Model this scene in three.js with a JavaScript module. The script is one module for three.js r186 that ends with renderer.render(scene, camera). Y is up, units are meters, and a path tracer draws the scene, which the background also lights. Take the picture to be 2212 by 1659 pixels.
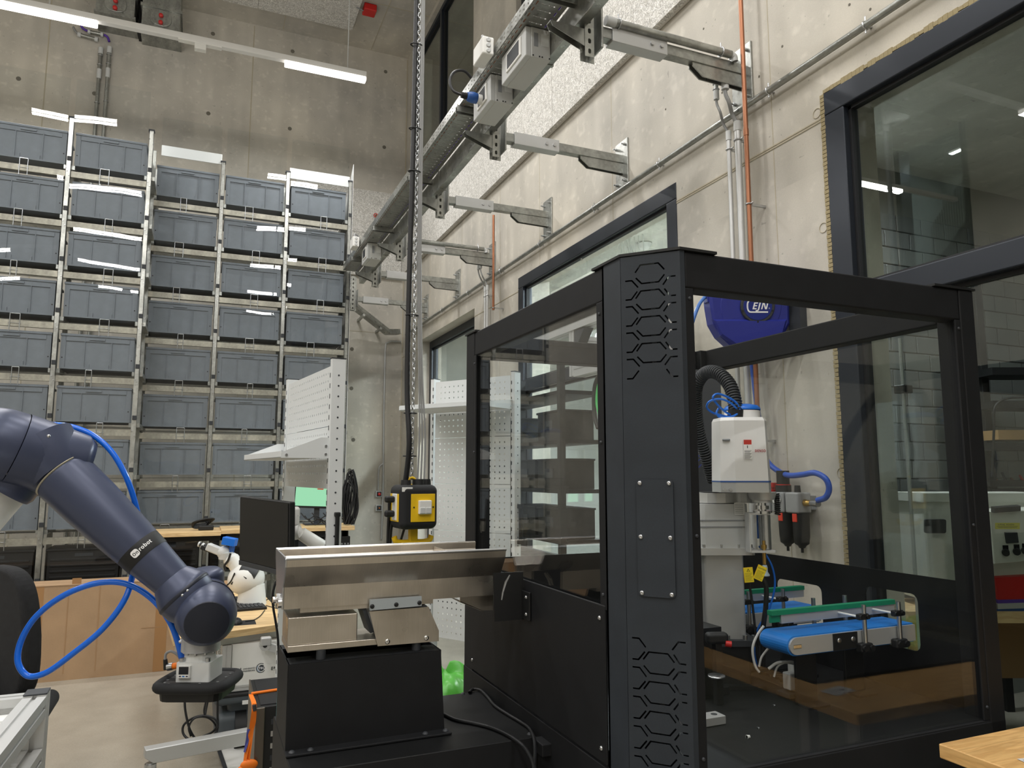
import * as THREE from 'three';
import { RoundedBoxGeometry } from 'three/addons/geometries/RoundedBoxGeometry.js';
import { mergeGeometries } from 'three/addons/utils/BufferGeometryUtils.js';
import { RectAreaLightUniformsLib } from 'three/addons/lights/RectAreaLightUniformsLib.js';

// ---------- camera, light, exposure ----------
const scene = new THREE.Scene();
const renderer = new THREE.WebGLRenderer({ antialias: true });
renderer.toneMapping = THREE.LinearToneMapping;
renderer.toneMappingExposure = 1.0;
renderer.shadowMap.enabled = true;
RectAreaLightUniformsLib.init();
const FOCAL = 1581.26, YAW = THREE.MathUtils.degToRad(22.93), PITCH = THREE.MathUtils.degToRad(6.938);
const camera = new THREE.PerspectiveCamera(2 * Math.atan(829.5 / FOCAL) * 180 / Math.PI, 2212 / 1659, 0.05, 60);
const EYE = new THREE.Vector3(0, 1.55, 0);
camera.position.copy(EYE);
camera.rotation.set(PITCH, -YAW, 0, 'YXZ');
camera.updateMatrixWorld();
scene.add(camera);
scene.background = new THREE.Color(0x0b0c0d);
const LAMP = 188;            // luminance of the hall's linear lamps
const ROOM_LAMP = 330;        // lamps of the neighbouring rooms

// ---------- helpers ----------
const V = (x, y, z) => new THREE.Vector3(x, y, z);
const CA = (() => { const m = camera.matrixWorld.elements; return [V(m[0], m[1], m[2]), V(m[4], m[5], m[6]), V(-m[8], -m[9], -m[10])]; })();
const ray = (px, py) => CA[0].clone().multiplyScalar((px - 1106) / FOCAL).addScaledVector(CA[1], (829.5 - py) / FOCAL).add(CA[2]);
const PD = (px, py, d) => EYE.clone().addScaledVector(ray(px, py), d);           // a direction and a distance along the view axis
const PX = (px, py, x) => { const r = ray(px, py); return EYE.clone().addScaledVector(r, (x - EYE.x) / r.x); };
const PY = (px, py, y) => { const r = ray(px, py); return EYE.clone().addScaledVector(r, (y - EYE.y) / r.y); };
const PZ = (px, py, z) => { const r = ray(px, py); return EYE.clone().addScaledVector(r, (z - EYE.z) / r.z); };
let seed = 7;
const rnd = () => { seed = (seed + 0x6d2b79f5) | 0; let t = Math.imul(seed ^ (seed >>> 15), 1 | seed); t = (t + Math.imul(t ^ (t >>> 7), 61 | t)) ^ t; return ((t ^ (t >>> 14)) >>> 0) / 4294967296; };
const R = (d) => d * Math.PI / 180;

// geometry makers, all return plain non-indexed geometry
const fin = (g) => { const n = g.index ? g.toNonIndexed() : g; for (const k of Object.keys(n.attributes)) if (!['position', 'normal', 'uv'].includes(k)) n.deleteAttribute(k); return n; };
const bx = (w, h, d, x = 0, y = 0, z = 0) => fin(new THREE.BoxGeometry(w, h, d)).translate(x, y, z);
const rb = (w, h, d, r, x = 0, y = 0, z = 0, s = 2) => fin(new RoundedBoxGeometry(w, h, d, s, Math.min(r, w / 2.01, h / 2.01, d / 2.01))).translate(x, y, z);
const b2 = (x0, x1, y0, y1, z0, z1) => bx(Math.abs(x1 - x0), Math.abs(y1 - y0), Math.abs(z1 - z0), (x0 + x1) / 2, (y0 + y1) / 2, (z0 + z1) / 2);
const rb2 = (x0, x1, y0, y1, z0, z1, r = 0.003) => rb(Math.abs(x1 - x0), Math.abs(y1 - y0), Math.abs(z1 - z0), r, (x0 + x1) / 2, (y0 + y1) / 2, (z0 + z1) / 2);
const UP = V(0, 1, 0);
const cy = (a, b, r, r2 = r, s = 14, open = false) => {      // cylinder from a to b
  const d = b.clone().sub(a), L = d.length(), g = new THREE.CylinderGeometry(r2, r, L, s, 1, open);
  g.applyQuaternion(new THREE.Quaternion().setFromUnitVectors(UP, d.normalize())); g.translate((a.x + b.x) / 2, (a.y + b.y) / 2, (a.z + b.z) / 2); return fin(g);
};
const tb = (pts, r, s = 8, n = 0, closed = false) => fin(new THREE.TubeGeometry(new THREE.CatmullRomCurve3(pts, closed, 'centripetal'), n || pts.length * 8, r, s, closed));
const lt = (prof, a, b, s = 28) => {            // lathe of [radius, height] along the axis from a in the direction of b
  const g = new THREE.LatheGeometry(prof.map(([x, y]) => new THREE.Vector2(x, y)), s);
  g.applyQuaternion(new THREE.Quaternion().setFromUnitVectors(UP, b.clone().sub(a).normalize())); g.translate(a.x, a.y, a.z); return fin(g);
};
const sph = (r, c, sx = 1, sy = 1, sz = 1) => fin(new THREE.SphereGeometry(r, 24, 16).scale(sx, sy, sz)).translate(c.x, c.y, c.z);
const shp = (pts, holes = []) => { const s = new THREE.Shape(pts.map(([x, y]) => new THREE.Vector2(x, y))); for (const h of holes) s.holes.push(h instanceof THREE.Path ? h : new THREE.Path(h.map(([x, y]) => new THREE.Vector2(x, y)))); return s; };
const ex = (pts, depth, holes = [], bevel = 0) => fin(new THREE.ExtrudeGeometry(pts instanceof THREE.Shape ? pts : shp(pts, holes), { depth, bevelEnabled: bevel > 0, bevelSize: bevel, bevelThickness: bevel, bevelOffset: -bevel, bevelSegments: 1, curveSegments: 10 }));
const exX = (pts, x, depth, holes = [], bevel = 0) => ex(pts, depth, holes, bevel).rotateY(Math.PI / 2).translate(x, 0, 0);     // shape (s, y): s = -z, thick along +x
const rect = (x0, y0, x1, y1) => [[x0, y0], [x1, y0], [x1, y1], [x0, y1]];
const rrect = (x0, y0, x1, y1, r) => { const o = []; for (const [cx, cy_, a] of [[x1 - r, y0 + r, -90], [x1 - r, y1 - r, 0], [x0 + r, y1 - r, 90], [x0 + r, y0 + r, 180]]) for (let k = 0; k <= 3; k++) o.push([cx + r * Math.cos(R(a + k * 30)), cy_ + r * Math.sin(R(a + k * 30))]); return o; };
const disc = (x, y, r, n = 12) => Array.from({ length: n }, (_, k) => [x + r * Math.cos(k * 2 * Math.PI / n), y + r * Math.sin(k * 2 * Math.PI / n)]);
const bar = (a, b, w, h, r = 0) => {            // box beam from a to b (w across, h in height)
  const d = b.clone().sub(a), L = d.length(), g = r ? rb(w, h, L, r) : bx(w, h, L), z = d.normalize(), x = new THREE.Vector3().crossVectors(UP, z);
  if (x.lengthSq() < 1e-6) x.set(1, 0, 0); x.normalize();
  g.applyMatrix4(new THREE.Matrix4().makeBasis(x, new THREE.Vector3().crossVectors(z, x), z)); g.translate((a.x + b.x) / 2, (a.y + b.y) / 2, (a.z + b.z) / 2); return g;
};
const rotY = (g, a, x, z) => g.translate(-x, 0, -z).rotateY(a).translate(x, 0, z);
function metres(g) {            // uv in metres from the dominant direction of each face
  const p = g.attributes.position, n = g.attributes.normal, u = new Float32Array(p.count * 2);
  for (let i = 0; i < p.count; i += 3) {
    let nx = 0, ny = 0, nz = 0;
    for (let k = 0; k < 3; k++) { nx += Math.abs(n.getX(i + k)); ny += Math.abs(n.getY(i + k)); nz += Math.abs(n.getZ(i + k)); }
    for (let k = 0; k < 3; k++) {
      const x = p.getX(i + k), y = p.getY(i + k), z = p.getZ(i + k), j = 2 * (i + k);
      if (ny >= nx && ny >= nz) { u[j] = x; u[j + 1] = z; } else if (nx >= nz) { u[j] = z; u[j + 1] = y; } else { u[j] = x; u[j + 1] = y; }
    }
  }
  g.setAttribute('uv', new THREE.BufferAttribute(u, 2)); return g;
}
const taken = {};
const numbered = (n) => { const k = taken[n] = (taken[n] ?? -1) + 1; return k ? n + '_' + String(k).padStart(3, '0') : n; };
function obj(name, geos, m, parent = scene, keepUV = false) {
  let g = Array.isArray(geos) ? (geos.length > 1 ? mergeGeometries(geos) : geos[0]) : geos;
  if (!keepUV) g = metres(g);
  const o = new THREE.Mesh(g, m); o.castShadow = o.receiveShadow = true;
  o.name = parent === scene ? numbered(name) : name; parent.add(o); return o;
}
function tag(o, label, category, group, kind) { o.userData.label = label; o.userData.category = category; if (group) o.userData.group = group; if (kind) o.userData.kind = kind; return o; }
function thing(name, label, category, group) { const o = new THREE.Group(); o.name = numbered(name); scene.add(o); return tag(o, label, category, group); }
function struct(name, geos, m, label, parent = scene) { const o = obj(name, geos, m, parent); if (parent === scene) { o.userData.kind = 'structure'; o.userData.label = label; } return o; }
function copyOf(src, pos, label, turn = 0) { const c = src.clone(); c.name = numbered(src.name.replace(/_\d{3}$/, '')); c.userData = { ...src.userData }; if (label) c.userData.label = label; c.position.copy(pos); c.rotation.y = turn; scene.add(c); return c; }

// ---------- textures ----------
const hash = (x, y, s) => { let h = Math.imul(x, 374761393) ^ Math.imul(y, 668265263) ^ Math.imul(s, 974634777); h = Math.imul(h ^ (h >>> 13), 1274126177); return ((h ^ (h >>> 16)) >>> 0) / 4294967296; };
const vn = (x, y, per, s) => { const xi = Math.floor(x), yi = Math.floor(y); let fx = x - xi, fy = y - yi; fx = fx * fx * (3 - 2 * fx); fy = fy * fy * (3 - 2 * fy); const a = (i, j) => hash(((xi + i) % per + per) % per, ((yi + j) % per + per) % per, s); return (a(0, 0) * (1 - fx) + a(1, 0) * fx) * (1 - fy) + (a(0, 1) * (1 - fx) + a(1, 1) * fx) * fy; };
const fbm = (u, v, per, oct, s) => { let t = 0, w = 0.5, n = 0; for (let o = 0; o < oct; o++) { t += w * vn(u * per, v * per, per, s + o); n += w; w *= 0.5; per *= 2; } return t / n; };
function tex(N, size, fn, srgb = true, sizeV = size) {
  const d = new Uint8Array(N * N * 4);
  for (let j = 0; j < N; j++) for (let i = 0; i < N; i++) { const c = fn(i / N, j / N), k = 4 * (j * N + i); d[k] = Math.max(0, Math.min(255, c[0])); d[k + 1] = Math.max(0, Math.min(255, c[1])); d[k + 2] = Math.max(0, Math.min(255, c[2])); d[k + 3] = 255; }
  const t = new THREE.DataTexture(d, N, N); t.wrapS = t.wrapT = THREE.RepeatWrapping; t.repeat.set(1 / size, 1 / sizeV); t.magFilter = THREE.LinearFilter; t.minFilter = THREE.LinearMipmapLinearFilter; t.generateMipmaps = true;
  if (srgb) t.colorSpace = THREE.SRGBColorSpace; t.needsUpdate = true; return t;
}
const tint = (c, k) => [c[0] * k, c[1] * k, c[2] * k];
const concrete = (c, s) => tex(1024, 2.9, (u, v) => {
  const big = fbm(u, v, 3, 3, s) - 0.5, mid = fbm(u, v, 14, 3, s + 9) - 0.5, streak = fbm(u * 1, v * 0.16, 24, 2, s + 21) - 0.5, fine = hash(u * 1024 | 0, v * 1024 | 0, s) - 0.5;
  const pit = fbm(u, v, 110, 1, s + 40) > 0.965 ? -0.14 : 0, ring = Math.max(0, fbm(u, v, 60, 2, s + 60) - 0.64) * 0.25;
  const k = 1 + big * 0.2 + mid * 0.1 + streak * 0.12 + fine * 0.035 + pit + ring;
  return [c[0] * k, c[1] * (k - big * 0.015), c[2] * (k - big * 0.05)];
});
const canvasTex = (w, h, draw, size) => { const c = document.createElement('canvas'); c.width = w; c.height = h; const g = c.getContext('2d'); draw(g, w, h); const t = new THREE.CanvasTexture(c); t.colorSpace = THREE.SRGBColorSpace; t.magFilter = THREE.LinearFilter; if (size) { t.wrapS = t.wrapT = THREE.RepeatWrapping; t.repeat.set(1 / size, 1 / size); } return t; };
const woodwool = canvasTex(1024, 1024, (g, w, h) => {
  g.fillStyle = '#b9b6ae'; g.fillRect(0, 0, w, h); g.lineCap = 'round';
  for (let i = 0; i < 15000; i++) { const x = rnd() * w, y = rnd() * h, a = rnd() * 6.28, L = 14 + rnd() * 26, c = rnd(); const t = c < 0.24 ? 150 + rnd() * 25 : 205 + rnd() * 50; g.strokeStyle = `rgb(${t},${t - 2},${t - 7})`; g.lineWidth = 1.5 + rnd() * 2.2; for (const [ox, oy] of [[0, 0], [w, 0], [-w, 0], [0, h], [0, -h]]) { g.beginPath(); g.moveTo(x + ox, y + oy); g.quadraticCurveTo(x + ox + Math.cos(a) * L * 0.5 + rnd() * 6 - 3, y + oy + Math.sin(a) * L * 0.5 + rnd() * 6 - 3, x + ox + Math.cos(a) * L, y + oy + Math.sin(a) * L); g.stroke(); } }
}, 0.95);
const zincTex = tex(384, 0.35, (u, v) => { const cell = fbm(u, v, 22, 2, 5), st = fbm(u, v * 0.4, 6, 3, 8); const k = 0.9 + cell * 0.14 + (st - 0.5) * 0.3; return tint([206, 208, 206], k); });
const zincRough = tex(256, 0.35, (u, v) => { const k = 95 + fbm(u, v, 14, 3, 15) * 90; return [k, k, k]; }, false);
const steelTex = tex(384, 0.5, (u, v) => { const k = 0.84 + fbm(u, v, 7, 3, 33) * 0.22 + (hash(u * 384 | 0, v * 12 | 0, 4) - 0.5) * 0.03; return [204 * k, 197 * k, 186 * k]; });
const steelRough = tex(256, 0.5, (u, v) => { const k = 70 + fbm(u, v, 7, 3, 33) * 95; return [k, k, k]; }, false);
const pine = (c, s, period = 0.9) => tex(512, period, (u, v) => {
  const board = Math.floor(v * 9), o = hash(board, 3, s), g0 = fbm(u * 1 + o * 3.7, v * 6, 6, 3, s + board), ring = Math.sin((v * 60 + g0 * 9 + o * 30) * 1.6) * 0.5 + 0.5, fine = hash(u * 40 | 0, v * 512 | 0, s) - 0.5;
  const k = 1 - ring * 0.08 - (g0 - 0.5) * 0.12 + fine * 0.04 + (o - 0.5) * 0.07, edge = (v * 9) % 1 < 0.02 ? 0.93 : 1; return [c[0] * k * edge, c[1] * (k - ring * 0.03) * edge, c[2] * (k - ring * 0.06) * edge];
});
const noiseRough = (lo, hi, size, per = 10) => tex(256, size, (u, v) => { const k = lo + fbm(u, v, per, 3, 71) * (hi - lo); return [k, k, k]; }, false);
const speckle = (c, a, size = 0.5, s = 3) => tex(256, size, (u, v) => { const k = 1 + (hash(u * 256 | 0, v * 256 | 0, s) - 0.5) * a + (fbm(u, v, 6, 3, s) - 0.5) * a * 1.4; return tint(c, k); });

// ---------- materials ----------
const mat = (color, roughness = 0.6, metalness = 0, o = {}) => new THREE.MeshPhysicalMaterial({ color, roughness, metalness, ...o });
const mapped = (map, roughness = 0.7, metalness = 0, o = {}) => new THREE.MeshPhysicalMaterial({ map, roughness, metalness, ...o });
const M = {
  wall: mapped(concrete([188, 183, 172], 3), 0.85), ridge: mat(0xb1a994, 0.9),
  plug: mat(0x6e6a60, 0.9), floor: mapped(speckle([163, 157, 144], 0.07, 0.8), 0.42, 0, { roughnessMap: noiseRough(95, 165, 2.2, 5) }), woolPanel: mapped(woodwool, 0.95, 0, { bumpMap: woodwool, bumpScale: 0.004 }), woolEdge: mat(0xcfcac0, 0.9),
  zinc: new THREE.MeshPhysicalMaterial({ map: zincTex, color: 0xcfcfcb, metalness: 0.75, roughness: 0.6, roughnessMap: zincRough }), steel: new THREE.MeshPhysicalMaterial({ map: steelTex, metalness: 0.92, roughness: 0.75, roughnessMap: steelRough }), chrome: mat(0xdcdcdc, 0.16, 1), chromeSoft: mat(0xc4c6c8, 0.32, 1),
  alu: mat(0xc9cac9, 0.4, 0.45), aluMatt: mat(0xbcbdbc, 0.5, 0.55), copper: mat(0x9d6c52, 0.4, 0.85), brass: mat(0xc9a45c, 0.3, 0.95),
  frame: mat(0x2b3038, 0.38, 0.35), frameIn: mat(0x14161a, 0.6), blackPaint: mapped(speckle([27, 28, 30], 0.12, 0.25), 0.6, 0, { specularIntensity: 0.5 }), blackPlate: mapped(speckle([24, 25, 26], 0.16, 0.3, 8), 0.5, 0, { specularIntensity: 0.5 }), post: mapped(speckle([47, 52, 58], 0.08, 0.25, 4), 0.55, 0, { specularIntensity: 0.6 }),
  black: mat(0x101112, 0.55), blackRubber: mat(0x17181a, 0.8), blackGloss: mat(0x0b0c0e, 0.14), darkGrey: mat(0x33363a, 0.55), cable: mat(0x131416, 0.5), cableGrey: mat(0x8e8f8e, 0.55), cableWhite: mat(0xdcdcd8, 0.5),
  white: mat(0xe6e6e2, 0.45), whiteGloss: mat(0xf3f2f0, 0.2, 0, { clearcoat: 0.4 }), whitePowder: mat(0xd9dbd9, 0.5), peg: mat(0xd3d6d6, 0.5), lightGrey: mat(0xc5c7c6, 0.5), midGrey: mat(0x8b8e90, 0.5), plasticGrey: mat(0xbfc0bd, 0.5),
  crate: mapped(speckle([118, 125, 132], 0.06, 0.3, 6), 0.55), clip: mat(0x2e3135, 0.7), rail: mapped(zincTex, 0.45, 0.35, { color: 0xddd5c5 }),
  glass: mat(0xfafcfb, 0, 0, { transmission: 1, thickness: 0, ior: 1.5 }), cellGlass: mat(0xfcfdfd, 0, 0, { transmission: 1, thickness: 0, ior: 1.36 }), film: mat(0xf4f6f7, 0.0, 0, { transmission: 1, thickness: 0, ior: 1.42 }), windowGlass: mat(0xeaf0ed, 0, 0, { transmission: 1, thickness: 0, ior: 1.62 }),
  blue: mat(0x1c6fd6, 0.3), beltBlue: mat(0x1f7fd8, 0.5), hoseBlue: mat(0x1468dd, 0.22), airBlue: mat(0x2a55b5, 0.35), reelBlue: mat(0x262f8e, 0.4), plugBlue: mat(0x27559b, 0.4), robotBlue: mat(0x3f465d, 0.36, 0.25), robotDark: mat(0x262a36, 0.42, 0.2),
  yellow: mat(0xe7bd18, 0.42), orange: mat(0xf07a16, 0.6), green: mat(0x0f8a63, 0.45), bag: mat(0x5fbb4a, 0.35, 0, { transmission: 0.12, thickness: 0 }), red: mat(0xc2201c, 0.4), purple: mat(0x5a3aa0, 0.5), teal: mat(0x1a6f78, 0.5),
  cardboard: mapped(tex(384, 0.7, (u, v) => { const k = 1 + (fbm(u, v, 5, 4, 2) - 0.5) * 0.12 + Math.sin(u * 440) * 0.012 + (hash(u * 384 | 0, v * 384 | 0, 1) - 0.5) * 0.05; return [163 * k, 134 * k, 103 * k]; }), 0.85), tape: mat(0x9c754c, 0.4), cardEdge: mat(0x9c7c5a, 0.9),
  wood: mapped(pine([226, 196, 146], 5), 0.5), woodWarm: mapped(pine([230, 186, 122], 15, 0.6), 0.4), woodEdge: mapped(pine([212, 172, 116], 25, 0.5), 0.6), block: mat(0xa5a8a4, 0.85),
  fabric: mapped(speckle([28, 29, 31], 0.3, 0.12, 9), 0.95), screenOff: mat(0x0a0d10, 0.12), teal2: mat(0x2a7d86, 0.5), lampBody: mat(0xe4e4e2, 0.5), cream: mat(0xd7d8ce, 0.5),
};
M.lens = new THREE.MeshStandardMaterial({ color: 0xffffff, emissive: 0xfff8f0, emissiveIntensity: 2.6 });
M.greenScreen = new THREE.MeshStandardMaterial({ color: 0x222222, emissive: 0xa8f0c0, emissiveIntensity: 0.8 });
// ---------- the hall ----------
const XW = 2.5, ZB = -9.78, CEIL = 7.52, XL = -5.8, ZF = 6.5;
struct('floor', bx(16.3, 0.2, 17, 0, -0.1, -1.7), M.floor, 'beige grey sealed concrete floor');
const ceil = struct('ceiling', bx(10.9, 0.3, 16.9, -2.75, CEIL + 0.15, -1.7), M.wall, 'raw concrete hall ceiling');
for (const [x0, x1, z] of [[-8, 2.5, -8.7], [-8, 2.5, -7.3]]) obj('joint_ridge', b2(Math.max(x0, XL), x1, CEIL - 0.004, CEIL + 0.01, z, z + 0.008), M.ridge, ceil);
for (const x of [1.95, 0.75, -0.6, -1.9]) obj('joint_ridge', b2(x, x + 0.008, CEIL - 0.004, CEIL + 0.01, -9.75, -6), M.ridge, ceil);
const WIN = [[-2.31, 2.2, 0.02, 3.235], [-5.76, -3.43, 0.02, 3.25], [-8.96, -6.89, 0.02, 3.22], [-9.55, -6.98, 5.4, 7.45], [-5.81, -2.4, 5.4, 7.45]];   // z0, z1, y0, y1
const wr = struct('wall_right', exX(rect(-ZF, 0, -ZB + 0.3, CEIL), XW, 0.3, WIN.map(([a, b, c, d]) => rect(-b, c, -a, d))), M.wall, 'pale beige fair faced concrete wall with windows');
for (const [z0, z1, y] of [[-9.78, -8.96, 3.13], [-6.89, -5.76, 3.13], [-3.43, -2.31, 3.13], [-3.43, -2.31, 3.118]]) obj('joint_ridge', b2(XW - 0.003, XW + 0.01, y, y + 0.006, z0, z1), M.ridge, wr);
for (const [z, y0] of [[-2.64, 0], [-4.15, 3.25], [-5.32, 3.25], [-6.2, 0], [-7.3, 3.25], [-8.5, 3.25], [-1.3, 3.25]]) obj('joint_ridge', b2(XW - 0.0012, XW + 0.01, y0, 4.28, z, z + 0.004), M.ridge, wr);
for (const [px, py] of [[1765, 245], [1779, 492], [1818, 1022]]) obj('tie_hole_ring', fin(new THREE.TorusGeometry(0.022, 0.002, 6, 20)).rotateY(Math.PI / 2).translate(XW - 0.001, PX(px, py, XW).y, PX(px, py, XW).z), M.ridge, wr);
for (const [px, py] of [[1690, 100], [1640, 165], [1520, 62], [1438, 236], [1560, 200], [1255, 560], [1835, 10], [1880, 20]]) { const p = PX(px, py, XW); obj('bore_hole', cy(V(XW - 0.002, p.y, p.z), V(XW + 0.01, p.y, p.z), 0.006, 0.006, 8), M.plug, wr); }
const wbk = struct('wall_back', bx(10.8, CEIL, 0.3, XW - 5.4 + 0.3, CEIL / 2, ZB - 0.15), M.wall, 'brownish raw concrete end wall behind the crate racks');
for (const [px, py] of [[204, 202], [460, 73], [632, 111], [450, 245], [626, 278], [833, 155], [830, 318], [760, 754], [759, 839], [755, 1016], [763, 950], [40, 170]]) { const p = PZ(px, py, ZB); obj('tie_hole_plug', cy(V(p.x, p.y, ZB - 0.01), V(p.x, p.y, ZB + 0.003), 0.026, 0.026, 14), M.plug, wbk); }
for (const [px, py] of [[548, 100], [104, 100], [878, 250]]) { const p = PZ(px, py, ZB); obj('joint_ridge', b2(p.x - 0.006, p.x + 0.006, 0, 7.5, ZB - 0.01, ZB + 0.003), M.ridge, wbk); }
obj('joint_ridge', b2(XL, 2.5, 3.45, 3.456, ZB - 0.01, ZB + 0.003), M.ridge, wbk);
struct('wall_front', bx(10.8, CEIL, 0.3, XW - 5.4 + 0.3, CEIL / 2, ZF + 0.15), M.wall, 'concrete wall closing the hall behind the viewer');
// far side wall with a glazed stair, seen only as a reflection in the glazing
const sA = PX(1845, 345, 5 - XL), sB = PX(2000, 560, 5 - XL), SZ = [Math.max(ZB + 1.2, Math.min(sA.z, sB.z)), Math.max(ZB + 2.4, sA.z, sB.z)], SY = [Math.min(4.4, sB.y), Math.min(7.1, sA.y)];
struct('wall_left', exX(rect(-ZF, 0, -ZB + 0.3, CEIL), XL - 0.3, 0.3, [rect(-SZ[1], SY[0], -SZ[0], SY[1])]), M.wall, 'concrete wall on the far side of the hall');
{
  const st = thing('staircase', 'steel staircase with upright balusters behind the far glazing', 'staircase');
  for (let k = 0; k < 24; k++) { const z = SZ[0] + 0.1 + k * (SZ[1] - SZ[0] - 0.2) / 23, y0 = SY[0] + 0.3 + k * 0.045; obj('baluster', b2(XL - 0.62, XL - 0.6, y0, Math.min(y0 + 1.1, SY[1] + 0.2), z, z + 0.03), M.lightGrey, st); }
  const y0 = SY[0] + 0.4, dz = SZ[1] - SZ[0]; obj('stringer', bar(V(XL - 0.7, y0, SZ[0]), V(XL - 0.7, y0 + 1.2, SZ[0] + dz), 0.2, 0.25), M.midGrey, st); obj('landing', b2(XL - 2, XL - 0.5, SY[0] - 0.2, SY[0] - 0.1, SZ[0] - 0.5, SZ[1] + 0.5), M.midGrey, st);
  struct('wall_stair_rear', b2(XL - 2.4, XL - 2.2, 0, CEIL, SZ[0] - 1, SZ[1] + 1), M.block, 'pale rear wall of the stairwell'); struct('ceiling_stair', b2(XL - 2.2, XL - 0.3, SY[1] + 0.3, SY[1] + 0.5, SZ[0] - 0.8, SZ[1] + 0.8), M.block, 'pale ceiling of the stairwell'); struct('wall_stair_side', b2(XL - 2.2, XL - 0.3, 0, CEIL, SZ[0] - 1, SZ[0] - 0.8), M.block, 'pale side wall of the stairwell'); struct('wall_stair_end', b2(XL - 2.2, XL - 0.3, 0, CEIL, SZ[1] + 0.8, SZ[1] + 1), M.block, 'pale end wall of the stairwell');
  const g = new THREE.Group(); g.name = 'window_6'; g.userData = { kind: 'structure', label: 'glazed opening to the stairwell' }; scene.add(g);
  obj('pane', b2(XL - 0.2, XL - 0.19, SY[0], SY[1], SZ[0], SZ[1]), M.windowGlass, g);
  for (const z of SZ) obj('jamb', b2(XL - 0.25, XL, SY[0], SY[1], z - 0.05, z + 0.05), M.frame, g);
  const l = new THREE.RectAreaLight(0xeef6ff, 160, 0.1, 1.2); l.position.set(XL - 1.4, SY[1] + 0.19, (SZ[0] + SZ[1]) / 2); l.lookAt(XL - 1.4, 0, (SZ[0] + SZ[1]) / 2); scene.add(l);
  const lp = thing('stair_lamp', 'slim strip lamp on the stairwell ceiling', 'lamp'); obj('lens', b2(XL - 1.45, XL - 1.35, SY[1] + 0.2, SY[1] + 0.22, (SZ[0] + SZ[1]) / 2 - 0.6, (SZ[0] + SZ[1]) / 2 + 0.6), M.lens, lp); obj('housing', b2(XL - 1.48, XL - 1.32, SY[1] + 0.22, SY[1] + 0.3, (SZ[0] + SZ[1]) / 2 - 0.65, (SZ[0] + SZ[1]) / 2 + 0.65), M.lampBody, lp);
}
// glazing in the side wall
function windowIn(n, [z0, z1, y0, y1], x, w, label, transom, mullions = []) {
  const g = new THREE.Group(); g.name = 'window_' + n; g.userData = { kind: 'structure', label }; scene.add(g);
  const d = 0.09, fr = (name, a, b, c, e, dx = 0) => obj(name, rb2(x - dx, x + d, a, b, c, e, 0.006), M.frame, g);
  fr('head', y1 - w, y1, z0, z1); fr('sill', y0, y0 + w, z0, z1); fr('jamb', y0 + w, y1 - w, z0, z0 + w); fr('jamb', y0 + w, y1 - w, z1 - w, z1);
  const ys = [y0 + w, ...(transom ? [transom[0], transom[1]] : []), y1 - w]; if (transom) fr('transom', transom[0], transom[1], z0 + w, z1 - w, 0.002);
  for (const m of mullions) fr('mullion', y0 + w, y1 - w, m - w / 2, m + w / 2, 0.001);
  const zs = [z0 + w, ...mullions, z1 - w];
  for (let k = 0; k + 1 < ys.length; k += 2) for (let j = 0; j + 1 < zs.length; j++) {
    const a = ys[k], b = ys[k + 1], c = zs[j] + (j ? w / 2 : 0), e = zs[j + 1] - (j + 2 < zs.length ? w / 2 : 0);
    obj('gasket', [b2(x + 0.03, x + 0.06, b - 0.015, b, c, e), b2(x + 0.03, x + 0.06, a, a + 0.015, c, e), b2(x + 0.03, x + 0.06, a, b, c, c + 0.015), b2(x + 0.03, x + 0.06, a, b, e - 0.015, e)], M.frameIn, g);
    obj('pane', b2(x + 0.044, x + 0.05, a + 0.005, b - 0.005, c + 0.005, e - 0.005), M.windowGlass, g);
  }
  return g;
}
windowIn(1, WIN[0], XW - 0.012, 0.105, 'tall dark framed glazing beside the hose reel wall pier', [2.237, 2.334]);
windowIn(2, WIN[1], XW - 0.006, 0.1, 'dark framed window above the perforated workstation', [2.237, 2.334]);
windowIn(3, WIN[2], XW + 0.14, 0.09, 'recessed dark framed window near the hall corner', [2.2, 2.29]);
windowIn(4, WIN[3], XW + 0.05, 0.06, 'upper storey dark window at the hall corner', null, [-8.35]);
windowIn(5, WIN[4], XW + 0.05, 0.06, 'upper storey dark window beyond the concrete pier', null, [-4.1]);
// insulation strip left showing around the big glazing
{ const pts = []; const o = []; for (let k = 0; k < 170; k++) { const y = 0.1 + k * 0.0185; o.push(bx(0.016, 0.0155, 0.02 + rnd() * 0.008, XW - 0.004, y, -2.318)); } for (let k = 0; k < 200; k++) o.push(bx(0.016, 0.014 + rnd() * 0.014, 0.019, XW - 0.004, 3.243, -2.3 + k * 0.02)); const m = obj('trim_1', o, mat(0x9a8d6c, 0.95)); m.userData = { kind: 'structure', label: 'ragged tan insulation strip around the glazing' }; }

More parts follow.
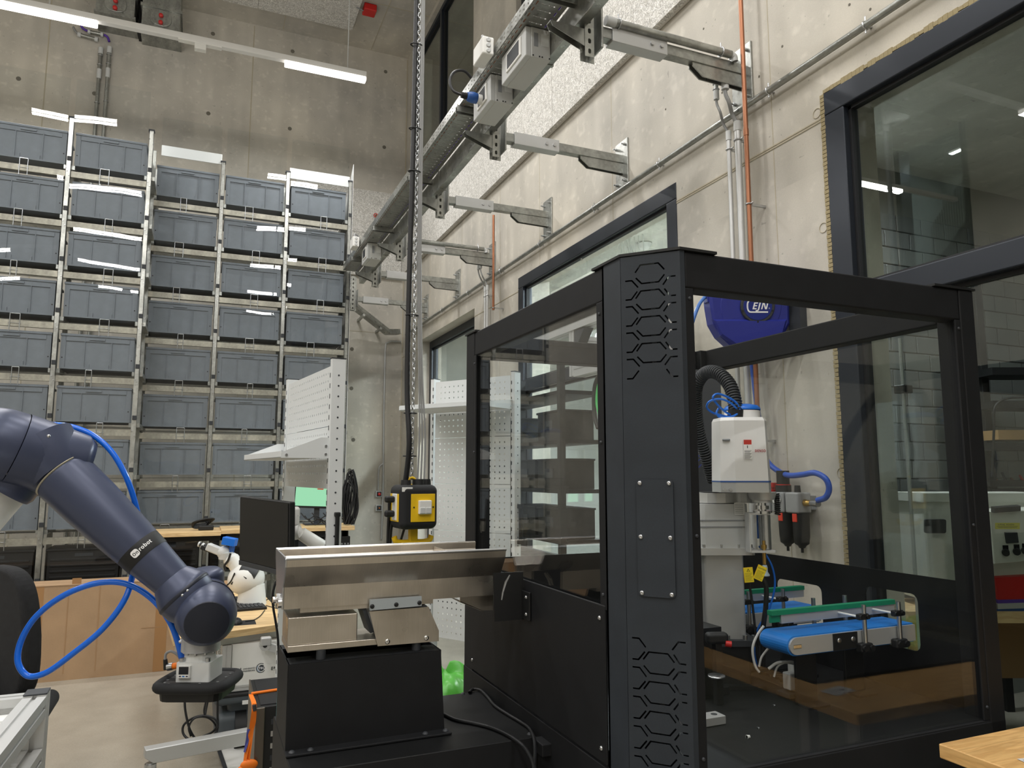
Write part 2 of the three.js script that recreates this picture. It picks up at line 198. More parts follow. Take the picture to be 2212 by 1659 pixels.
// ---------- acoustic boards ----------
let bi = 0;
for (let z = -9.76; z < -0.6; z += 1.2) {
  const z1 = Math.min(z + 1.196, 0.6); const t = thing('acoustic_board', `white wood wool board in the band on the window wall, ${['first', 'second', 'third', 'fourth', 'fifth', 'sixth', 'seventh', 'eighth'][bi++]} from the end wall`, 'acoustic panel', 'wood wool boards on the window wall');
  obj('facing', b2(XW - 0.055, XW - 0.02, 4.28, 5.36, z, z1), M.woolPanel, t); obj('backing', b2(XW - 0.02, XW - 0.004, 4.28, 5.36, z, z1), M.woolEdge, t);
}
for (const [x0, x1] of [[-1.4, -0.204], [-0.2, 0.996], [1.0, 1.746], [1.75, 2.44]]) for (const [y0, y1] of [[4.22, 4.82], [4.824, 5.43]]) { if (x0 < 0.9) continue; const t = thing('acoustic_board', `white wood wool board on the end wall, ${y0 < 4.5 ? 'lower' : 'upper'} one ${x0 < 1.5 ? 'behind the crate rack' : 'in the hall corner'}`, 'acoustic panel', 'wood wool boards on the end wall'); obj('facing', b2(x0, x1, y0, y1, ZB + 0.02, ZB + 0.055), M.woolPanel, t); obj('backing', b2(x0, x1, y0, y1, ZB, ZB + 0.02), M.woolEdge, t); }
for (let k = 0; k < 6; k++) for (let j = 0; j < 7; j++) { const x1 = 1.6 - k * 1.2, z0 = -9.3 + j * 1.24; const t = thing('ceiling_board', 'white speckled acoustic board fixed under the concrete ceiling', 'acoustic panel', 'acoustic boards under the ceiling'); obj('facing', b2(x1 - 1.196, x1, CEIL - 0.07, CEIL - 0.03, z0, z0 + 1.235), M.woolPanel, t); obj('backing', b2(x1 - 1.196, x1, CEIL - 0.03, CEIL, z0, z0 + 1.235), M.woolEdge, t); }

// ---------- linear lamps ----------
const LY = 5.8, LIT = [[-4.51, -3.66], [-1.95, -1.1], [0.612, 1.458]];
for (const [z, label] of [[-7.53, 'white suspended lamp rail with glowing tubes in front of the end wall'], [-5.2, 'second suspended lamp rail from the end wall'], [-2.95, 'third suspended lamp rail from the end wall'], [-0.75, 'fourth suspended lamp rail from the end wall'], [1.45, 'fifth suspended lamp rail from the end wall'], [3.7, 'sixth suspended lamp rail from the end wall']]) {
  const t = thing('lamp_rail', label, 'lamp');
  obj('rail', rb2(-5.75, 1.46, LY + 0.012, LY + 0.075, z - 0.035, z + 0.035, 0.006), M.lampBody, t);
  for (const [a, b] of LIT) {
    obj('lens', rb2(a, b, LY - 0.035, LY + 0.014, z - 0.04, z + 0.04, 0.01), M.lens, t);
    const l = new THREE.RectAreaLight(0xfffdfb, LAMP, b - a, 0.075); l.position.set((a + b) / 2, LY - 0.04, z); l.lookAt((a + b) / 2, 0, z); scene.add(l);
    for (const s of [-1, 1]) { const e = new THREE.RectAreaLight(0xfffcf8, LAMP * 0.2, b - a, 0.045); e.position.set((a + b) / 2, LY - 0.012, z + s * 0.042); e.lookAt((a + b) / 2, LY - 0.012, z + s * 5); scene.add(e); }      // the glowing flanks of the tube
  }
  for (const x of [1.26, -1.5, -4.4]) obj('suspension_wire', cy(V(x, LY + 0.07, z), V(x, CEIL, z), 0.006, 0.006, 8), M.lightGrey, t);
  const s = obj('sensor_mount', b2(-0.4, 0.0, LY + 0.0, LY + 0.02, z - 0.03, z + 0.03), M.white, t); obj('sensor', rb2(-0.25, -0.145, LY - 0.06, LY, z - 0.035, z + 0.035, 0.004), M.white, s);
}
{ // alarm box under the ceiling
  const p = PY(790, 12, CEIL), t = thing('alarm_box', 'small red alarm box under the ceiling edge', 'alarm'); obj('body', rb(0.16, 0.09, 0.16, 0.012, p.x + 0.05, CEIL - 0.05, p.z), M.red, t); for (let k = 0; k < 5; k++) obj('cable', tb([V(p.x - 0.03, CEIL - 0.05 - k * 0.012, p.z - 0.05 + k * 0.02), V(p.x - 0.12, CEIL - 0.04 - k * 0.008, p.z - 0.05 + k * 0.02), V(p.x - 0.22, CEIL - 0.02, p.z - 0.06 + k * 0.02)], 0.005, 5), M.midGrey, t);
}
// galvanised ducts in the corner
for (const [a, b, yb, label] of [[-1.4, -0.99, 6.98, 'galvanised duct end with red hatch knobs above the conduits'], [-0.91, -0.49, 6.92, 'galvanised duct end with red hatch knobs farther along the wall']]) {
  const t = thing('air_duct', label, 'duct'); const zf = -9.36;
  obj('body', b2(a, b, yb, CEIL, ZB, zf), M.zinc, t); obj('flange', b2(a - 0.02, b + 0.02, yb + 0.26, yb + 0.3, ZB, zf + 0.02), M.zinc, t); obj('lower_flange', b2(a - 0.015, b + 0.015, yb - 0.005, yb + 0.025, ZB, zf + 0.015), M.zinc, t);
  const cx = (a + b) / 2, cyy = yb + 0.14; const h = obj('hatch', fin(new THREE.ExtrudeGeometry(shp(rrect(cx - 0.11, cyy - 0.09, cx + 0.11, cyy + 0.1, 0.08)), { depth: 0.012, bevelEnabled: true, bevelSize: 0.008, bevelThickness: 0.006, bevelSegments: 2 })).translate(0, 0, zf), M.zinc, t);
  for (const dy of [-0.055, 0.035]) obj('knob', lt([[0, 0], [0.026, 0], [0.026, 0.02], [0.012, 0.03], [0.026, 0.04], [0.022, 0.055], [0, 0.055]], V(cx, cyy + dy, zf + 0.01), V(cx, cyy + dy - 0.3, zf + 1), 12), M.red, h);
}
obj('duct_gap_lining', b2(-0.965, -0.935, 6.95, CEIL, ZB, ZB + 0.2), M.black); tag(scene.children.at(-1), 'black rubber lining between the two duct ends', 'lining');

// ---------- neighbouring rooms behind the glazing ----------
struct('wall_room_outer', b2(8.0, 8.2, 0, 3.75, ZB - 0.3, ZF), M.block, 'far wall of the neighbouring rooms');
struct('wall_room_end', b2(2.8, 8.2, 0, 3.75, ZB - 0.3, ZB), M.block, 'end wall of the neighbouring room');
struct('wall_room_front', b2(2.8, 8.2, 0, 3.75, ZF, ZF + 0.2), M.block, 'closing wall of the neighbouring room');
struct('ceiling_room', b2(2.8, 8.2, 3.72, 3.95, ZB - 0.3, ZF + 0.2), mapped(concrete([196, 196, 188], 31), 0.9), 'pale concrete ceiling of the neighbouring rooms');
struct('floor_upper', b2(2.8, 8.2, 5.0, 5.2, ZB - 0.3, ZF), M.wall, 'upper storey floor behind the high windows'); struct('wall_upper', [b2(6, 6.2, 5, CEIL, ZB - 0.3, ZF), b2(2.8, 8.2, CEIL, CEIL + 0.2, ZB - 0.3, ZF), b2(2.8, 8.2, 5, CEIL, ZB - 0.5, ZB - 0.3), b2(2.8, 8.2, 5, CEIL, ZF, ZF + 0.2)], M.wall, 'dim upper storey walls behind the high windows');
const ZP = -3.6, part = struct('wall_room_partition', b2(2.8, 8, 0, 3.72, ZP - 0.16, ZP), mat(0x8f928d, 0.9), 'painted block partition between the neighbouring rooms');
{ const variants = [0x8d918f, 0x868a88, 0x949894].map((c) => mat(c, 0.85)), full = metres(rb(0.244, 0.117, 0.02, 0.004)); for (let r = 0; r < 20; r++) for (let k = 0; k < 14; k++) { const o = new THREE.Mesh(full, variants[(r * 7 + k * 3) % 3]); o.name = 'block'; o.position.set(4.0 + k * 0.25 + (r % 2) * 0.125, 0.95 + r * 0.125, ZP + 0.004); o.castShadow = o.receiveShadow = true; part.add(o); } }
function roomLamp(x, y, z, w, d, power, label) { const t = thing('room_lamp', label, 'lamp'); obj('housing', rb2(x - w / 2 - 0.02, x + w / 2 + 0.02, y + 0.01, y + 0.05, z - d / 2 - 0.02, z + d / 2 + 0.02, 0.005), M.lampBody, t); obj('lens', b2(x - w / 2, x + w / 2, y, y + 0.012, z - d / 2, z + d / 2), M.lens, t); const l = new THREE.RectAreaLight(0xf6f7ff, power, w, d); l.position.set(x, y - 0.006, z); l.lookAt(x, 0, z); scene.add(l); for (const dx of [-w * 0.4, w * 0.4]) obj('suspension_wire', cy(V(x + dx, y + 0.05, z), V(x + dx, 3.73, z), 0.004, 0.004, 6), M.lightGrey, t); return t; }
for (const [x, z, l] of [[3.6, -4.1, 'long lamp under the ceiling just inside the window by the workstation'], [3.6, -6.4, 'long lamp under the neighbouring room ceiling farther in'], [5.6, -5.2, 'long lamp deep in the neighbouring room']]) roomLamp(x, 3.5, z, 0.16, 1.5, ROOM_LAMP, l);
roomLamp(5.2, 3.45, -1.4, 0.16, 1.5, 15, 'dim lamp in the machine room behind the tall glazing');
{ const t = thing('smoke_detector', 'round white smoke detector on the neighbouring ceiling', 'smoke detector'), p = PY(1392, 525, 3.72); obj('body', lt([[0, -0.06], [0.04, -0.058], [0.055, -0.04], [0.055, -0.02], [0.07, -0.018], [0.07, 0], [0, 0]], V(p.x, 3.72, p.z), V(p.x, 5, p.z)), M.white, t); }
{ const t = thing('ventilation_pipe', 'ribbed silver ventilation pipe in the neighbouring room', 'pipe'); const x = 4.3, y = 3.05; obj('body', cy(V(x, y, -7.5), V(x, y, -3.6), 0.2, 0.2, 28), M.zinc, t); for (let k = 0; k < 26; k++) obj('rib', fin(new THREE.TorusGeometry(0.202, 0.007, 6, 28)).translate(x, y, -7.4 + k * 0.15), M.chromeSoft, t); for (const z of [-7, -5.5, -4]) obj('hanger', b2(x - 0.01, x + 0.01, y + 0.19, 3.73, z, z + 0.03), M.zinc, t); }
// ceiling cables hanging in the neighbouring room
{ const t = thing('hanging_cables', 'loose white cables hanging below the neighbouring ceiling', 'cables'); for (let k = 0; k < 5; k++) { const p = PY(1340 + k * 4, 520, 3.7); obj('cable', tb([V(p.x, 3.72, p.z), V(p.x + 0.03 * (k - 2), 3.5, p.z + 0.02), V(p.x - 0.04 * (k % 3), 3.35, p.z), V(p.x + 0.05, 3.48, p.z + 0.04 * k), V(p.x + 0.06, 3.72, p.z + 0.04 * k)], 0.006, 6), M.cableWhite, t); } }
// ---------- crate racks ----------
const ROWS = Array.from({ length: 9 }, (_, k) => 4.28 - 0.4735 * k);
function makeCrate() {
  const t = thing('storage_crate', 'x', 'crate'), w = 0.3, d = 0.4, h = 0.32;
  obj('body', [b2(-w + 0.012, w - 0.012, 0, 0.008, -d, -0.012), b2(-w + 0.012, -w + 0.018, 0, h - 0.02, -d, -0.012), b2(w - 0.018, w - 0.012, 0, h - 0.02, -d, -0.012), b2(-w + 0.012, w - 0.012, 0, h - 0.02, -d, -d + 0.006), b2(-w + 0.012, w - 0.012, 0.012, h - 0.02, -0.02, -0.013)], M.crate, t);
  obj('front_border', [b2(-w + 0.005, -w + 0.045, 0.012, h - 0.02, -0.016, -0.004), b2(w - 0.045, w - 0.005, 0.012, h - 0.02, -0.016, -0.004), b2(-w + 0.04, w - 0.04, h - 0.065, h - 0.02, -0.016, -0.004)], M.crate, t);
  obj('rim', rb2(-w, w, h - 0.022, h, -d - 0.004, 0.004, 0.004), M.crate, t).geometry;
  obj('grip_bar', b2(-0.07, 0.055, h - 0.05, h - 0.034, -0.006, 0.006), M.crate, t);
  for (const x of [-0.105, 0.11]) obj('rib', b2(x - 0.003, x + 0.003, 0.012, h - 0.02, -0.014, -0.002), M.crate, t);
  obj('base_lip', b2(-w + 0.006, w - 0.006, 0, 0.014, -0.02, -0.003), M.crate, t);
  for (const x of [-0.07, 0.085]) obj('label_lug', b2(x - 0.008, x + 0.008, 0.014, 0.05, -0.012, -0.004), M.crate, t);
  for (const x of [-w + 0.022, w - 0.022]) obj('rivet_hole', cy(V(x, 0.1, -0.006), V(x, 0.1, -0.0025), 0.006, 0.006, 8), M.black, t);
  return t;
}
const crate0 = makeCrate(); let firstCrate = true;
const ORD = ['top', 'second', 'third', 'fourth', 'fifth', 'sixth', 'seventh', 'eighth', 'lowest'];
function darkFillBin(x, y, z, label) {          // ribbed bin: real in the outer bay, added elsewhere to darken empty bays
  const t = thing('dark_fill_bin', label, 'bin', 'black ribbed bins at the bottom of the racks'), w = 0.285; obj('body', [b2(-w, w, 0, 0.008, -0.38, 0), b2(-w, w, 0, 0.3, -0.008, 0), b2(-w, w, 0, 0.3, -0.38, -0.372), b2(-w, -w + 0.008, 0, 0.3, -0.38, 0), b2(w - 0.008, w, 0, 0.3, -0.38, 0)], M.black, t);
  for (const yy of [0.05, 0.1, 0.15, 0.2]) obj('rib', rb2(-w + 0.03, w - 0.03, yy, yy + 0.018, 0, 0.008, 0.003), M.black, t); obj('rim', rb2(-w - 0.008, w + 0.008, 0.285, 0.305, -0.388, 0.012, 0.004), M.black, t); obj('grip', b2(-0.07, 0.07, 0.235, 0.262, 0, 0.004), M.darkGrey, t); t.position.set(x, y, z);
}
function crateAt(x, y, z, label, group) { let c = crate0; if (firstCrate) { firstCrate = false; c.position.set(x, y, z); c.userData.label = label; } else c = copyOf(crate0, V(x, y, z), label); c.userData.group = group; return c; }
const sheetShape = (x0, x1, y0, y1, z, s, amp) => { const g = new THREE.PlaneGeometry(x1 - x0, y1 - y0, 24, 60), p = g.attributes.position; for (let i = 0; i < p.count; i++) { const u = p.getX(i) / (x1 - x0), v = p.getY(i) / (y1 - y0); p.setZ(i, amp * (Math.sin(u * 4 + s) * 0.5 + Math.sin(v * 11 + s * 2 + u) * 0.5 + (fbm(u + 0.5, v + 0.5, 3, 1, 90 + Math.round(s)) - 0.5) * 0.7)); } g.computeVertexNormals(); return fin(g).translate((x0 + x1) / 2, (y0 + y1) / 2, z); };
function rack(name, label, ups, z, bays, crateGroup, bayNames) {
  const t = thing(name, label, 'shelving rack'), D = 0.48;
  ups.forEach((x) => {
    const u = obj('upright', [b2(x - 0.02, x + 0.02, 0, 4.815, z - 0.003, z), b2(x - 0.02, x - 0.017, 0, 4.815, z - 0.05, z), b2(x + 0.017, x + 0.02, 0, 4.815, z - 0.05, z), b2(x - 0.02, x + 0.02, 0, 4.8, z - D, z - D + 0.04)], M.zinc, t);
    obj('cap', b2(x - 0.028, x + 0.024, 4.81, 4.825, z - 0.055, z + 0.004), M.clip, u);
    obj('clip', ROWS.map((y) => rb2(x - 0.014, x + 0.02, y + 0.12, y + 0.16, z, z + 0.008, 0.002)), M.clip, u).userData.kind = 'stuff';
    obj('bolt', ROWS.flatMap((y) => [[-0.008, 0.02], [0.008, -0.02]].map(([a, b]) => cy(V(x + a, y + b, z), V(x + a, y + b, z + 0.008), 0.005, 0.005, 6))), M.chromeSoft, u).userData.kind = 'stuff';
    for (const y of ROWS) obj('side_support', b2(x - 0.045, x + 0.045, y + 0.055, y + 0.093, z - D + 0.02, z - 0.05), M.zinc, t);
  });
  for (let b = 0; b < bays; b++) {
    const x0 = ups[b] + 0.021, x1 = ups[b + 1] - 0.021, xm = (x0 + x1) / 2;
    ROWS.forEach((y, r) => {
      const rl = obj('rail', [b2(x0, x1, y - 0.028, y + 0.028, z - 0.022, z - 0.019), b2(x0, x1, y + 0.025, y + 0.028, z - 0.05, z - 0.02), b2(x0, x1, y - 0.028, y - 0.025, z - 0.05, z - 0.02)], M.rail, t);
      const wx = xm + (rnd() - 0.5) * 0.12, ww = 0.022 + rnd() * 0.02;
      obj('wire_holder', [...[-1, 1].map((s) => cy(V(wx + s * ww, y - 0.07, z - 0.012), V(wx + s * ww, y + 0.085, z - 0.012), 0.0038, 0.0038, 6)), cy(V(wx - ww - 0.012, y, z - 0.014), V(wx + ww + 0.012, y, z - 0.014), 0.002, 0.002, 6), cy(V(wx - ww, y + 0.085, z - 0.012), V(wx + ww, y + 0.085, z - 0.012), 0.0038, 0.0038, 6)], M.chromeSoft, rl);
      if (r > 0) obj('shelf_tray', b2(x0, x1, y + 0.06, y + 0.064, z - D, z - D + 0.3), M.zinc, t);
      if (r < 8) crateAt(xm, y + 0.095, z - 0.045, `grey plastic crate in the ${ORD[r]} row of ${bayNames[b]}`, crateGroup); else darkFillBin(xm, y + 0.095, z - 0.07, `black ribbed plastic bin filling the dark bottom of ${bayNames[b]}`);
    });
  }
  return t;
}
const ZL = -7.5, ZR = -8.0;
rack('crate_rack', 'tall galvanised crate rack standing forward by the ventilation ducts', [-1.905, -1.245, -0.58], ZL, 2, 'grey crates in the forward rack', ['the outer bay of the forward rack', 'the inner bay of the forward rack']);
const rr = rack('crate_rack', 'tall galvanised crate rack set back against the end wall', [-0.588, 0.075, 0.735, 1.41], ZR, 3, 'grey crates in the rear rack', ['the bay next to the forward rack', 'the middle bay of the rear rack', 'the end bay of the rear rack']);
obj('top_board', b2(-0.52, 0.06, 4.79, 4.9, ZR - 0.02, ZR - 0.012), M.whitePowder, rr); obj('top_board', b2(0.75, 1.4, 4.75, 4.87, ZR - 0.02, ZR - 0.012), M.whitePowder, rr);
obj('side_sheet', exX([[-ZR, 0.1], [-ZR + 0.48, 0.1], [-ZR + 0.48, 4.7], [-ZR, 5.02]], 1.435, 0.004), M.whitePowder, rr);
{ let n = 0; for (const [z, list] of [[ZL, [[-1.88, -1.27, 'over the outer bay of the forward crate rack'], [-1.22, -0.605, 'over the inner bay of the forward crate rack']]], [ZR, [[-0.52, 0.05, 'over the bay next to the forward rack'], [0.1, 0.71, 'over the middle bay of the rear rack'], [0.76, 1.385, 'over the end bay of the rear rack']]]]) for (const [a, b, where] of list) { n++; tag(obj('clear_film', sheetShape(a, b, 0.3, 5.18, z + 0.035, n * 1.7, 0.006), M.film), 'glossy clear plastic sheet ' + where, 'plastic sheet', 'clear sheets on the crate racks'); } }

// ---------- cable tray on wall arms ----------
const TX0 = 1.345, TX1 = 1.515, TY = 3.765;
{
  const t = thing('cable_tray', 'long perforated galvanised cable tray carried by the wall arms', 'cable tray');
  const slots = []; for (let k = 0; k < 20; k++) { const z = 0.025 + k * 0.05; slots.push(rrect(-0.04, z - 0.0045, 0.032, z + 0.0045, 0.004)); slots.push(rrect(-0.066, z - 0.016, -0.058, z + 0.016, 0.003)); slots.push(rrect(0.052, z - 0.016, 0.06, z + 0.016, 0.003)); slots.push(rrect(-0.08, z - 0.016, -0.076, z + 0.016, 0.0015)); }
  const bottom = metres(ex(rect(-0.085, 0, 0.085, 1), 0.002, slots).rotateX(Math.PI / 2).translate(0, 0.001, 0));
  const dots = []; for (let k = 0; k < 20; k++) for (const y of [0.02, 0.042]) dots.push(disc(0.025 + k * 0.05, y, 0.006, 6));
  const side = metres(ex(rect(0, 0, 1, 0.06), 0.002, dots).rotateY(-Math.PI / 2));
  for (let k = 0; k < 7; k++) for (const [n, g, x] of [['tray_bottom', bottom, (TX0 + TX1) / 2], ['tray_side', side, TX0], ['tray_side', side, TX1]]) { const o = new THREE.Mesh(g, n === 'tray_side' ? M.zinc : M.zinc); o.name = n; o.position.set(x, TY, -7.95 + k); o.castShadow = o.receiveShadow = true; t.add(o); }
  obj('tray_cable', [[-0.028, 0.011], [-0.004, 0.011], [0.02, 0.011]].map(([dx, r]) => cy(V(1.43 + dx, TY + 0.002 + r, -7.95), V(1.43 + dx, TY + 0.002 + r, -1.5), r, r, 8)), M.cableWhite, t);
  obj('tray_cable', [cy(V(1.37, TY + 0.012, -7.95), V(1.37, TY + 0.012, -1.5), 0.007, 0.007, 8)], M.copper, t); obj('tray_cable', [cy(V(1.49, TY + 0.012, -7.95), V(1.49, TY + 0.012, -1.5), 0.007, 0.007, 8)], M.purple, t);
  const k = thing('cable_trunking', 'pale grey closed trunking running under the edge of the cable tray', 'trunking'); obj('channel', rb2(1.523, 1.575, 3.635, 3.765, -7.95, -1.0, 0.003), M.zinc, k); for (let z = -7.7; z < -1.5; z += 0.9) obj('joint_strap', b2(1.519, 1.579, 3.63, 3.77, z, z + 0.02), M.zinc, k);
}
const ARMS = [-2.83, -4.01, -5.15, -6.38, -7.41, -8.63], ANAME = ['first', 'second', 'third', 'fourth', 'fifth', 'sixth'];
let armSrc = null;
ARMS.forEach((z, i) => {
  const lab = `galvanised wall arm holding the cable tray, ${ANAME[i]} counted from the tall glazing`;
  if (armSrc) { copyOf(armSrc, V(XW, 3.62, z), lab); return; }
  const t = thing('tray_support', lab, 'bracket', 'wall arms under the cable tray'); t.position.set(XW, 3.62, z); armSrc = t;
  const o = (n, g, m = M.zinc, p = t) => obj(n, g, m, p);
  const pl = o('wall_plate', rb2(-0.012, 0, -0.2, 0.13, -0.075, 0.075, 0.003)); for (const [y, zz] of [[0.09, 0.05], [-0.16, 0.05], [-0.16, -0.05], [0.09, -0.05]]) o('bolt', [cy(V(-0.03, y, zz), V(-0.012, y, zz), 0.009, 0.009, 6), cy(V(-0.045, y, zz), V(-0.03, y, zz), 0.005, 0.005, 8)], M.chromeSoft, pl);
  o('beam', rb2(-0.86, -0.01, -0.03, 0.025, -0.025, 0.025, 0.003)); o('gusset', ex([[-0.33, -0.03], [-0.012, -0.03], [-0.012, -0.1], [-0.27, -0.095], [-0.33, -0.05]], 0.006).translate(0, 0, 0.012)); o('gusset', ex([[-0.33, -0.03], [-0.012, -0.03], [-0.012, -0.1], [-0.27, -0.095], [-0.33, -0.05]], 0.006).translate(0, 0, -0.018));
  const sl = o('sleeve', rb2(-0.8, -0.49, -0.042, 0.036, -0.034, 0.034, 0.003), M.aluMatt); for (const x of [-0.58, -0.525]) o('bolt', cy(V(x, -0.002, 0.03), V(x, -0.002, 0.042), 0.011, 0.011, 10), M.chromeSoft, sl);
  o('end_plate', rb2(-0.87, -0.86, -0.1, 0.11, -0.05, 0.05, 0.002), M.zinc);
  const holes = []; for (let k = 0; k < 8; k++) holes.push(rrect(-0.008, -0.13 + k * 0.05, 0.008, -0.105 + k * 0.05, 0.007));
  o('post', [ex(rect(-0.024, -0.145, 0.024, 0.27), 0.003, holes).rotateY(Math.PI / 2).translate(-0.9, 0, 0), ex(rect(-0.024, -0.145, 0.024, 0.27), 0.003, holes).translate(-0.92, 0, 0.022), b2(-0.944, -0.87, -0.145, 0.27, -0.025, -0.022)], M.zinc);
  o('cantilever', [ex([[-1.12, 0], [-0.94, 0.0], [-0.94, -0.085], [-1.11, -0.025]], 0.003).translate(0, -0.01, 0.018), ex([[-1.12, 0], [-0.94, 0.0], [-0.94, -0.085], [-1.11, -0.025]], 0.003).translate(0, -0.01, -0.021), b2(-1.12, -0.94, -0.013, -0.009, -0.02, 0.02)], M.zinc);
  o('tray_bracket', [b2(-1.17, -0.92, 0.105, 0.143, -0.018, -0.015), b2(-1.17, -0.92, 0.139, 0.143, -0.018, 0.018), b2(-1.17, -0.92, 0.105, 0.143, 0.015, 0.018)], M.zinc);
});
// boxes on the tray
function distBox(z, zf, label) {
  const t = thing('distribution_box', label, 'electrical box'), x0 = 1.385, x1 = 1.522, y0 = 3.6, y1 = 3.762;
  obj('housing', rb2(x0 + 0.03, x1, y0, y1, zf, z, 0.006), M.plasticGrey, t); obj('cover', rb2(x0, x0 + 0.033, y0 + 0.002, y1 - 0.002, zf + 0.002, z - 0.002, 0.006), M.lightGrey, t);
  const w = obj('window', rb2(x0 - 0.008, x0 + 0.002, y0 + 0.03, y1 - 0.03, zf + 0.08, z - 0.05, 0.004), M.white, t); obj('window_pane', b2(x0 - 0.0095, x0 - 0.008, y0 + 0.042, y1 - 0.042, zf + 0.1, z - 0.07), M.darkGrey, w);
  obj('knockout', b2(x0 + 0.045, x0 + 0.068, y0 + 0.06, y1 - 0.03, z - 0.001, z + 0.001), M.midGrey, t); obj('rating_plate', b2(x0 + 0.085, x1 - 0.01, y0 + 0.07, y1 - 0.03, z - 0.001, z + 0.001), M.whitePowder, t);
  for (const [a, b] of [[0.04, 0.01], [0.075, 0.01], [0.09, 0.01], [0.13, 0.01]]) obj('screw', cy(V(x0 + a, y0 + b, z), V(x0 + a, y0 + b, z + 0.002), 0.004, 0.004, 8), M.black, t);
  return t;
}
distBox(-3.1, -3.42, 'large grey distribution box with window, closest along the tray to the tall glazing'); distBox(-3.58, -3.86, 'grey distribution box with a blue plug in its side under the tray'); distBox(-6.85, -7.12, 'small looking grey distribution box far along the cable tray');
{ const t = thing('blue_plug', 'blue industrial plug with black cable on the middle distribution box', 'plug'), a = V(1.385, 3.66, -3.7), b = V(1.27, 3.665, -3.7); obj('socket', cy(a, V(1.345, 3.662, -3.7), 0.028, 0.026, 18), M.white, t); obj('body', lt([[0, 0], [0.03, 0], [0.031, 0.03], [0.027, 0.05], [0.022, 0.06], [0, 0.06]], V(1.348, 3.662, -3.7), b, 18), M.plugBlue, t); obj('gland', cy(V(1.29, 3.664, -3.7), V(1.255, 3.665, -3.7), 0.019, 0.016, 14), M.blackRubber, t); obj('cable', tb([V(1.26, 3.665, -3.7), V(1.215, 3.69, -3.72), V(1.2, 3.76, -3.74), V(1.235, 3.83, -3.76), V(1.3, 3.86, -3.78), V(1.36, 3.83, -3.8)], 0.008, 8), M.cable, t); }
for (const [z, label] of [[-2.62, 'white triple socket strip on the tray side near the tall glazing'], [-3.4, 'white triple socket strip on the tray side above the distribution boxes'], [-7.0, 'white triple socket strip far along the tray side']]) { const t = thing('socket_box', label, 'socket'); obj('body', rb2(1.27, 1.335, 3.755, 3.855, z - 0.15, z, 0.008), M.white, t); for (let k = 0; k < 3; k++) obj('outlet', lt([[0, 0], [0.012, 0], [0.013, 0.004], [0.008, 0.006], [0, 0.004]], V(1.302, 3.775 + k * 0.03, z), V(1.302, 3.775 + k * 0.03, z + 1), 14), M.lightGrey, t); obj('lead', tb([V(1.3, 3.855, z - 0.05), V(1.3, 3.9, z - 0.08), V(1.34, 3.9, z - 0.12), V(1.38, 3.83, z - 0.14)], 0.009, 7), M.cableGrey, t); }
{ const p = thing('cable_gutter', 'grey plastic duct and black flex hose at the first wall arm', 'cable duct'); obj('duct', rb2(1.42, 1.56, 3.77, 3.9, -2.75, -2.5, 0.01), M.lightGrey, p); obj('flex_hose', tb([V(1.5, 3.86, -2.6), V(1.52, 3.98, -2.6), V(1.58, 4.1, -2.7)], 0.03, 12), M.blackRubber, p); obj('grey_hose', tb([V(1.6, 3.72, -2.78), V(1.6, 3.85, -2.78), V(1.57, 3.98, -2.8), V(1.5, 4.05, -2.85)], 0.012, 8), M.cableGrey, p); }

// ---------- conduits and pipes ----------
const clampGeo = (x, y, z, r, along) => along === 'z' ? [fin(new THREE.TorusGeometry(r + 0.003, 0.004, 6, 16)).translate(x, y, z), b2(x + r, XW, y - 0.006, y + 0.006, z - 0.006, z + 0.006), cy(V(x, y + r, z), V(x, y + r + 0.025, z), 0.004, 0.004, 6), cy(V(x, y - r - 0.02, z), V(x, y - r, z), 0.004, 0.004, 6)] : [fin(new THREE.TorusGeometry(r + 0.003, 0.004, 6, 16)).rotateX(Math.PI / 2).translate(x, y, z), b2(x + r, XW, y - 0.006, y + 0.006, z - 0.006, z + 0.006), cy(V(x, y, z + r), V(x, y, z + r + 0.02), 0.004, 0.004, 6)];
{
  const t = thing('wall_conduit', 'long grey steel conduit clamped along the window wall', 'conduit'); const x = 2.468, y = 3.403; obj('pipe', cy(V(x, y, -9.5), V(x, y, 0.5), 0.0165, 0.0165, 16), M.zinc, t);
  for (const z of [-1.3, -2.05, -2.62, -3.55, -4.35, -5.25, -6.1, -7.0, -7.9, -8.8]) obj('clamp', clampGeo(x, y, z, 0.0145, 'z'), M.chromeSoft, t); for (const z of [-3.85, -6.6]) obj('coupling', cy(V(x, y, z), V(x, y, z - 0.05), 0.017, 0.017, 14), M.zinc, t);
}
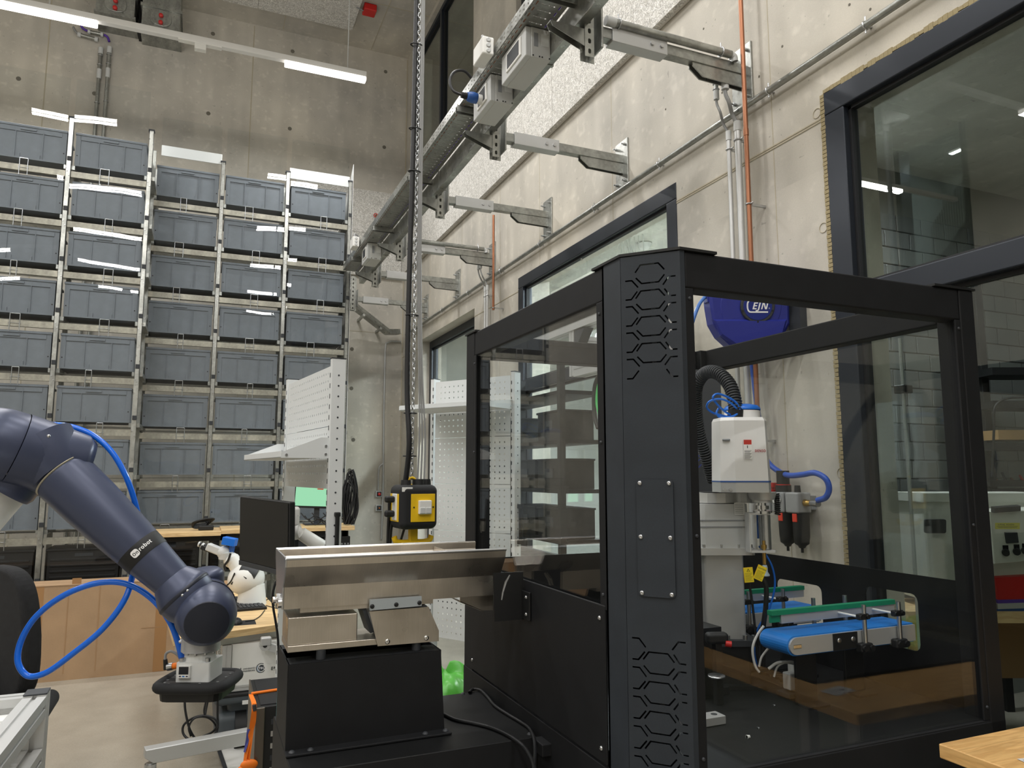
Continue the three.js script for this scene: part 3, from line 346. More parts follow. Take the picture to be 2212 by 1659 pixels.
for (const [z, r, label, y1] of [[-2.905, 0.0115, 'thin steel conduit running down beside the copper pipe', 3.28], [-2.835, 0.0165, 'thick steel conduit running down behind the copper pipe', 3.3], [-6.47, 0.0115, 'thin steel conduit dropping between the far windows', 3.3], [-6.41, 0.0115, 'second steel conduit dropping between the far windows', 3.3]]) {
  const t = thing('drop_conduit', label, 'conduit'), x = 2.455; obj('pipe', cy(V(x, 0.9, z), V(x, y1, z), r, r, 16), M.alu, t); obj('sleeve', cy(V(x, y1 - 0.01, z), V(x, y1 + 0.04, z), r + 0.003, r + 0.003, 14), M.lightGrey, t); obj('clamp', clampGeo(x, y1 - 0.06, z, r, 'y'), M.chromeSoft, t);
  obj('flex_cable', tb([V(x, y1 + 0.03, z), V(x - 0.02, y1 + 0.08, z - 0.012), V(x - 0.06, y1 + 0.13, z + 0.012), V(x - 0.07, y1 + 0.18, z), V(x - 0.07, y1 + 0.24, z)], r * 0.62, 7), M.cableGrey, t);
  obj('upper_sleeve', cy(V(x - 0.07, y1 + 0.2, z), V(x - 0.07, y1 + 0.25, z), r + 0.003, r + 0.003, 14), M.lightGrey, t); obj('stub', cy(V(x - 0.07, y1 + 0.24, z), V(x - 0.07, y1 + 0.33, z), r, r, 14), M.zinc, t); for (const dy of [0.255, 0.285, 0.315]) obj('clamp', fin(new THREE.TorusGeometry(r + 0.003, 0.004, 6, 14)).rotateX(Math.PI / 2).translate(x - 0.07, y1 + dy, z), M.chromeSoft, t);
}
for (const [z, label] of [[-2.79, 'round conduit strapped along the first wall arm'], [-6.34, 'round conduit strapped along the fourth wall arm']]) { const t = thing('arm_conduit', label, 'conduit'); obj('pipe', cy(V(1.7, 3.667, z), V(2.39, 3.667, z), 0.02, 0.02, 16), M.zinc, t); obj('end_sleeve', cy(V(1.66, 3.667, z), V(1.71, 3.667, z), 0.023, 0.023, 16), M.lightGrey, t); for (const x of [1.73, 2.33]) obj('clamp', [fin(new THREE.TorusGeometry(0.023, 0.004, 6, 16)).rotateY(Math.PI / 2).translate(x, 3.667, z), cy(V(x, 3.69, z), V(x, 3.715, z), 0.004, 0.004, 6)], M.chromeSoft, t); obj('elbow', tb([V(2.385, 3.667, z), V(2.41, 3.66, z), V(2.415, 3.635, z)], 0.017, 10), M.lightGrey, t); }
for (const [px0, px1, x, yTop, yBot, label] of [[1599, 1625.5, 2.4, 4.9, 1.35, 'long copper pipe running down the pier beside the tall glazing'], [1064, 1077, 2.4, 3.93, 3.03, 'short copper pipe hanging below the third wall arm']]) {
  const p = px0 > 1500 ? PX(1606, 150, x) : PX(1066, 520, x), t = thing('copper_pipe', label, 'pipe'); obj('pipe', cy(V(x, yBot, p.z), V(x, yTop, p.z), 0.0115, 0.0115, 16), M.copper, t); for (const y of px0 > 1500 ? [2.85, 1.7] : [3.05]) obj('clamp', clampGeo(x, y, p.z, 0.0115, 'y'), M.chromeSoft, t); if (px0 > 1500) obj('joint', cy(V(x, 3.2, p.z), V(x, 3.235, p.z), 0.0135, 0.0135, 16), M.copper, t);
}
// conduits on the end wall above the crates
{ const t = thing('wall_conduit', 'pair of steel conduits running down the end wall behind the crates', 'conduit'); for (const [px, py] of [[216, 130], [235, 128]]) { const p = PZ(px, py, ZB + 0.04); obj('pipe', cy(V(p.x, 0.3, p.z), V(p.x, p.y - 0.12, p.z), 0.021, 0.021, 14), M.zinc, t); obj('sleeve', [cy(V(p.x, p.y - 0.24, p.z), V(p.x, p.y - 0.12, p.z), 0.026, 0.026, 14), cy(V(p.x, p.y + 0.08, p.z), V(p.x, p.y + 0.16, p.z), 0.028, 0.028, 14)], M.lightGrey, t); obj('stub', cy(V(p.x, p.y - 0.12, p.z), V(p.x, p.y + 0.1, p.z), 0.023, 0.023, 14), M.zinc, t); for (const dy of [0.06, -0.06, -0.55]) obj('clamp', fin(new THREE.TorusGeometry(0.026, 0.005, 6, 14)).rotateX(Math.PI / 2).translate(p.x, p.y + dy, p.z), M.chromeSoft, t); } 
  for (const [a, b, c] of [[[168, 74], [212, 86], M.zinc], [[190, 68], [223, 75], M.zinc]]) { const p = PZ(...a, ZB + 0.05), q = PZ(...b, ZB + 0.05); obj('stub', cy(p, q, 0.022, 0.022, 12), c, t); obj('sleeve', [cy(p, p.clone().lerp(q, 0.16), 0.03, 0.03, 12), cy(q.clone().lerp(p, 0.16), q, 0.03, 0.03, 12)], M.lightGrey, t); }
  for (const [pts, m] of [[[[225, 75], [232, 80], [236, 90]], M.purple], [[[158, 58], [162, 66], [168, 73]], M.cableGrey], [[[175, 55], [180, 62], [189, 67]], M.purple]]) obj('cable', tb(pts.map(([a, b]) => PZ(a, b, ZB + 0.05)), 0.014, 7), m, t); }
{ // tray and small conduits low in the corner
  const t = thing('corner_tray', 'short cable tray leading round the hall corner under the arms', 'cable tray'); const a = PX(765, 662, 1.75), q = PZ(765, 665, -9.4), r = PZ(838, 722, -9.62), e = PZ(862, 722, -9.66);
  obj('tray_run', [bar(q, r, 0.14, 0.004), bar(q.clone().add(V(0, 0.03, 0.07)), r.clone().add(V(0, 0.03, 0.07)), 0.003, 0.06)], M.zinc, t); obj('tray_run', [bar(r, e, 0.14, 0.004), bar(r.clone().add(V(0, 0.03, 0.07)), e.clone().add(V(0, 0.03, 0.07)), 0.003, 0.06)], M.zinc, t); for (const f of [0.25, 0.75]) obj('bracket', bar(q.clone().lerp(r, f).add(V(0, -0.02, 0)).setZ(ZB - 0.002), q.clone().lerp(r, f).add(V(0, -0.02, 0.08)), 0.03, 0.03), M.zinc, t);
  const c = thing('corner_conduit', 'thin conduit running down the end wall corner to the buttons', 'conduit'), zz = ZB + 0.025; const pts = [[866, 738], [845, 737], [834, 742], [832, 760], [829, 900], [828, 1040]].map(([x, y]) => PZ(x, y, zz)); for (let k = 0; k < pts.length - 1; k++) obj('pipe', cy(pts[k], pts[k + 1], 0.013, 0.013, 10), M.aluMatt, c); obj('branch', tb([[829, 1000], [820, 1008], [818, 1020], [817, 1058]].map(([x, y]) => PZ(x, y, zz)), 0.01, 8), M.aluMatt, c); obj('pipe', cy(PZ(828, 1040, zz), PZ(824, 1165, zz), 0.013, 0.013, 10), M.aluMatt, c);
  for (const [py, m, l] of [[1067, M.red, 'small grey box with a red emergency button on the end wall'], [1097, M.orange, 'small grey box with an orange light under the red button']]) { const b = thing('wall_button', l, 'button'), p = PZ(817, py, ZB); obj('box', rb2(p.x - 0.04, p.x + 0.04, p.y - 0.04, p.y + 0.04, ZB, ZB + 0.05, 0.005), M.lightGrey, b); obj('face', b2(p.x - 0.031, p.x + 0.031, p.y - 0.031, p.y + 0.031, ZB + 0.05, ZB + 0.053), M.darkGrey, b); const r0 = m === M.red ? 0.02 : 0.007; obj('knob', lt([[0, 0], [r0, 0], [r0, 0.02], [r0 * 0.7, 0.028], [0, 0.028]], V(p.x, p.y, ZB + 0.053), V(p.x, p.y, ZB + 1), 16), m, b); }
}
{ // wires coming out of the end wall board
  const t = thing('sprinkler_valve', 'small copper coloured fitting on the end wall board', 'fitting'), p = PZ(811, 466, ZB + 0.07); obj('body', [cy(p, p.clone().add(V(0.06, 0, 0)), 0.02), cy(p.clone().add(V(0.03, 0, 0)), p.clone().add(V(0.03, -0.08, 0)), 0.008)], M.copper, t); obj('wheel', fin(new THREE.TorusGeometry(0.025, 0.006, 6, 14)).translate(p.x, p.y, p.z + 0.02), M.red, t);
}
// ---------- shared small makers ----------
function decal(name, c, right, up, w, h, px, draw, parent, o = {}) {          // flat print on a surface
  const r = right.clone().normalize(), n = new THREE.Vector3().crossVectors(r, up).normalize(), u = new THREE.Vector3().crossVectors(n, r);
  const g = new THREE.PlaneGeometry(w, h); g.applyMatrix4(new THREE.Matrix4().makeBasis(r, u, n)); g.translate(c.x + n.x * 0.0012, c.y + n.y * 0.0012, c.z + n.z * 0.0012);
  const t = canvasTex(px, Math.round(px * h / w), draw); return obj(name, fin(g), new THREE.MeshStandardMaterial({ map: t, roughness: 0.5, transparent: !o.solid, alphaTest: 0 }), parent, true);
}
const label = (bg, lines) => (g, w, h) => { g.fillStyle = bg; g.fillRect(0, 0, w, h); lines(g, w, h); };
const RT = V(Math.cos(YAW), 0, Math.sin(YAW)), FW = V(Math.sin(YAW), 0, -Math.cos(YAW));      // across and into the picture, level
const off = (p, r = 0, u = 0, f = 0) => p.clone().addScaledVector(RT, r).addScaledVector(UP, u).addScaledVector(FW, f);
function polyZ(pix, z, th, holes = []) { const q = (l) => l.map(([a, b]) => { const p = PZ(a, b, z); return [p.x, p.y]; }); return ex(q(pix), th, holes.map(q)).translate(0, 0, z - th); }      // an outline lying on the plane z
function screwGeo(c, n, r = 0.004) { const b = c.clone().addScaledVector(n, 0.0045); return lt([[r, 0], [r, 0.001], [r * 0.8, 0.003], [r * 0.35, 0.0042], [r * 0.3, 0.003], [0, 0.003]], c, b, 10); }
function loft(plan, y0, y1, k0, k1, o, cap = 0) {          // plan [[r, f]] about o, scaled k0 at y0 and k1 at y1
  const pos = [], ring = (k, y) => plan.map(([a, b]) => off(V(o.x, y, o.z), a * k, 0, b * k)), A = ring(k0, y0), B = ring(k1, y1), cA = V(o.x, y0, o.z), cB = V(o.x, y1, o.z);
  const tri = (...v) => v.forEach((p) => pos.push(p.x, p.y, p.z)), n = plan.length;
  for (let i = 0; i < n; i++) { const j = (i + 1) % n; tri(A[i], A[j], B[j]); tri(A[i], B[j], B[i]); tri(cA, A[j], A[i]); tri(cB, B[i], B[j]); }
  const g = new THREE.BufferGeometry(); g.setAttribute('position', new THREE.Float32BufferAttribute(pos, 3)); g.computeVertexNormals(); g.setAttribute('uv', new THREE.Float32BufferAttribute(new Float32Array(pos.length / 3 * 2), 2)); return g;
}
const rplan = (w, d, r) => rrect(-w / 2, -d / 2, w / 2, d / 2, r);

// ---------- robot cell ----------
const CX0 = 0.845, CX1 = 1.87, CZ0 = -2.41, CZ1 = -1.275, CT = 2.03, CY0 = 0.919, GLY = 1.257, GFY = 0.948, RLB = 1.948;
const cell = thing('robot_cell', 'black framed robot cell with clear panes and honeycomb corner post', 'machine enclosure');
{
  const add = (n, g, m = M.blackPaint, p = cell) => obj(n, g, m, p);
  // base cabinet, table and lower skirts
  add('base_cabinet', [b2(CX0 + 0.02, CX1 - 0.02, 0.1, 0.9, CZ0 + 0.02, CZ1 - 0.03)], M.blackPlate); for (const x of [CX0 + 0.06, CX1 - 0.06]) for (const z of [CZ0 + 0.06, CZ1 - 0.08]) add('foot', [cy(V(x, 0.02, z), V(x, 0.1, z), 0.015), cy(V(x, 0, z), V(x, 0.02, z), 0.035)], M.black);
  add('table_plate', rb2(CX0 + 0.01, CX1 - 0.01, 0.905, 0.945, CZ0 + 0.01, CZ1 - 0.012, 0.003), M.blackPlate);
  add('front_skirt', rb2(CX0 + 0.09, CX1, 0.6, GFY - 0.003, CZ1 - 0.012, CZ1, 0.003)); add('side_skirt', rb2(CX0 - 0.002, CX0 + 0.01, 0.55, CY0 - 0.006, CZ0, CZ1 - 0.1, 0.002)); 
  // posts
  const chA = V(CX0, 0, -1.375), chB = V(0.935, 0, CZ1);
  add('corner_post', [ex([[CX0, 1.457], [CX0 + 0.012, 1.457], [CX0 + 0.012, 1.38], [CX0, 1.376]], 1.43).rotateX(-Math.PI / 2).translate(0, 0.6, 0).scale(1, 1, 1), ex([[0.933, -CZ1], [0.945, -CZ1], [0.945, -CZ1 + 0.035], [0.933, -CZ1 + 0.035]], 1.43).rotateX(-Math.PI / 2).translate(0, 0.6, 0), b2(0.905, 0.935, 0.6, CT, -1.33, -1.325), b2(0.88, 0.885, 0.6, CT, -1.46, -1.4), ex([[CX0, 1.457], [0.887, 1.457], [0.887, 1.45], [CX0, 1.45]], 1.43).rotateX(-Math.PI / 2).translate(0, 0.6, 0)], M.post);
  const W = chA.distanceTo(chB), dir = chB.clone().sub(chA).normalize(), nrm = new THREE.Vector3().crossVectors(dir, UP).normalize();
  const ribbon = (pts, w) => { const L = [], Rr = []; for (let i = 0; i < pts.length; i++) { const a = pts[Math.max(0, i - 1)], b = pts[Math.min(pts.length - 1, i + 1)], p = pts[i]; let d1 = [p[0] - a[0], p[1] - a[1]], d2 = [b[0] - p[0], b[1] - p[1]]; const nn = (d) => { const l = Math.hypot(...d) || 1; return [d[0] / l, d[1] / l]; }; if (i === 0) d1 = d2; if (i === pts.length - 1) d2 = d1; d1 = nn(d1); d2 = nn(d2); const m = nn([d1[0] + d2[0], d1[1] + d2[1]]), k = w / 2 / Math.max(0.4, m[0] * d1[0] + m[1] * d1[1]); L.push([p[0] - m[1] * k, p[1] + m[0] * k]); Rr.unshift([p[0] + m[1] * k, p[1] - m[0] * k]); } return [...L, ...Rr]; };
  const slots = [], sA = [[-0.033, 0.005], [-0.021, 0.021], [0.019, 0.021], [0.032, 0.005]], sB = [[-0.032, -0.007], [-0.019, -0.021], [0.019, -0.021], [0.032, -0.006]], sC = [[-0.056, -0.012], [-0.041, -0.012], [-0.027, -0.029]], sD = [[0.056, -0.012], [0.041, -0.012], [0.028, -0.029]], sE = [[-0.056, 0.004], [-0.043, 0.004], [-0.029, 0.021]], sF = [[0.056, 0.004], [0.043, 0.004], [0.031, 0.021]];
  const put = (s, cx, cyy) => slots.push(ribbon(s.map(([a, b]) => [cx + a, cyy + b]), 0.0034)), cx = W / 2, yT = PX(1375, 603, 0.888).y, yB = PX(1390, 1420, 0.888).y, pit = 0.0587;
  for (let k = 0; k < 4; k++) { const y = yT - k * pit; put(sA, cx, y); put(sB, cx, y); put(sC, cx, y); put(sD, cx, y); put(sE, cx, y - pit); put(sF, cx, y - pit); }
  put(sC, cx, yB + pit); put(sD, cx, yB + pit);
  for (let k = 0; k < 5; k++) { const y = yB - k * pit; if (k < 4) { put(sA, cx, y); put(sE, cx, y); put(sF, cx, y); put(sC, cx, y); put(sD, cx, y); } if (k < 4) put(sB, cx, y); else { put(sA, cx, y); put(sE, cx, y); put(sF, cx, y); } }
  const plate = ex(rect(0.001, 0.6, W - 0.001, CT - 0.002), 0.0025, slots); plate.applyMatrix4(new THREE.Matrix4().makeBasis(dir, UP, nrm.clone().negate().clone().multiplyScalar(-1))); plate.translate(chA.x, 0, chA.z); add('honeycomb_panel', plate, M.post);
  const acc = ex(rrect(0.028, PX(1392, 1282, 0.888).y, W - 0.028, PX(1380, 1035, 0.888).y, 0.008), 0.003); acc.applyMatrix4(new THREE.Matrix4().makeBasis(dir, UP, nrm)); acc.translate(chA.x + nrm.x * 0.0035, 0, chA.z + nrm.z * 0.0035); const cov = add('cover_plate', acc, M.post);
  for (const [a, py] of [[0.036, 1043], [W - 0.036, 1043], [0.036, 1156], [W - 0.036, 1156], [0.036, 1273], [W - 0.036, 1273]]) { const y = PX(1385, py, 0.888).y, c = V(chA.x + dir.x * a + nrm.x * 0.0065, y, chA.z + dir.z * a + nrm.z * 0.0065); add('screw', screwGeo(c, nrm, 0.005), M.chromeSoft, cov); }
  add('corner_inner', ex([[CX0 + 0.035, 1.42], [0.9, 1.34]].concat([[0.93, 1.36], [0.89, 1.43]]), 1.4).rotateX(-Math.PI / 2).translate(0, 0.61, 0), M.black);
  add('cap_plate', ex([[CX0 - 0.004, 1.5], [CX0 - 0.004, 1.373], [0.931, -CZ1 - 0.004], [1.03, -CZ1 - 0.004], [1.03, -CZ1 + 0.05], [0.9, 1.5]], 0.006).rotateX(-Math.PI / 2).translate(0, CT, 0), M.black);
  const post = (n, x0, x1, z0, z1) => add(n, rb2(x0, x1, 0.6, CT, z0, z1, 0.004)); 
  post('rear_post', CX0, CX0 + 0.06, CZ0, CZ0 + 0.08); post('front_post', CX1 - 0.055, CX1, CZ1 - 0.07, CZ1); post('rear_post', CX1 - 0.08, CX1, CZ0, CZ0 + 0.08);
  add('cap_plate', b2(CX0 - 0.004, CX0 + 0.07, CT, CT + 0.006, CZ0 - 0.004, CZ0 + 0.1), M.black); add('cap_plate', b2(CX1 - 0.15, CX1 + 0.004, CT, CT + 0.006, CZ1 - 0.08, CZ1 + 0.004), M.black);
  // top rails
  add('top_rail', rb2(CX0 + 0.002, CX0 + 0.055, RLB, CT, CZ0 + 0.08, -1.457, 0.005)); add('top_rail', rb2(0.947, CX1 - 0.056, RLB, CT, CZ1 - 0.055, CZ1 - 0.002, 0.005)); add('top_rail', rb2(CX1 - 0.055, CX1 - 0.002, RLB, CT, CZ0 + 0.08, CZ1 - 0.07, 0.005)); add('top_rail', rb2(CX0 + 0.06, CX1 - 0.08, RLB, CT, CZ0 + 0.002, CZ0 + 0.055, 0.005));
  // lower panels
  const lp = add('side_panel', rb2(CX0 - 0.003, CX0 + 0.003, CY0, GLY, CZ0 + 0.075, -1.462, 0.003)); for (const [y, z] of [[GLY - 0.03, -1.485], [CY0 + 0.03, -1.485], [CY0 + 0.03, CZ0 + 0.09]]) add('screw', screwGeo(V(CX0 - 0.003, y, z), V(-1, 0, 0), 0.005), M.chromeSoft, lp);
  const op = (z0, z1, y0, y1) => rrect(-z1, y0, -z0, y1, 0.02);
  add('side_panel', exX(rect(-CZ1 + 0.07, 0.93, -CZ0 - 0.08, 1.268), CX1 - 0.02, 0.004, [op(-1.66, -1.485, 1.06, 1.215), op(-2.03, -1.83, 1.04, 1.19)]), M.blackPlate); add('rear_panel', b2(CX0 + 0.06, CX1 - 0.08, CY0, 1.262, CZ0 + 0.02, CZ0 + 0.024), M.blackPlate);
  add('rear_corner_panel', [b2(CX1 - 0.21, CX1 - 0.08, 0.946, RLB, CZ0 + 0.04, CZ0 + 0.046), ex([[CX1 - 0.21, -CZ0 - 0.04], [CX1 - 0.06, -CZ0 - 0.17], [CX1 - 0.055, -CZ0 - 0.165], [CX1 - 0.205, -CZ0 - 0.035]], 1.0).rotateX(-Math.PI / 2).translate(0, 0.946, 0)], M.darkGrey);
  add('logo_plate', [ex(disc(0, 0, 0.055, 4), 0.002, [disc(0, 0, 0.049, 4)]), ex(disc(0, 0, 0.03, 4), 0.002, [disc(0, 0, 0.026, 4)])].map((g) => { g.rotateY(R(-41)); const p = PD(1500, 990, 2.75); return g.translate(p.x - 0.02, p.y, p.z + 0.02); }), mat(0x27357e, 0.5));
  // pane clamping strips and panes
  const strip = (x0, x1, y0, y1, z0, z1) => add('pane_strip', rb2(x0, x1, y0, y1, z0, z1, 0.002));
  strip(CX0 - 0.001, CX0 + 0.004, GLY - 0.01, RLB, CZ0 + 0.08, CZ0 + 0.1); strip(CX0 - 0.001, CX0 + 0.004, GLY - 0.01, RLB, -1.485, -1.457); strip(0.945, 0.968, GFY, RLB, CZ1 - 0.008, CZ1 - 0.002); strip(CX1 - 0.075, CX1 - 0.055, GFY, RLB, CZ1 - 0.008, CZ1 - 0.002); strip(0.945, CX1 - 0.055, GFY - 0.006, GFY, CZ1 - 0.012, CZ1 - 0.002);
  for (const y of [1.92, 1.62, 1.28]) { add('screw', screwGeo(V(CX0 - 0.001, y, -1.47), V(-1, 0, 0)), M.darkGrey); add('screw', screwGeo(V(CX0 - 0.001, y, CZ0 + 0.09), V(-1, 0, 0)), M.darkGrey); } for (const y of [1.925, 1.42, 0.98]) { add('screw', screwGeo(V(0.957, y, CZ1 - 0.002), V(0, 0, 1)), M.darkGrey); add('screw', screwGeo(V(CX1 - 0.064, y, CZ1 - 0.002), V(0, 0, 1)), M.darkGrey); }
  add('side_pane', b2(CX0 + 0.008, CX0 + 0.012, GLY - 0.02, RLB + 0.01, CZ0 + 0.07, -1.45), M.cellGlass); add('front_pane', b2(0.94, CX1 - 0.05, GFY - 0.01, RLB + 0.01, CZ1 - 0.014, CZ1 - 0.01), M.cellGlass); add('side_pane', b2(CX1 - 0.016, CX1 - 0.012, 1.26, RLB + 0.01, CZ0 + 0.07, CZ1 - 0.065), M.cellGlass); add('rear_pane', b2(CX0 + 0.055, CX1 - 0.2, 1.25, RLB + 0.01, CZ0 + 0.014, CZ0 + 0.018), M.cellGlass);
}
// ---------- conveyors ----------
function conveyor(name, lab, x0, x1, zn, zf, yTop, withNear) {
  const t = thing(name, lab, 'conveyor belt'), h = 0.05, zc = (zn + zf) / 2, w = zn - zf - 0.012; const a = (n, g, m = M.chromeSoft, p = t) => obj(n, g, m, p);
  const prof = []; const r = h / 2, xr = x0 + r; for (let k = 0; k <= 12; k++) prof.push([xr + r * Math.cos(R(90 + k * 15)), yTop - r + r * Math.sin(R(90 + k * 15))]); prof.push([x1, yTop - h], [x1, yTop]);
  a('belt', ex(prof, w).translate(0, 0, zf + 0.006), M.beltBlue);
  for (const [z, nn] of [[zn - 0.006, 1], [zf, -1]]) { const pf = prof.map(([x, y]) => [x0 + 0.004 + (x - x0) * 0.995, yTop - r + (y - yTop + r) * 0.86]); const sr = a('side_rail', ex(pf, 0.006).translate(0, 0, z), M.alu); if (nn > 0) { a('slot_cover', rb2(x0 + 0.014, x0 + 0.042, yTop - 0.03, yTop - 0.02, z + 0.005, z + 0.008, 0.004), M.chrome, sr); } }
  const pl = a('coupling_plate', b2(x0 + 0.15, x0 + 0.235, yTop - 0.047, yTop - 0.004, zn, zn + 0.003), M.black); for (const x of [0.168, 0.217]) a('screw', lt([[0, 0], [0.007, 0], [0.007, 0.003], [0.003, 0.004], [0, 0.004]], V(x0 + x, yTop - 0.022, zn + 0.003), V(x0 + x, yTop - 0.022, zn + 1), 14), M.chromeSoft, pl);
  // guide rail with green lining on post clamps
  const gz = zc - 0.012; a('guide_rail', rb2(x0 + 0.035, x1 - 0.002, yTop + 0.02, yTop + 0.044, gz, gz + 0.008, 0.001), M.alu); a('guide_lining', [rb2(x0, x1 - 0.002, yTop + 0.043, yTop + 0.056, gz - 0.006, gz + 0.012, 0.001), b2(x0, x0 + 0.034, yTop + 0.024, yTop + 0.045, gz, gz + 0.004)], M.green);
  const g2 = zf - 0.004;
  for (const [x, z] of withNear) {
    const p = a('guide_post', cy(V(x, yTop - 0.055, z), V(x, yTop + 0.065, z), 0.006, 0.006, 12), M.chromeSoft); a('clamp', [rb(0.036, 0.016, 0.014, 0.003, x - 0.006, yTop + 0.035, z), cy(V(x - 0.018, yTop + 0.035, z + 0.006), V(x - 0.018, yTop + 0.035, z + 0.011), 0.006), cy(V(x + 0.006, yTop + 0.035, z + 0.006), V(x + 0.006, yTop + 0.035, z + 0.011), 0.006)], M.black, p); a('clamp', [rb(0.044, 0.024, 0.022, 0.005, x - 0.004, yTop - 0.045, z), cy(V(x - 0.016, yTop - 0.045, z + 0.01), V(x - 0.016, yTop - 0.045, z + 0.016), 0.008), cy(V(x + 0.01, yTop - 0.045, z + 0.01), V(x + 0.01, yTop - 0.045, z + 0.016), 0.008)], M.black, p); a('guide_rod', cy(V(x - 0.018, yTop + 0.035, z), V(x - 0.018, yTop + 0.035, gz), 0.003), M.white, p);
  }
  for (const [x, z, d] of [[x0 + 0.1, zn - 0.05, 0.06], [x0 + Math.min(0.3, x1 - x0 - 0.06), zc - 0.02, 0.06]]) { const lg = a('leg', [rb2(x - 0.035, x + 0.035, 0.946, yTop - h, z - 0.005, z + 0.005, 0.002), b2(x - 0.035, x + 0.035, 0.946, 0.951, z - 0.005, z + 0.045)], M.black); }
  return t;
}
conveyor('conveyor', 'blue belt conveyor with green guide lining behind the front pane of the cell', 1.405, 1.86, -1.508, -1.62, 1.133, [[1.66, -1.498], [1.79, -1.498], [1.62, -1.635], [1.74, -1.635]]);
conveyor('conveyor', 'blue belt conveyor with green guide lining behind the white robot arm', 1.51, 1.86, -1.85, -1.97, 1.124, [[1.565, -1.84], [1.7, -1.84]]);

// ---------- scara robot ----------
{
  const t = thing('scara_robot', 'white and grey scara robot arm hanging over the belts in the cell', 'robot'), a = (n, g, m, p = t) => obj(n, g, m, p), d = 2.15;
  const base = PD(1548, 1130, 2.2), Y = (py, px = 1560, dd = d) => PD(px, py, dd).y;
  const yB0 = Y(1190), yB1 = Y(1088), yA1 = Y(1062);
  const bs = a('base', loft(rplan(0.15, 0.16, 0.02), yB0 + 0.012, yB1, 1, 0.98, base), M.lightGrey); for (const py of [1123, 1137]) a('groove', loft(rplan(0.151, 0.161, 0.02), Y(py) - 0.002, Y(py) + 0.002, 1, 1, base), M.midGrey, bs); a('base_flange', loft(rplan(0.175, 0.17, 0.012), yB0 - 0.008, yB0 + 0.012, 1, 1, base), M.alu); for (const r of [-0.06, -0.01, 0.04, 0.075]) a('bolt', cy(off(V(base.x, yB0 + 0.012, base.z), r, 0, -0.075), off(V(base.x, yB0 + 0.022, base.z), r, 0, -0.075), 0.006, 0.006, 8), M.chromeSoft, bs);
  decal('rating_plate', off(V(base.x, Y(1098), base.z), 0.045, 0, -0.081), RT, UP, 0.03, 0.035, 64, label('#d8d8d4', (g, w, h) => { g.fillStyle = '#777'; for (let k = 0; k < 6; k++) g.fillRect(5, 8 + k * 11, w - 14, 3); }), bs, { solid: true });
  const j1 = off(base, -0.01), j2 = off(V(base.x, 0, base.z), 0.055, 0, -0.03);
  a('lower_arm', [loft([...disc(0.005, 0, 0.075, 18)].filter((_, i) => true), yB1 + 0.002, yA1 - 0.004, 1, 1, j1), loft(rplan(0.13, 0.11, 0.02), yB1 + 0.002, yA1 - 0.004, 1, 1, off(j1, 0.03)), loft(disc(0, 0, 0.05, 18), yB1 + 0.002, yA1 - 0.004, 1, 1, off(j1, 0.09, 0, -0.02))], M.alu);
  const c = PD(1597, 1000, d - 0.02); c.y = 0; const plan = [[-0.076, 0.02], [-0.073, -0.06], [-0.036, -0.078], [0.056, -0.078], [0.072, -0.05], [0.074, 0.05], [0.05, 0.1], [-0.05, 0.1]];
  const uH = a('upper_housing', loft(plan, yA1, Y(1041), 1, 1, c), M.alu); a('blue_line', loft(plan, Y(1041), Y(1041) + 0.004, 1.01, 1.01, c), M.plugBlue, uH); for (const r of [-0.066, -0.05]) a('bolt', cy(off(V(c.x, Y(1056), c.z), r, 0, -0.075), off(V(c.x, Y(1056), c.z), r, 0, -0.068), 0.004, 0.004, 8), M.chromeSoft, uH);
  const cv = a('upper_cover', loft(plan, Y(1041) + 0.004, Y(912), 1, 0.94, c), M.whiteGloss); a('upper_cover_top', loft(plan, Y(912), Y(905), 0.94, 0.88, c), M.whiteGloss, cv);
  const tw = off(V(c.x, 0, c.z), 0.026, 0, 0.04); a('tower', cy(V(tw.x, Y(1041), tw.z), V(tw.x, Y(886), tw.z), 0.06, 0.052, 26), M.whiteGloss); a('tower_cap', lt([[0, 0.012], [0.028, 0.012], [0.045, 0.008], [0.053, 0], [0.053, -0.006]], V(tw.x, Y(880), tw.z), V(tw.x, 9, tw.z)), M.blue);
  const n1 = off(V(0, 0, 0), -0.4, 0, -0.9), fR = RT.clone().multiplyScalar(0.92).addScaledVector(FW, -0.4);
  a('connector', rb(0.022, 0.007, 0.006, 0.003).rotateY(-YAW - 0.4).translate(off(c, -0.056, 0, -0.069).x, Y(953), off(c, -0.056, 0, -0.069).z), M.midGrey, cv);
  decal('warning_label', off(V(c.x, Y(973), c.z), 0.001, 0, -0.0778), RT, V(0, 1, 0.02), 0.024, 0.055, 96, label('#f4f3f0', (g, w, h) => { g.fillStyle = '#c8382c'; g.fillRect(4, 2, w - 8, h * 0.24); g.fillStyle = '#222'; g.font = 'bold 34px sans-serif'; g.textAlign = 'center'; g.fillText('ハ', w / 2, h * 0.46); g.fillRect(w * 0.42, h * 0.3, 8, 30); for (let k = 0; k < 9; k++) g.fillRect(8, h * 0.55 + k * 11, w - 16 - (k % 3) * 9, 4); }), cv, { solid: true });
  decal('maker_name', off(V(c.x, Y(976), c.z), 0.036, 0, -0.0776), RT, UP, 0.032, 0.017, 256, (g, w, h) => { g.fillStyle = '#b3242c'; g.font = 'bold 78px sans-serif'; g.textAlign = 'center'; g.textBaseline = 'middle'; g.fillText('DENSO', w / 2, h / 2, w - 8); }, cv);
  const q = off(V(c.x, 0, c.z), 0.055, 0, -0.02), qp = (py) => V(q.x, Y(py), q.z); a('quill_guide', [cy(qp(1078), qp(1062), 0.034, 0.04, 22), cy(qp(1084), qp(1078), 0.028, 0.028, 20)], M.alu); a('quill', [cy(qp(1106), qp(1080), 0.011), cy(qp(1098), qp(1090), 0.018, 0.018, 16), cy(qp(1107), qp(1101), 0.026, 0.026, 18)], M.chrome);
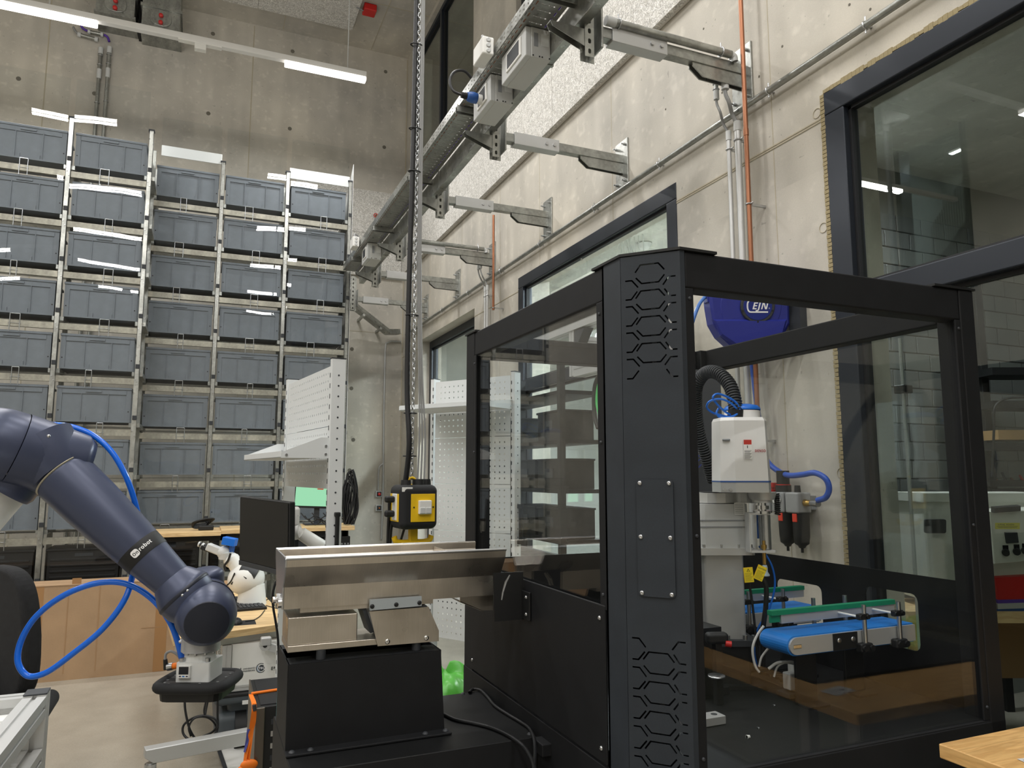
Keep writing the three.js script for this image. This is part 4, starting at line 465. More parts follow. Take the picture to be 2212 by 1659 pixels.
  a('tool_bracket', [loft(rplan(0.075, 0.04, 0.006), Y(1109), Y(1105), 1, 1, off(q, -0.008)), loft(rplan(0.004, 0.04, 0.001), Y(1186), Y(1109), 1, 1, off(q, -0.044)), loft(rplan(0.075, 0.04, 0.006), Y(1187), Y(1183), 1, 1, off(q, -0.008))], M.alu);
  const su = a('suction_tool', [cy(qp(1188), qp(1163), 0.0045), cy(qp(1212), qp(1188), 0.0055), cy(qp(1180), qp(1172), 0.008, 0.008, 6)], M.brass); a('suction_cup', lt([[0.012, 0], [0.013, 0.003], [0.008, 0.012], [0.008, 0.024], [0.006, 0.03], [0, 0.03]], qp(1236), V(q.x, 9, q.z), 18), mat(0x9fb0bb, 0.4), su);
  a('clear_cylinder', cy(off(qp(1182), 0.012, 0, 0.02), off(qp(1110), 0.012, 0, 0.02), 0.016, 0.016, 16), M.chromeSoft);
  a('coiled_lead', tb(Array.from({ length: 40 }, (_, k) => off(qp(1066 + k * 1.1), 0.043 + 0.007 * Math.cos(k * 1.6), 0, 0.007 * Math.sin(k * 1.6))), 0.0025, 5, 160), M.cable);
  const st = off(V(base.x, 0, base.z), 0.0); a('stand_column', loft(rplan(0.115, 0.13, 0.006), Y(1372), yB0 - 0.008, 1, 1, st), M.aluMatt); a('stand_flange', loft(rplan(0.17, 0.17, 0.01), Y(1384), Y(1372), 1, 1, st), M.darkGrey); for (const r of [-0.07, 0.0, 0.05, 0.075]) a('bolt', cy(off(V(st.x, Y(1372), st.z), r, 0, -0.075), off(V(st.x, Y(1362), st.z), r, 0, -0.075), 0.007, 0.007, 8), M.chromeSoft); a('stand_box', loft(rplan(0.13, 0.15, 0.006), 0.946, Y(1384), 1, 1, st), M.black); a('stand_foot', loft(rplan(0.2, 0.2, 0.006), 0.946, 0.958, 1, 1, st), M.black);
  // hoses
  const hp = [[1590, 892, 0], [1586, 862, 0.02], [1575, 830, 0.05], [1550, 806, 0.1], [1524, 806, 0.16], [1506, 830, 0.2], [1503, 870, 0.24], [1509, 930, 0.28], [1526, 990, 0.3], [1540, 1040, 0.32]].map(([x, y, z]) => PD(x, y, d + z)), cv2 = new THREE.CatmullRomCurve3(hp); const hs = a('corrugated_hose', tb(hp, 0.0175, 12, 120), M.blackRubber); const ribs = []; for (let k = 0; k < 74; k++) { const u = k / 74, p = cv2.getPointAt(u), tg = cv2.getTangentAt(u); ribs.push(fin(new THREE.TorusGeometry(0.0185, 0.003, 5, 14).applyQuaternion(new THREE.Quaternion().setFromUnitVectors(V(0, 0, 1), tg))).translate(p.x, p.y, p.z)); } a('hose_ribs', ribs, M.darkGrey, hs); a('hose_gland', cy(PD(1588, 905, d), PD(1590, 884, d), 0.024, 0.022, 16), M.black);
  const L = [[1580, 902], [1562, 898], [1540, 892], [1527, 880], [1532, 868], [1555, 862], [1580, 872], [1593, 888], [1590, 900], [1572, 893], [1548, 872], [1540, 858], [1548, 851], [1570, 857], [1590, 870], [1598, 885], [1588, 897], [1556, 902], [1548, 893], [1552, 882]]; a('tubing_loop', tb(L.map(([x, y], k) => PD(x, y, d - 0.02 + 0.012 * Math.sin(k))), 0.0032, 6, 160), M.blue);
  a('tool_tube', tb([[1636, 1112], [1637, 1140], [1638, 1163]].map(([x, y]) => PD(x, y, d - 0.03)), 0.003, 6), M.plugBlue); a('tool_tube', tb([[1640, 1180], [1652, 1195], [1668, 1225], [1674, 1260], [1668, 1295], [1655, 1330], [1640, 1352], [1630, 1385], [1632, 1425], [1640, 1445]].map(([x, y]) => PD(x, y, d - 0.02)), 0.003, 6), M.blue);
}
{ // loose parts on the cell table
  const t = thing('sensor_cable', 'pair of black sensor cables with yellow caution tags in the cell', 'cable'); const a = (pts, r, m) => obj('cable', tb(pts.map(([x, y]) => PD(x, y, 2.0)), r, 7), m, t);
  a([[1615, 1245], [1620, 1270], [1628, 1330], [1635, 1400], [1640, 1445]], 0.0035, M.cable); a([[1642, 1240], [1654, 1265], [1654, 1310], [1648, 1360], [1648, 1440]], 0.007, M.cable);
  for (const [px, py, rot, s] of [[1617, 1242, 0.08, 'a'], [1642, 1238, -0.45, 'b']]) { const up = V(0, 1, 0).addScaledVector(RT, -rot).normalize(), p = PD(px, py, 1.985); obj('tag_sheet', (() => { const g = rb(0.026, 0.04, 0.0015, 0.0007); g.applyMatrix4(new THREE.Matrix4().makeBasis(RT.clone().addScaledVector(UP, rot).normalize(), up, FW.clone().negate())); return g.translate(p.x, p.y, p.z); })(), M.yellow, t); decal('tag_print', p.clone().addScaledVector(FW, -0.001), RT.clone().addScaledVector(UP, rot).normalize(), up, 0.024, 0.038, 96, label('#e7cf1e', (g, w, h) => { g.fillStyle = '#1a1a10'; if (s === 'a') { g.beginPath(); g.moveTo(w / 2, 10); g.lineTo(w / 2 + 16, 38); g.lineTo(w / 2 - 16, 38); g.closePath(); g.lineWidth = 4; g.stroke(); g.fillRect(w / 2 - 2, 20, 4, 10); } else { g.font = 'bold 22px sans-serif'; g.fillText('CAUTION', 2, 34, w - 4); } for (let k = 0; k < 7; k++) g.fillRect(8, 56 + k * 13, w - 18 - (k % 3) * 8, 3); }), t, { solid: true }); }
  const w = thing('white_wiring', 'white and blue wires running across the cell floor plate', 'wires'); for (const [pts, m, r] of [[[[1650, 1352], [1636, 1372], [1626, 1400], [1632, 1440], [1640, 1452]], M.cableWhite, 0.0035], [[[1660, 1445], [1680, 1432], [1710, 1432], [1728, 1440]], M.cableWhite, 0.004], [[[1672, 1462], [1680, 1440], [1700, 1430], [1725, 1432]], M.cableWhite, 0.003], [[[1640, 1440], [1645, 1420], [1660, 1400]], M.cableWhite, 0.003]]) obj('wire', tb(pts.map(([x, y]) => { const p = PD(x, y, 1.98); p.y = Math.max(p.y, 0.95); return p; }), r, 6), m, w);
  const s = thing('sensor_block', 'small white sensor bracket under the front belt', 'sensor'), p = PD(1715, 1425, 2.02); obj('bracket', rb(0.06, 0.045, 0.03, 0.004, p.x, 0.985, p.z), M.whitePowder, s); obj('head', rb(0.03, 0.06, 0.025, 0.004, p.x + 0.02, 0.995, p.z - 0.02), M.white, s); obj('base', rb(0.09, 0.012, 0.05, 0.003, p.x, 0.952, p.z), M.darkGrey, s);
  const g = thing('cable_grate', 'black slotted cable grate set on the cell plate', 'grate'), c0 = PY(1700, 1455, 0.95); for (let k = 0; k < 5; k++) obj('slat', b2(c0.x - 0.06, c0.x + 0.06, 0.9455, 0.952, c0.z - 0.03 + k * 0.015, c0.z - 0.022 + k * 0.015), M.black, g); obj('border', [b2(c0.x - 0.07, c0.x + 0.07, 0.9455, 0.954, c0.z - 0.042, c0.z - 0.034), b2(c0.x - 0.07, c0.x + 0.07, 0.9455, 0.954, c0.z + 0.046, c0.z + 0.054)], M.black, g);
  const ab = thing('aluminium_block', 'flat aluminium block on the cell plate by the honeycomb post', 'block'), q = PY(1535, 1540, 0.97); obj('body', rb2(q.x - 0.08, q.x + 0.03, 0.946, 0.966, q.z - 0.02, q.z + 0.02, 0.002), M.aluMatt, ab); obj('bore', cy(V(q.x + 0.01, 0.966, q.z), V(q.x + 0.01, 0.9665, q.z), 0.008), M.darkGrey, ab);
  const bp = thing('support_column', 'black square column inside the cell behind the honeycomb post', 'column'), q2 = PY(1535, 1500, 0.946); obj('shaft', b2(q2.x - 0.06, q2.x + 0.02, 0.946, 1.13, q2.z - 0.05, q2.z + 0.03), M.black, bp); obj('foot_clip', b2(q2.x + 0.02, q2.x + 0.05, 0.946, 0.965, q2.z - 0.01, q2.z + 0.02), M.black, bp);
  for (const [px, py, m, l] of [[1616, 1592, M.white, 'small white plastic bit lying on the dark cell plate'], [1638, 1572, M.midGrey, 'tiny grey screw lying on the dark cell plate'], [1672, 1523, M.midGrey, 'tiny steel washer lying farther back on the cell plate']]) { const p2 = PY(px, py, 0.948), k = m === M.white ? 1 : 0.6; const b = thing('small_part', l, 'part'); obj('body', [cy(V(p2.x - 0.004 * k, 0.945 + 0.0035 * k, p2.z), V(p2.x + 0.004 * k, 0.945 + 0.0035 * k, p2.z), 0.0035 * k), cy(V(p2.x - 0.004 * k, 0.945 + 0.0035 * k, p2.z), V(p2.x - 0.002 * k, 0.945 + 0.0035 * k, p2.z), 0.0046 * k)], m, b); }
  const rs = thing('sensor_switch', 'black switch with red light beside the stand in the cell', 'switch'), p3 = PD(1548, 1378, 1.95); obj('body', rb(0.06, 0.03, 0.03, 0.01).rotateY(-0.3).translate(p3.x, p3.y, p3.z), M.black, rs); obj('light', cy(off(p3, 0.02, -0.012, -0.01), off(p3, 0.035, -0.014, -0.012), 0.008), M.red, rs); obj('bracket', b2(p3.x - 0.01, p3.x + 0.01, 0.946, p3.y - 0.01, p3.z - 0.008, p3.z + 0.008), M.black, rs); obj('disc', lt([[0, 0], [0.022, 0], [0.022, 0.006], [0, 0.008]], V(p3.x - 0.02, 1.02, p3.z + 0.02), V(p3.x - 0.02, 3, p3.z + 0.02)), M.chromeSoft, rs);
}
// ---------- feeder beside the cell ----------
{
  const ft = thing('side_table', 'black steel side table bolted to the robot cell under the feeder', 'table'), x0 = 0.222, x1 = 0.838, z0 = -2.245, z1 = -1.81, y = 0.872;
  obj('top', rb2(x0, x1, y - 0.006, y, z0, z1, 0.003), M.blackPlate, ft); obj('front_apron', rb2(x0, x1, 0.55, y - 0.002, z1 - 0.006, z1, 0.003), M.blackPaint, ft); obj('side_apron', rb2(x0, x0 + 0.006, 0.55, y - 0.002, z0, z1, 0.003), M.blackPaint, ft); obj('rear_apron', b2(x0, x1, 0.55, y - 0.004, z0, z0 + 0.006), M.blackPaint, ft);
  for (const x of [x0 + 0.03, x1 - 0.03]) for (const z of [z0 + 0.03, z1 - 0.03]) obj('leg', b2(x - 0.02, x + 0.02, 0, 0.56, z - 0.02, z + 0.02), M.blackPaint, ft);
  for (const [px, py] of [[1000, 1499], [1104.5, 1592], [1144, 1586]]) obj('bolt', lt([[0, 0.004], [0.004, 0.004], [0.007, 0], [0.007, -0.002]], PY(px, py, y), V(PY(px, py, y).x, 9, PY(px, py, y).z), 12), M.darkGrey, ft);
  const pd = thing('feeder_pedestal', 'black sheet metal pedestal carrying the steel feeder', 'pedestal'); const fz = -1.945, bz = -2.17;
  obj('shell', [ex([[0.222, 0.878], [0.627, 0.878], [0.615, 1.08], [0.224, 1.08]], 0.004).translate(0, 0, fz), b2(0.224, 0.616, 1.074, 1.08, fz - 0.07, fz + 0.003), b2(0.224, 0.616, 1.074, 1.08, bz, bz + 0.05), ex([[0.222, 0.878], [0.627, 0.878], [0.615, 1.08], [0.224, 1.08]], 0.004).translate(0, 0, bz), b2(0.222, 0.226, 0.878, 1.08, bz, fz), b2(0.613, 0.617, 0.878, 1.08, bz, fz)], M.blackPaint, pd); const fl = obj('flange', rb2(0.22, 0.637, 0.873, 0.879, fz, fz + 0.038, 0.002), M.blackPaint, pd); for (const x of [0.236, 0.28, 0.57, 0.625]) obj('bolt', lt([[0, 0.005], [0.004, 0.005], [0.008, 0.001], [0.008, 0]], V(x, 0.879, fz + 0.02), V(x, 3, fz + 0.02), 12), M.darkGrey, fl);
  const t = thing('vibratory_feeder', 'stainless steel vibratory feeder trough on its drive unit', 'feeder'), a = (n, g, m = M.steel, p = t) => obj(n, g, m, p), zc = -2.05;
  const half = (s) => [[0.118 * s, 1.338], [0.125 * s, 1.341], [0.128 * s, 1.337], [0.124 * s, 1.318], [0.085 * s, 1.264], [0.085 * s, 1.21]], th = 0.004;
  const outer = [...half(1), ...half(-1).reverse()], inner = [[-0.118, 1.338], [-0.12, 1.32], [-0.085 + th, 1.266], [-0.085 + th, 1.21 + th], [0.085 - th, 1.21 + th], [0.085 - th, 1.266], [0.12, 1.32], [0.118, 1.338]];
  const prof = [...half(1).slice(1), ...half(-1).reverse().slice(0, 5), ...inner]; const tr = ex(prof.map(([z, yy]) => [-z, yy]), 0.587).rotateY(Math.PI / 2).translate(0.208, 0, zc); const trough = a('trough', tr);
  a('end_plate', ex([...half(1).slice(1).map(([z, yy]) => [-z, yy]), ...half(-1).reverse().slice(0, 5).map(([z, yy]) => [-z, yy])], 0.004).rotateY(Math.PI / 2).translate(0.205, 0, zc), M.chromeSoft, trough); a('cross_rib', ex([[-0.116, 1.33], [0.116, 1.33], [0.112, 1.312], [0.083, 1.27], [-0.083, 1.27], [-0.112, 1.312]], 0.003).rotateY(Math.PI / 2).translate(0.66, 0, zc), M.steel, trough); a('lip', cy(V(0.206, 1.339, zc + 0.127), V(0.796, 1.339, zc + 0.127), 0.004, 0.004, 8), M.chromeSoft, trough); a('lip', cy(V(0.206, 1.339, zc - 0.127), V(0.74, 1.339, zc - 0.127), 0.004, 0.004, 8), M.chromeSoft, trough);
  a('bottom_flange', b2(0.25, 0.6, 1.198, 1.211, zc - 0.07, zc + 0.08)); a('bolt', [cy(V(0.196, 1.225, zc + 0.02), V(0.206, 1.225, zc + 0.02), 0.016, 0.016, 18), cy(V(0.188, 1.225, zc + 0.02), V(0.2, 1.225, zc + 0.02), 0.009, 0.009, 6)], M.chrome); a('bolt', cy(V(0.196, 1.225, zc + 0.07), V(0.212, 1.225, zc + 0.07), 0.013, 0.013, 14), M.chrome);
  const fz2 = -1.965, L = (a1, b1) => PZ(a1, b1, fz2); const p = [L(623, 1335), L(773, 1323), L(621, 1396)]; a('control_box', rb2(p[0].x, p[1].x, p[2].y, p[0].y, fz2 - 0.13, fz2, 0.003)); a('base_plate', rb2(p[2].x, L(945, 1380).x, p[2].y - 0.016, p[2].y, fz2 - 0.14, fz2 + 0.004, 0.002));
  const pp = a('drive_cover', polyZ([[798, 1321], [926, 1311], [948, 1362], [948, 1385], [816, 1396]], fz2 + 0.01, 0.003)); for (const [x, yy] of [[837, 1386], [921, 1378]]) a('bolt', screwGeo(PZ(x, yy, fz2 + 0.01), V(0, 0, 1), 0.007), M.chrome, pp); a('drive_body', polyZ([[812, 1316], [922, 1308], [940, 1360], [935, 1384], [826, 1392]], fz2 + 0.004, 0.1), M.darkGrey);
  const br = a('clamp_bar', polyZ([[799, 1296], [911, 1288], [911, 1309], [799, 1319]], fz2 + 0.018, 0.01), mat(0xb9c3ca, 0.35, 0.6)); for (const [x, yy] of [[804, 1310], [856, 1306], [906, 1302]]) a('screw', screwGeo(PZ(x, yy, fz2 + 0.018), V(0, 0, 1), 0.006), M.black, br);
  a('leaf_spring', polyZ([[779, 1306], [788, 1305], [808, 1365], [800, 1368]], fz2 - 0.01, 0.08), M.darkGrey); a('drive_plate', polyZ([[782, 1304], [797, 1303], [816, 1360], [800, 1366]], fz2 - 0.02, 0.004), M.lightGrey);
  for (const [x, z] of [[0.305, fz2 - 0.005], [0.555, fz2 - 0.005], [0.305, fz2 - 0.11], [0.555, fz2 - 0.11]]) a('rubber_foot', cy(V(x, 1.081, z), V(x, p[2].y - 0.016, z), 0.012, 0.012, 14), M.darkGrey);
  a('outlet_chute', [polyZ([[994, 1279], [1040, 1276], [1065, 1268], [1065, 1318], [1040, 1319], [994, 1300]], -1.99, 0.003), (() => { const q0 = PZ(994, 1300, -1.99), q1 = PZ(1040, 1319, -1.99); return bar(q0, q1, 0.1, 0.003).translate(0, 0, -0.05); })()]);
  const bp = thing('guide_bracket', 'black slotted bracket plate joining the feeder to the cell', 'bracket'), zz = -1.905; const slot = [[1100, 1241], [1104, 1243], [1096, 1258], [1089, 1280], [1086, 1297], [1082, 1297], [1084, 1280], [1090, 1257]];
  obj('plate', polyZ([[1066, 1238], [1130, 1235], [1131, 1268], [1168, 1270], [1166, 1338], [1130, 1338], [1068, 1343]], zz, 0.004, [slot]), M.black, bp); const q = PZ(1165, 1300, zz); obj('flange', rb2(CX0 - 0.01, CX0 - 0.004, q.y - 0.04, q.y + 0.035, zz - 0.004, zz + 0.05, 0.002), M.black, bp); for (const dy of [0.02, -0.025]) obj('screw', screwGeo(V(CX0 - 0.01, q.y + dy, zz + 0.03), V(-1, 0, 0), 0.005), M.chromeSoft, bp); obj('screw', screwGeo(PZ(1147, 1291, zz), V(0, 0, 1), 0.006), M.darkGrey, bp); obj('light_strip', polyZ([[1101, 1242], [1103, 1243], [1095, 1258], [1088, 1280], [1085, 1296], [1083, 1296], [1085, 1280], [1091, 1257]], zz - 0.006, 0.003), M.lightGrey, bp);
  const fc = thing('feeder_cable', 'black cables lying across the side table', 'cable'); obj('cable', tb([[955, 1541], [985, 1555], [1020, 1562], [1060, 1572], [1100, 1590], [1130, 1612], [1148, 1640], [1156, 1665]].map(([x, yy]) => PY(x, yy, y + 0.005)), 0.005, 8), M.cable, fc); obj('cable', tb([[1014, 1496], [1022, 1489], [1035, 1490], [1050, 1502], [1070, 1525], [1100, 1545], [1125, 1560], [1142, 1572], [1152, 1590], [1156, 1620], [1152, 1670]].map(([x, yy]) => PY(x, yy, y + 0.005)), 0.0045, 8), M.cable, fc);
  const kb = thing('latch_bracket', 'black latch bracket with star knob at the cell corner', 'bracket'), k0 = PZ(1195, 1615, -1.76); obj('arm', rb2(k0.x - 0.04, CX0 + 0.01, k0.y - 0.012, k0.y + 0.018, -1.8, -1.74, 0.003), M.blackPaint, kb); obj('plate', rb2(k0.x + 0.02, k0.x + 0.026, k0.y - 0.07, k0.y + 0.018, -1.8, -1.735, 0.002), M.blackPaint, kb); const kc = V(k0.x + 0.008, k0.y - 0.03, -1.735); obj('knob', [lt([[0, 0.02], [0.01, 0.02], [0.014, 0.012], [0.008, 0], [0, 0]], kc, kc.clone().add(V(0, 0, 1)), 16), ...[0, 1, 2, 3, 4].map((k) => cy(kc.clone().add(V(0.012 * Math.cos(k * 1.257), 0.012 * Math.sin(k * 1.257), 0.006)), kc.clone().add(V(0.012 * Math.cos(k * 1.257), 0.012 * Math.sin(k * 1.257), 0.017)), 0.006))], M.black, kb);
  // green waste bag
  const bagP = PZ(978, 1500, -3.0), bg = new THREE.SphereGeometry(0.22, 64, 48), bp2 = bg.attributes.position; for (let i = 0; i < bp2.count; i++) { const v = V(bp2.getX(i), bp2.getY(i), bp2.getZ(i)), n0 = fbm(Math.atan2(v.z, v.x) / 6.283 + 0.5, v.y * 1.6 + 0.5, 14, 3, 6) - 0.5; v.multiplyScalar(1 + n0 * 0.4); v.y = v.y * 1.1 + 0.02 * Math.sin(v.x * 34 + v.z * 20); v.x *= 1.35; v.z *= 1.2; bp2.setXYZ(i, v.x, v.y, v.z); } bg.computeVertexNormals(); tag(obj('waste_bag', fin(bg).translate(bagP.x + 0.03, 0.45, bagP.z - 0.2), M.bag), 'crumpled bright green plastic waste bag behind the side table', 'bag');
  const bin = thing('waste_bin', 'dark waste bin holding the green bag', 'bin'); obj('tub', lt([[0, 0], [0.17, 0], [0.2, 0.36], [0.21, 0.37], [0.19, 0.37], [0.16, 0.02], [0, 0.02]], V(bagP.x + 0.05, 0, bagP.z - 0.2), V(bagP.x + 0.05, 2, bagP.z - 0.2)), M.darkGrey, bin); obj('rim', fin(new THREE.TorusGeometry(0.205, 0.01, 8, 30)).rotateX(Math.PI / 2).translate(bagP.x + 0.05, 0.37, bagP.z - 0.2), M.black, bin);
}
// ---------- blue cobot with vacuum gripper ----------
const UPc = CA[1].clone();                       // picture-up direction
const polyD = (pix, d, th, holes = [], bev = 0) => {          // an outline at one distance, facing the viewer's side of the room, thick away from it
  const q = (l) => l.map(([a, b]) => [(a - 1106) / FOCAL * d, (829.5 - b) / FOCAL * d]); const g = ex(q(pix), th, holes.map(q), bev);
  g.applyMatrix4(new THREE.Matrix4().makeBasis(CA[0], CA[1], CA[2].clone().negate())); const o = EYE.clone().addScaledVector(CA[2], d + th); return g.translate(o.x, o.y, o.z);
};
const dv = (r, u, f) => V(0, 0, 0).addScaledVector(RT, r).addScaledVector(UP, u).addScaledVector(FW, f).normalize();
{
  const t = thing('cobot_arm', 'dark blue jointed robot arm with vacuum gripper and looping blue air hose', 'robot arm'), a = (n, g, m = M.robotBlue, p = t) => obj(n, g, m, p), d = 2.2;
  const P = (x, y, k = 0) => PD(x, y, d + k);
  // elbow
  const s0 = P(134, 1025), s1 = P(372, 1254); const E = P(88, 985), ea = dv(-0.72, 0.3, -0.62), el = a('elbow_housing', [lt([[0, -0.13], [0.085, -0.125], [0.1, -0.1], [0.105, -0.02], [0.108, 0.06], [0.108, 0.068]], E, E.clone().add(ea), 40)]);
  a('elbow_cap', lt([[0.106, 0.07], [0.107, 0.08], [0.106, 0.12], [0.098, 0.155], [0.08, 0.178], [0.055, 0.188], [0, 0.19]], E, E.clone().add(ea), 40), M.robotBlue, el);
  a('elbow_neck', lt([[0.106, -0.04], [0.1, 0.0], [0.09, 0.04], [0.0815, 0.066]], P(100, 985), s0, 40), M.robotBlue, el);
  a('elbow_disc', lt([[0, -0.03], [0.07, -0.03], [0.082, -0.01], [0.082, 0.03], [0, 0.03]], P(132, 975, 0.09), P(132, 975, 0.09).add(dv(0.5, 0.05, 0.85)), 32), M.robotDark, el);
  a('elbow_screw', [[105, 942], [34, 997]].map(([x, y]) => sph(0.005, P(x, y, -0.105))), M.chromeSoft, el);
  // lower arm tube
  const ax = s1.clone().sub(s0), Lm = ax.length(); a('seam_ring', lt([[0.08, -0.003], [0.0838, -0.001], [0.0838, 0.001], [0.08, 0.003]], s0, s1, 40), mat(0xb4ae9a, 0.35, 0.5));
  a('forearm', lt([[0.08, 0.002], [0.083, 0.012], [0.081, 0.12], [0.072, 0.28], [0.061, 0.4], [0.056, Lm]].filter(([, y]) => y <= Lm + 1e-6), s0, s1, 44));
  const bandAt = (f, r0, r1, w) => { const c0 = s0.clone().lerp(s1, f), dd = ax.clone().normalize(); return [c0, dd]; };
  const [bc, bd] = bandAt(0.735), rB = 0.067; a('strap_band', lt([[rB - 0.004, -0.022], [rB + 0.002, -0.022], [rB, 0.022], [rB - 0.006, 0.022]], bc, bc.clone().add(bd), 44), M.black);
  { const g = new THREE.CylinderGeometry(rB + 0.0012, rB + 0.0032, 0.03, 20, 1, true, -0.7, 1.15); const q = new THREE.Quaternion().setFromUnitVectors(UP, bd); g.applyQuaternion(q); g.translate(bc.x, bc.y, bc.z);
    const xz = V(0, 0, 1).applyQuaternion(q), toEye = EYE.clone().sub(bc).normalize(), pr = toEye.clone().addScaledVector(bd, -toEye.dot(bd)).normalize(), ang = Math.atan2(new THREE.Vector3().crossVectors(xz, pr).dot(bd), xz.dot(pr)); g.translate(-bc.x, -bc.y, -bc.z); g.applyQuaternion(new THREE.Quaternion().setFromAxisAngle(bd, ang)); g.translate(bc.x, bc.y, bc.z);
    const tx = canvasTex(512, 200, (c, w, h) => { c.clearRect(0, 0, w, h); c.translate(w, h); c.rotate(Math.PI); c.fillStyle = '#f2f2f2'; c.beginPath(); c.roundRect(20, 20, 150, 150, 50); c.fill(); c.fillStyle = '#151515'; c.font = 'bold 88px sans-serif'; c.fillText('On', 38, 128); c.fillStyle = '#f2f2f2'; c.font = 'bold 104px sans-serif'; c.fillText('robot', 182, 130); });
    obj('strap_print', fin(g), new THREE.MeshStandardMaterial({ map: tx, transparent: true, roughness: 0.5, side: THREE.DoubleSide }), t, true); }
  // wrist
  const wEnd = P(415, 1300), wa = wEnd.clone().sub(s1).normalize(); const wr1 = a('wrist_housing', lt([[0.0565, -0.004], [0.06, 0], [0.079, 0.036], [0.082, 0.046], [0.082, 0.06], [0.08, 0.085], [0.066, 0.12], [0, 0.14]], s1, wEnd, 40)); a('wrist_groove', lt([[0.081, 0.047], [0.0838, 0.049], [0.0838, 0.057], [0.081, 0.059]], s1, wEnd, 40), M.robotDark, wr1);
  a('wrist_screw', [[394, 1286], [405, 1276]].map(([x, y]) => sph(0.004, P(x, y, -0.087))), M.chromeSoft, wr1);
  const B = P(444, 1320), ba = dv(0.42, -0.2, -0.88); const bl = a('wrist_ball', lt([[0, -0.11], [0.06, -0.105], [0.078, -0.08], [0.085, -0.03], [0.087, 0.01], [0.087, 0.035], [0.082, 0.062], [0.072, 0.08], [0.062, 0.088]], B, B.clone().add(ba), 44)); a('wrist_cap', lt([[0.062, 0.088], [0.06, 0.094], [0, 0.096]], B, B.clone().add(ba), 40), M.robotDark, bl); a('ball_seam', fin(new THREE.TorusGeometry(0.0865, 0.002, 8, 44)).applyQuaternion(new THREE.Quaternion().setFromUnitVectors(V(0, 0, 1), ba)).translate(B.x - ba.x * 0.02, B.y - ba.y * 0.02, B.z - ba.z * 0.02), M.robotDark, bl);
  a('wrist_motor', lt([[0.05, -0.09], [0.052, 0.0], [0.048, 0.012], [0.036, 0.02], [0, 0.021]], P(446, 1242, 0.1), P(444, 1180, 0.1), 32));
  // flange and gripper
  const F = P(434, 1392), yv = (py) => P(434, py).y, fl = a('tool_flange', cy(V(F.x, yv(1403), F.z), V(F.x, yv(1360), F.z), 0.055, 0.055, 36), mat(0xb7b9bd, 0.35, 0.4)); a('flange_bolt', Array.from({ length: 10 }, (_, k) => cy(V(F.x + 0.044 * Math.cos(k * 0.628), yv(1408), F.z + 0.044 * Math.sin(k * 0.628)), V(F.x + 0.044 * Math.cos(k * 0.628), yv(1401), F.z + 0.044 * Math.sin(k * 0.628)), 0.005)), M.chromeSoft, fl).userData.kind = 'stuff';
  const G = V(F.x, 0, F.z), gr = a('gripper_body', [loft(rplan(0.1, 0.1, 0.006), yv(1462), yv(1422), 1, 1, G), loft(disc(0, 0, 0.042, 24), yv(1422), yv(1406), 1.1, 1, G)], M.whitePowder); for (const r of [-0.038, 0.038]) a('bolt', cy(off(V(G.x, yv(1422), G.z), r, 0, -0.036), off(V(G.x, yv(1414), G.z), r, 0, -0.036), 0.008), M.chromeSoft, gr);
  const dp = off(V(G.x, yv(1439), G.z), -0.022, 0, -0.054), ds = a('display', loft(rplan(0.036, 0.012, 0.002), yv(1452), yv(1427), 1, 1, off(dp, 0, 0, 0.002)), M.white, gr); decal('display_face', dp.clone().addScaledVector(FW, -0.005), RT, UP, 0.031, 0.033, 96, label('#e6e6e2', (g, w, h) => { g.fillStyle = '#10151c'; g.fillRect(4, 4, w - 8, h * 0.66); g.fillStyle = '#3b75b5'; g.fillRect(w * 0.38, h * 0.8, w * 0.24, 12); g.fillStyle = '#445'; g.fillRect(8, h * 0.8, w * 0.2, 12); g.fillRect(w * 0.72, h * 0.8, w * 0.2, 12); }), ds, { solid: true });
  const yP = yv(1462), pr = (w, dd, r) => rrect(-w / 2, -dd / 2, w / 2, dd / 2, r); a('gripper_plate', loft(pr(0.19, 0.17, 0.03), yP - 0.01, yP + 0.001, 1, 1, G), M.black); const bump = rrect(-0.095, -0.085, 0.095, 0.085, 0.032).map(([r, f]) => off(V(G.x, yP - 0.008, G.z), r, 0, f)); a('bumper', tb(bump, 0.0155, 12, 120, true), M.blackRubber); a('foam_pad', loft(pr(0.185, 0.165, 0.03), yP - 0.047, yP - 0.01, 0.95, 1, G), M.black); a('plate_screw', [[-0.075, -0.06], [-0.08, -0.03], [-0.08, 0.02], [-0.06, -0.07], [0.03, -0.07], [0.075, -0.05], [0.08, 0], [0.078, 0.04]].map(([r, f]) => cy(off(V(G.x, yP, G.z), r, 0, f), off(V(G.x, yP + 0.003, G.z), r, 0, f), 0.004, 0.004, 8)), M.chromeSoft).userData.kind = 'stuff';
  a('connector', [cy(P(392, 1436), P(374, 1439), 0.009)], M.orange, gr); a('connector_nut', cy(P(374, 1439), P(362, 1441), 0.011), M.chromeSoft, gr); a('cable', tb([[388, 1420], [380, 1412], [368, 1407], [359, 1412], [357, 1424], [357, 1438]].map(([x, y]) => P(x, y)), 0.004, 7), M.cableGrey); a('cable_plug', [cy(P(357, 1424), P(359, 1446), 0.006, 0.0075)], M.black); a('hose_fitting', [cy(P(392, 1424), P(397, 1424), 0.008), cy(P(388, 1386), P(397, 1386), 0.007, 0.007, 6)], M.chromeSoft);
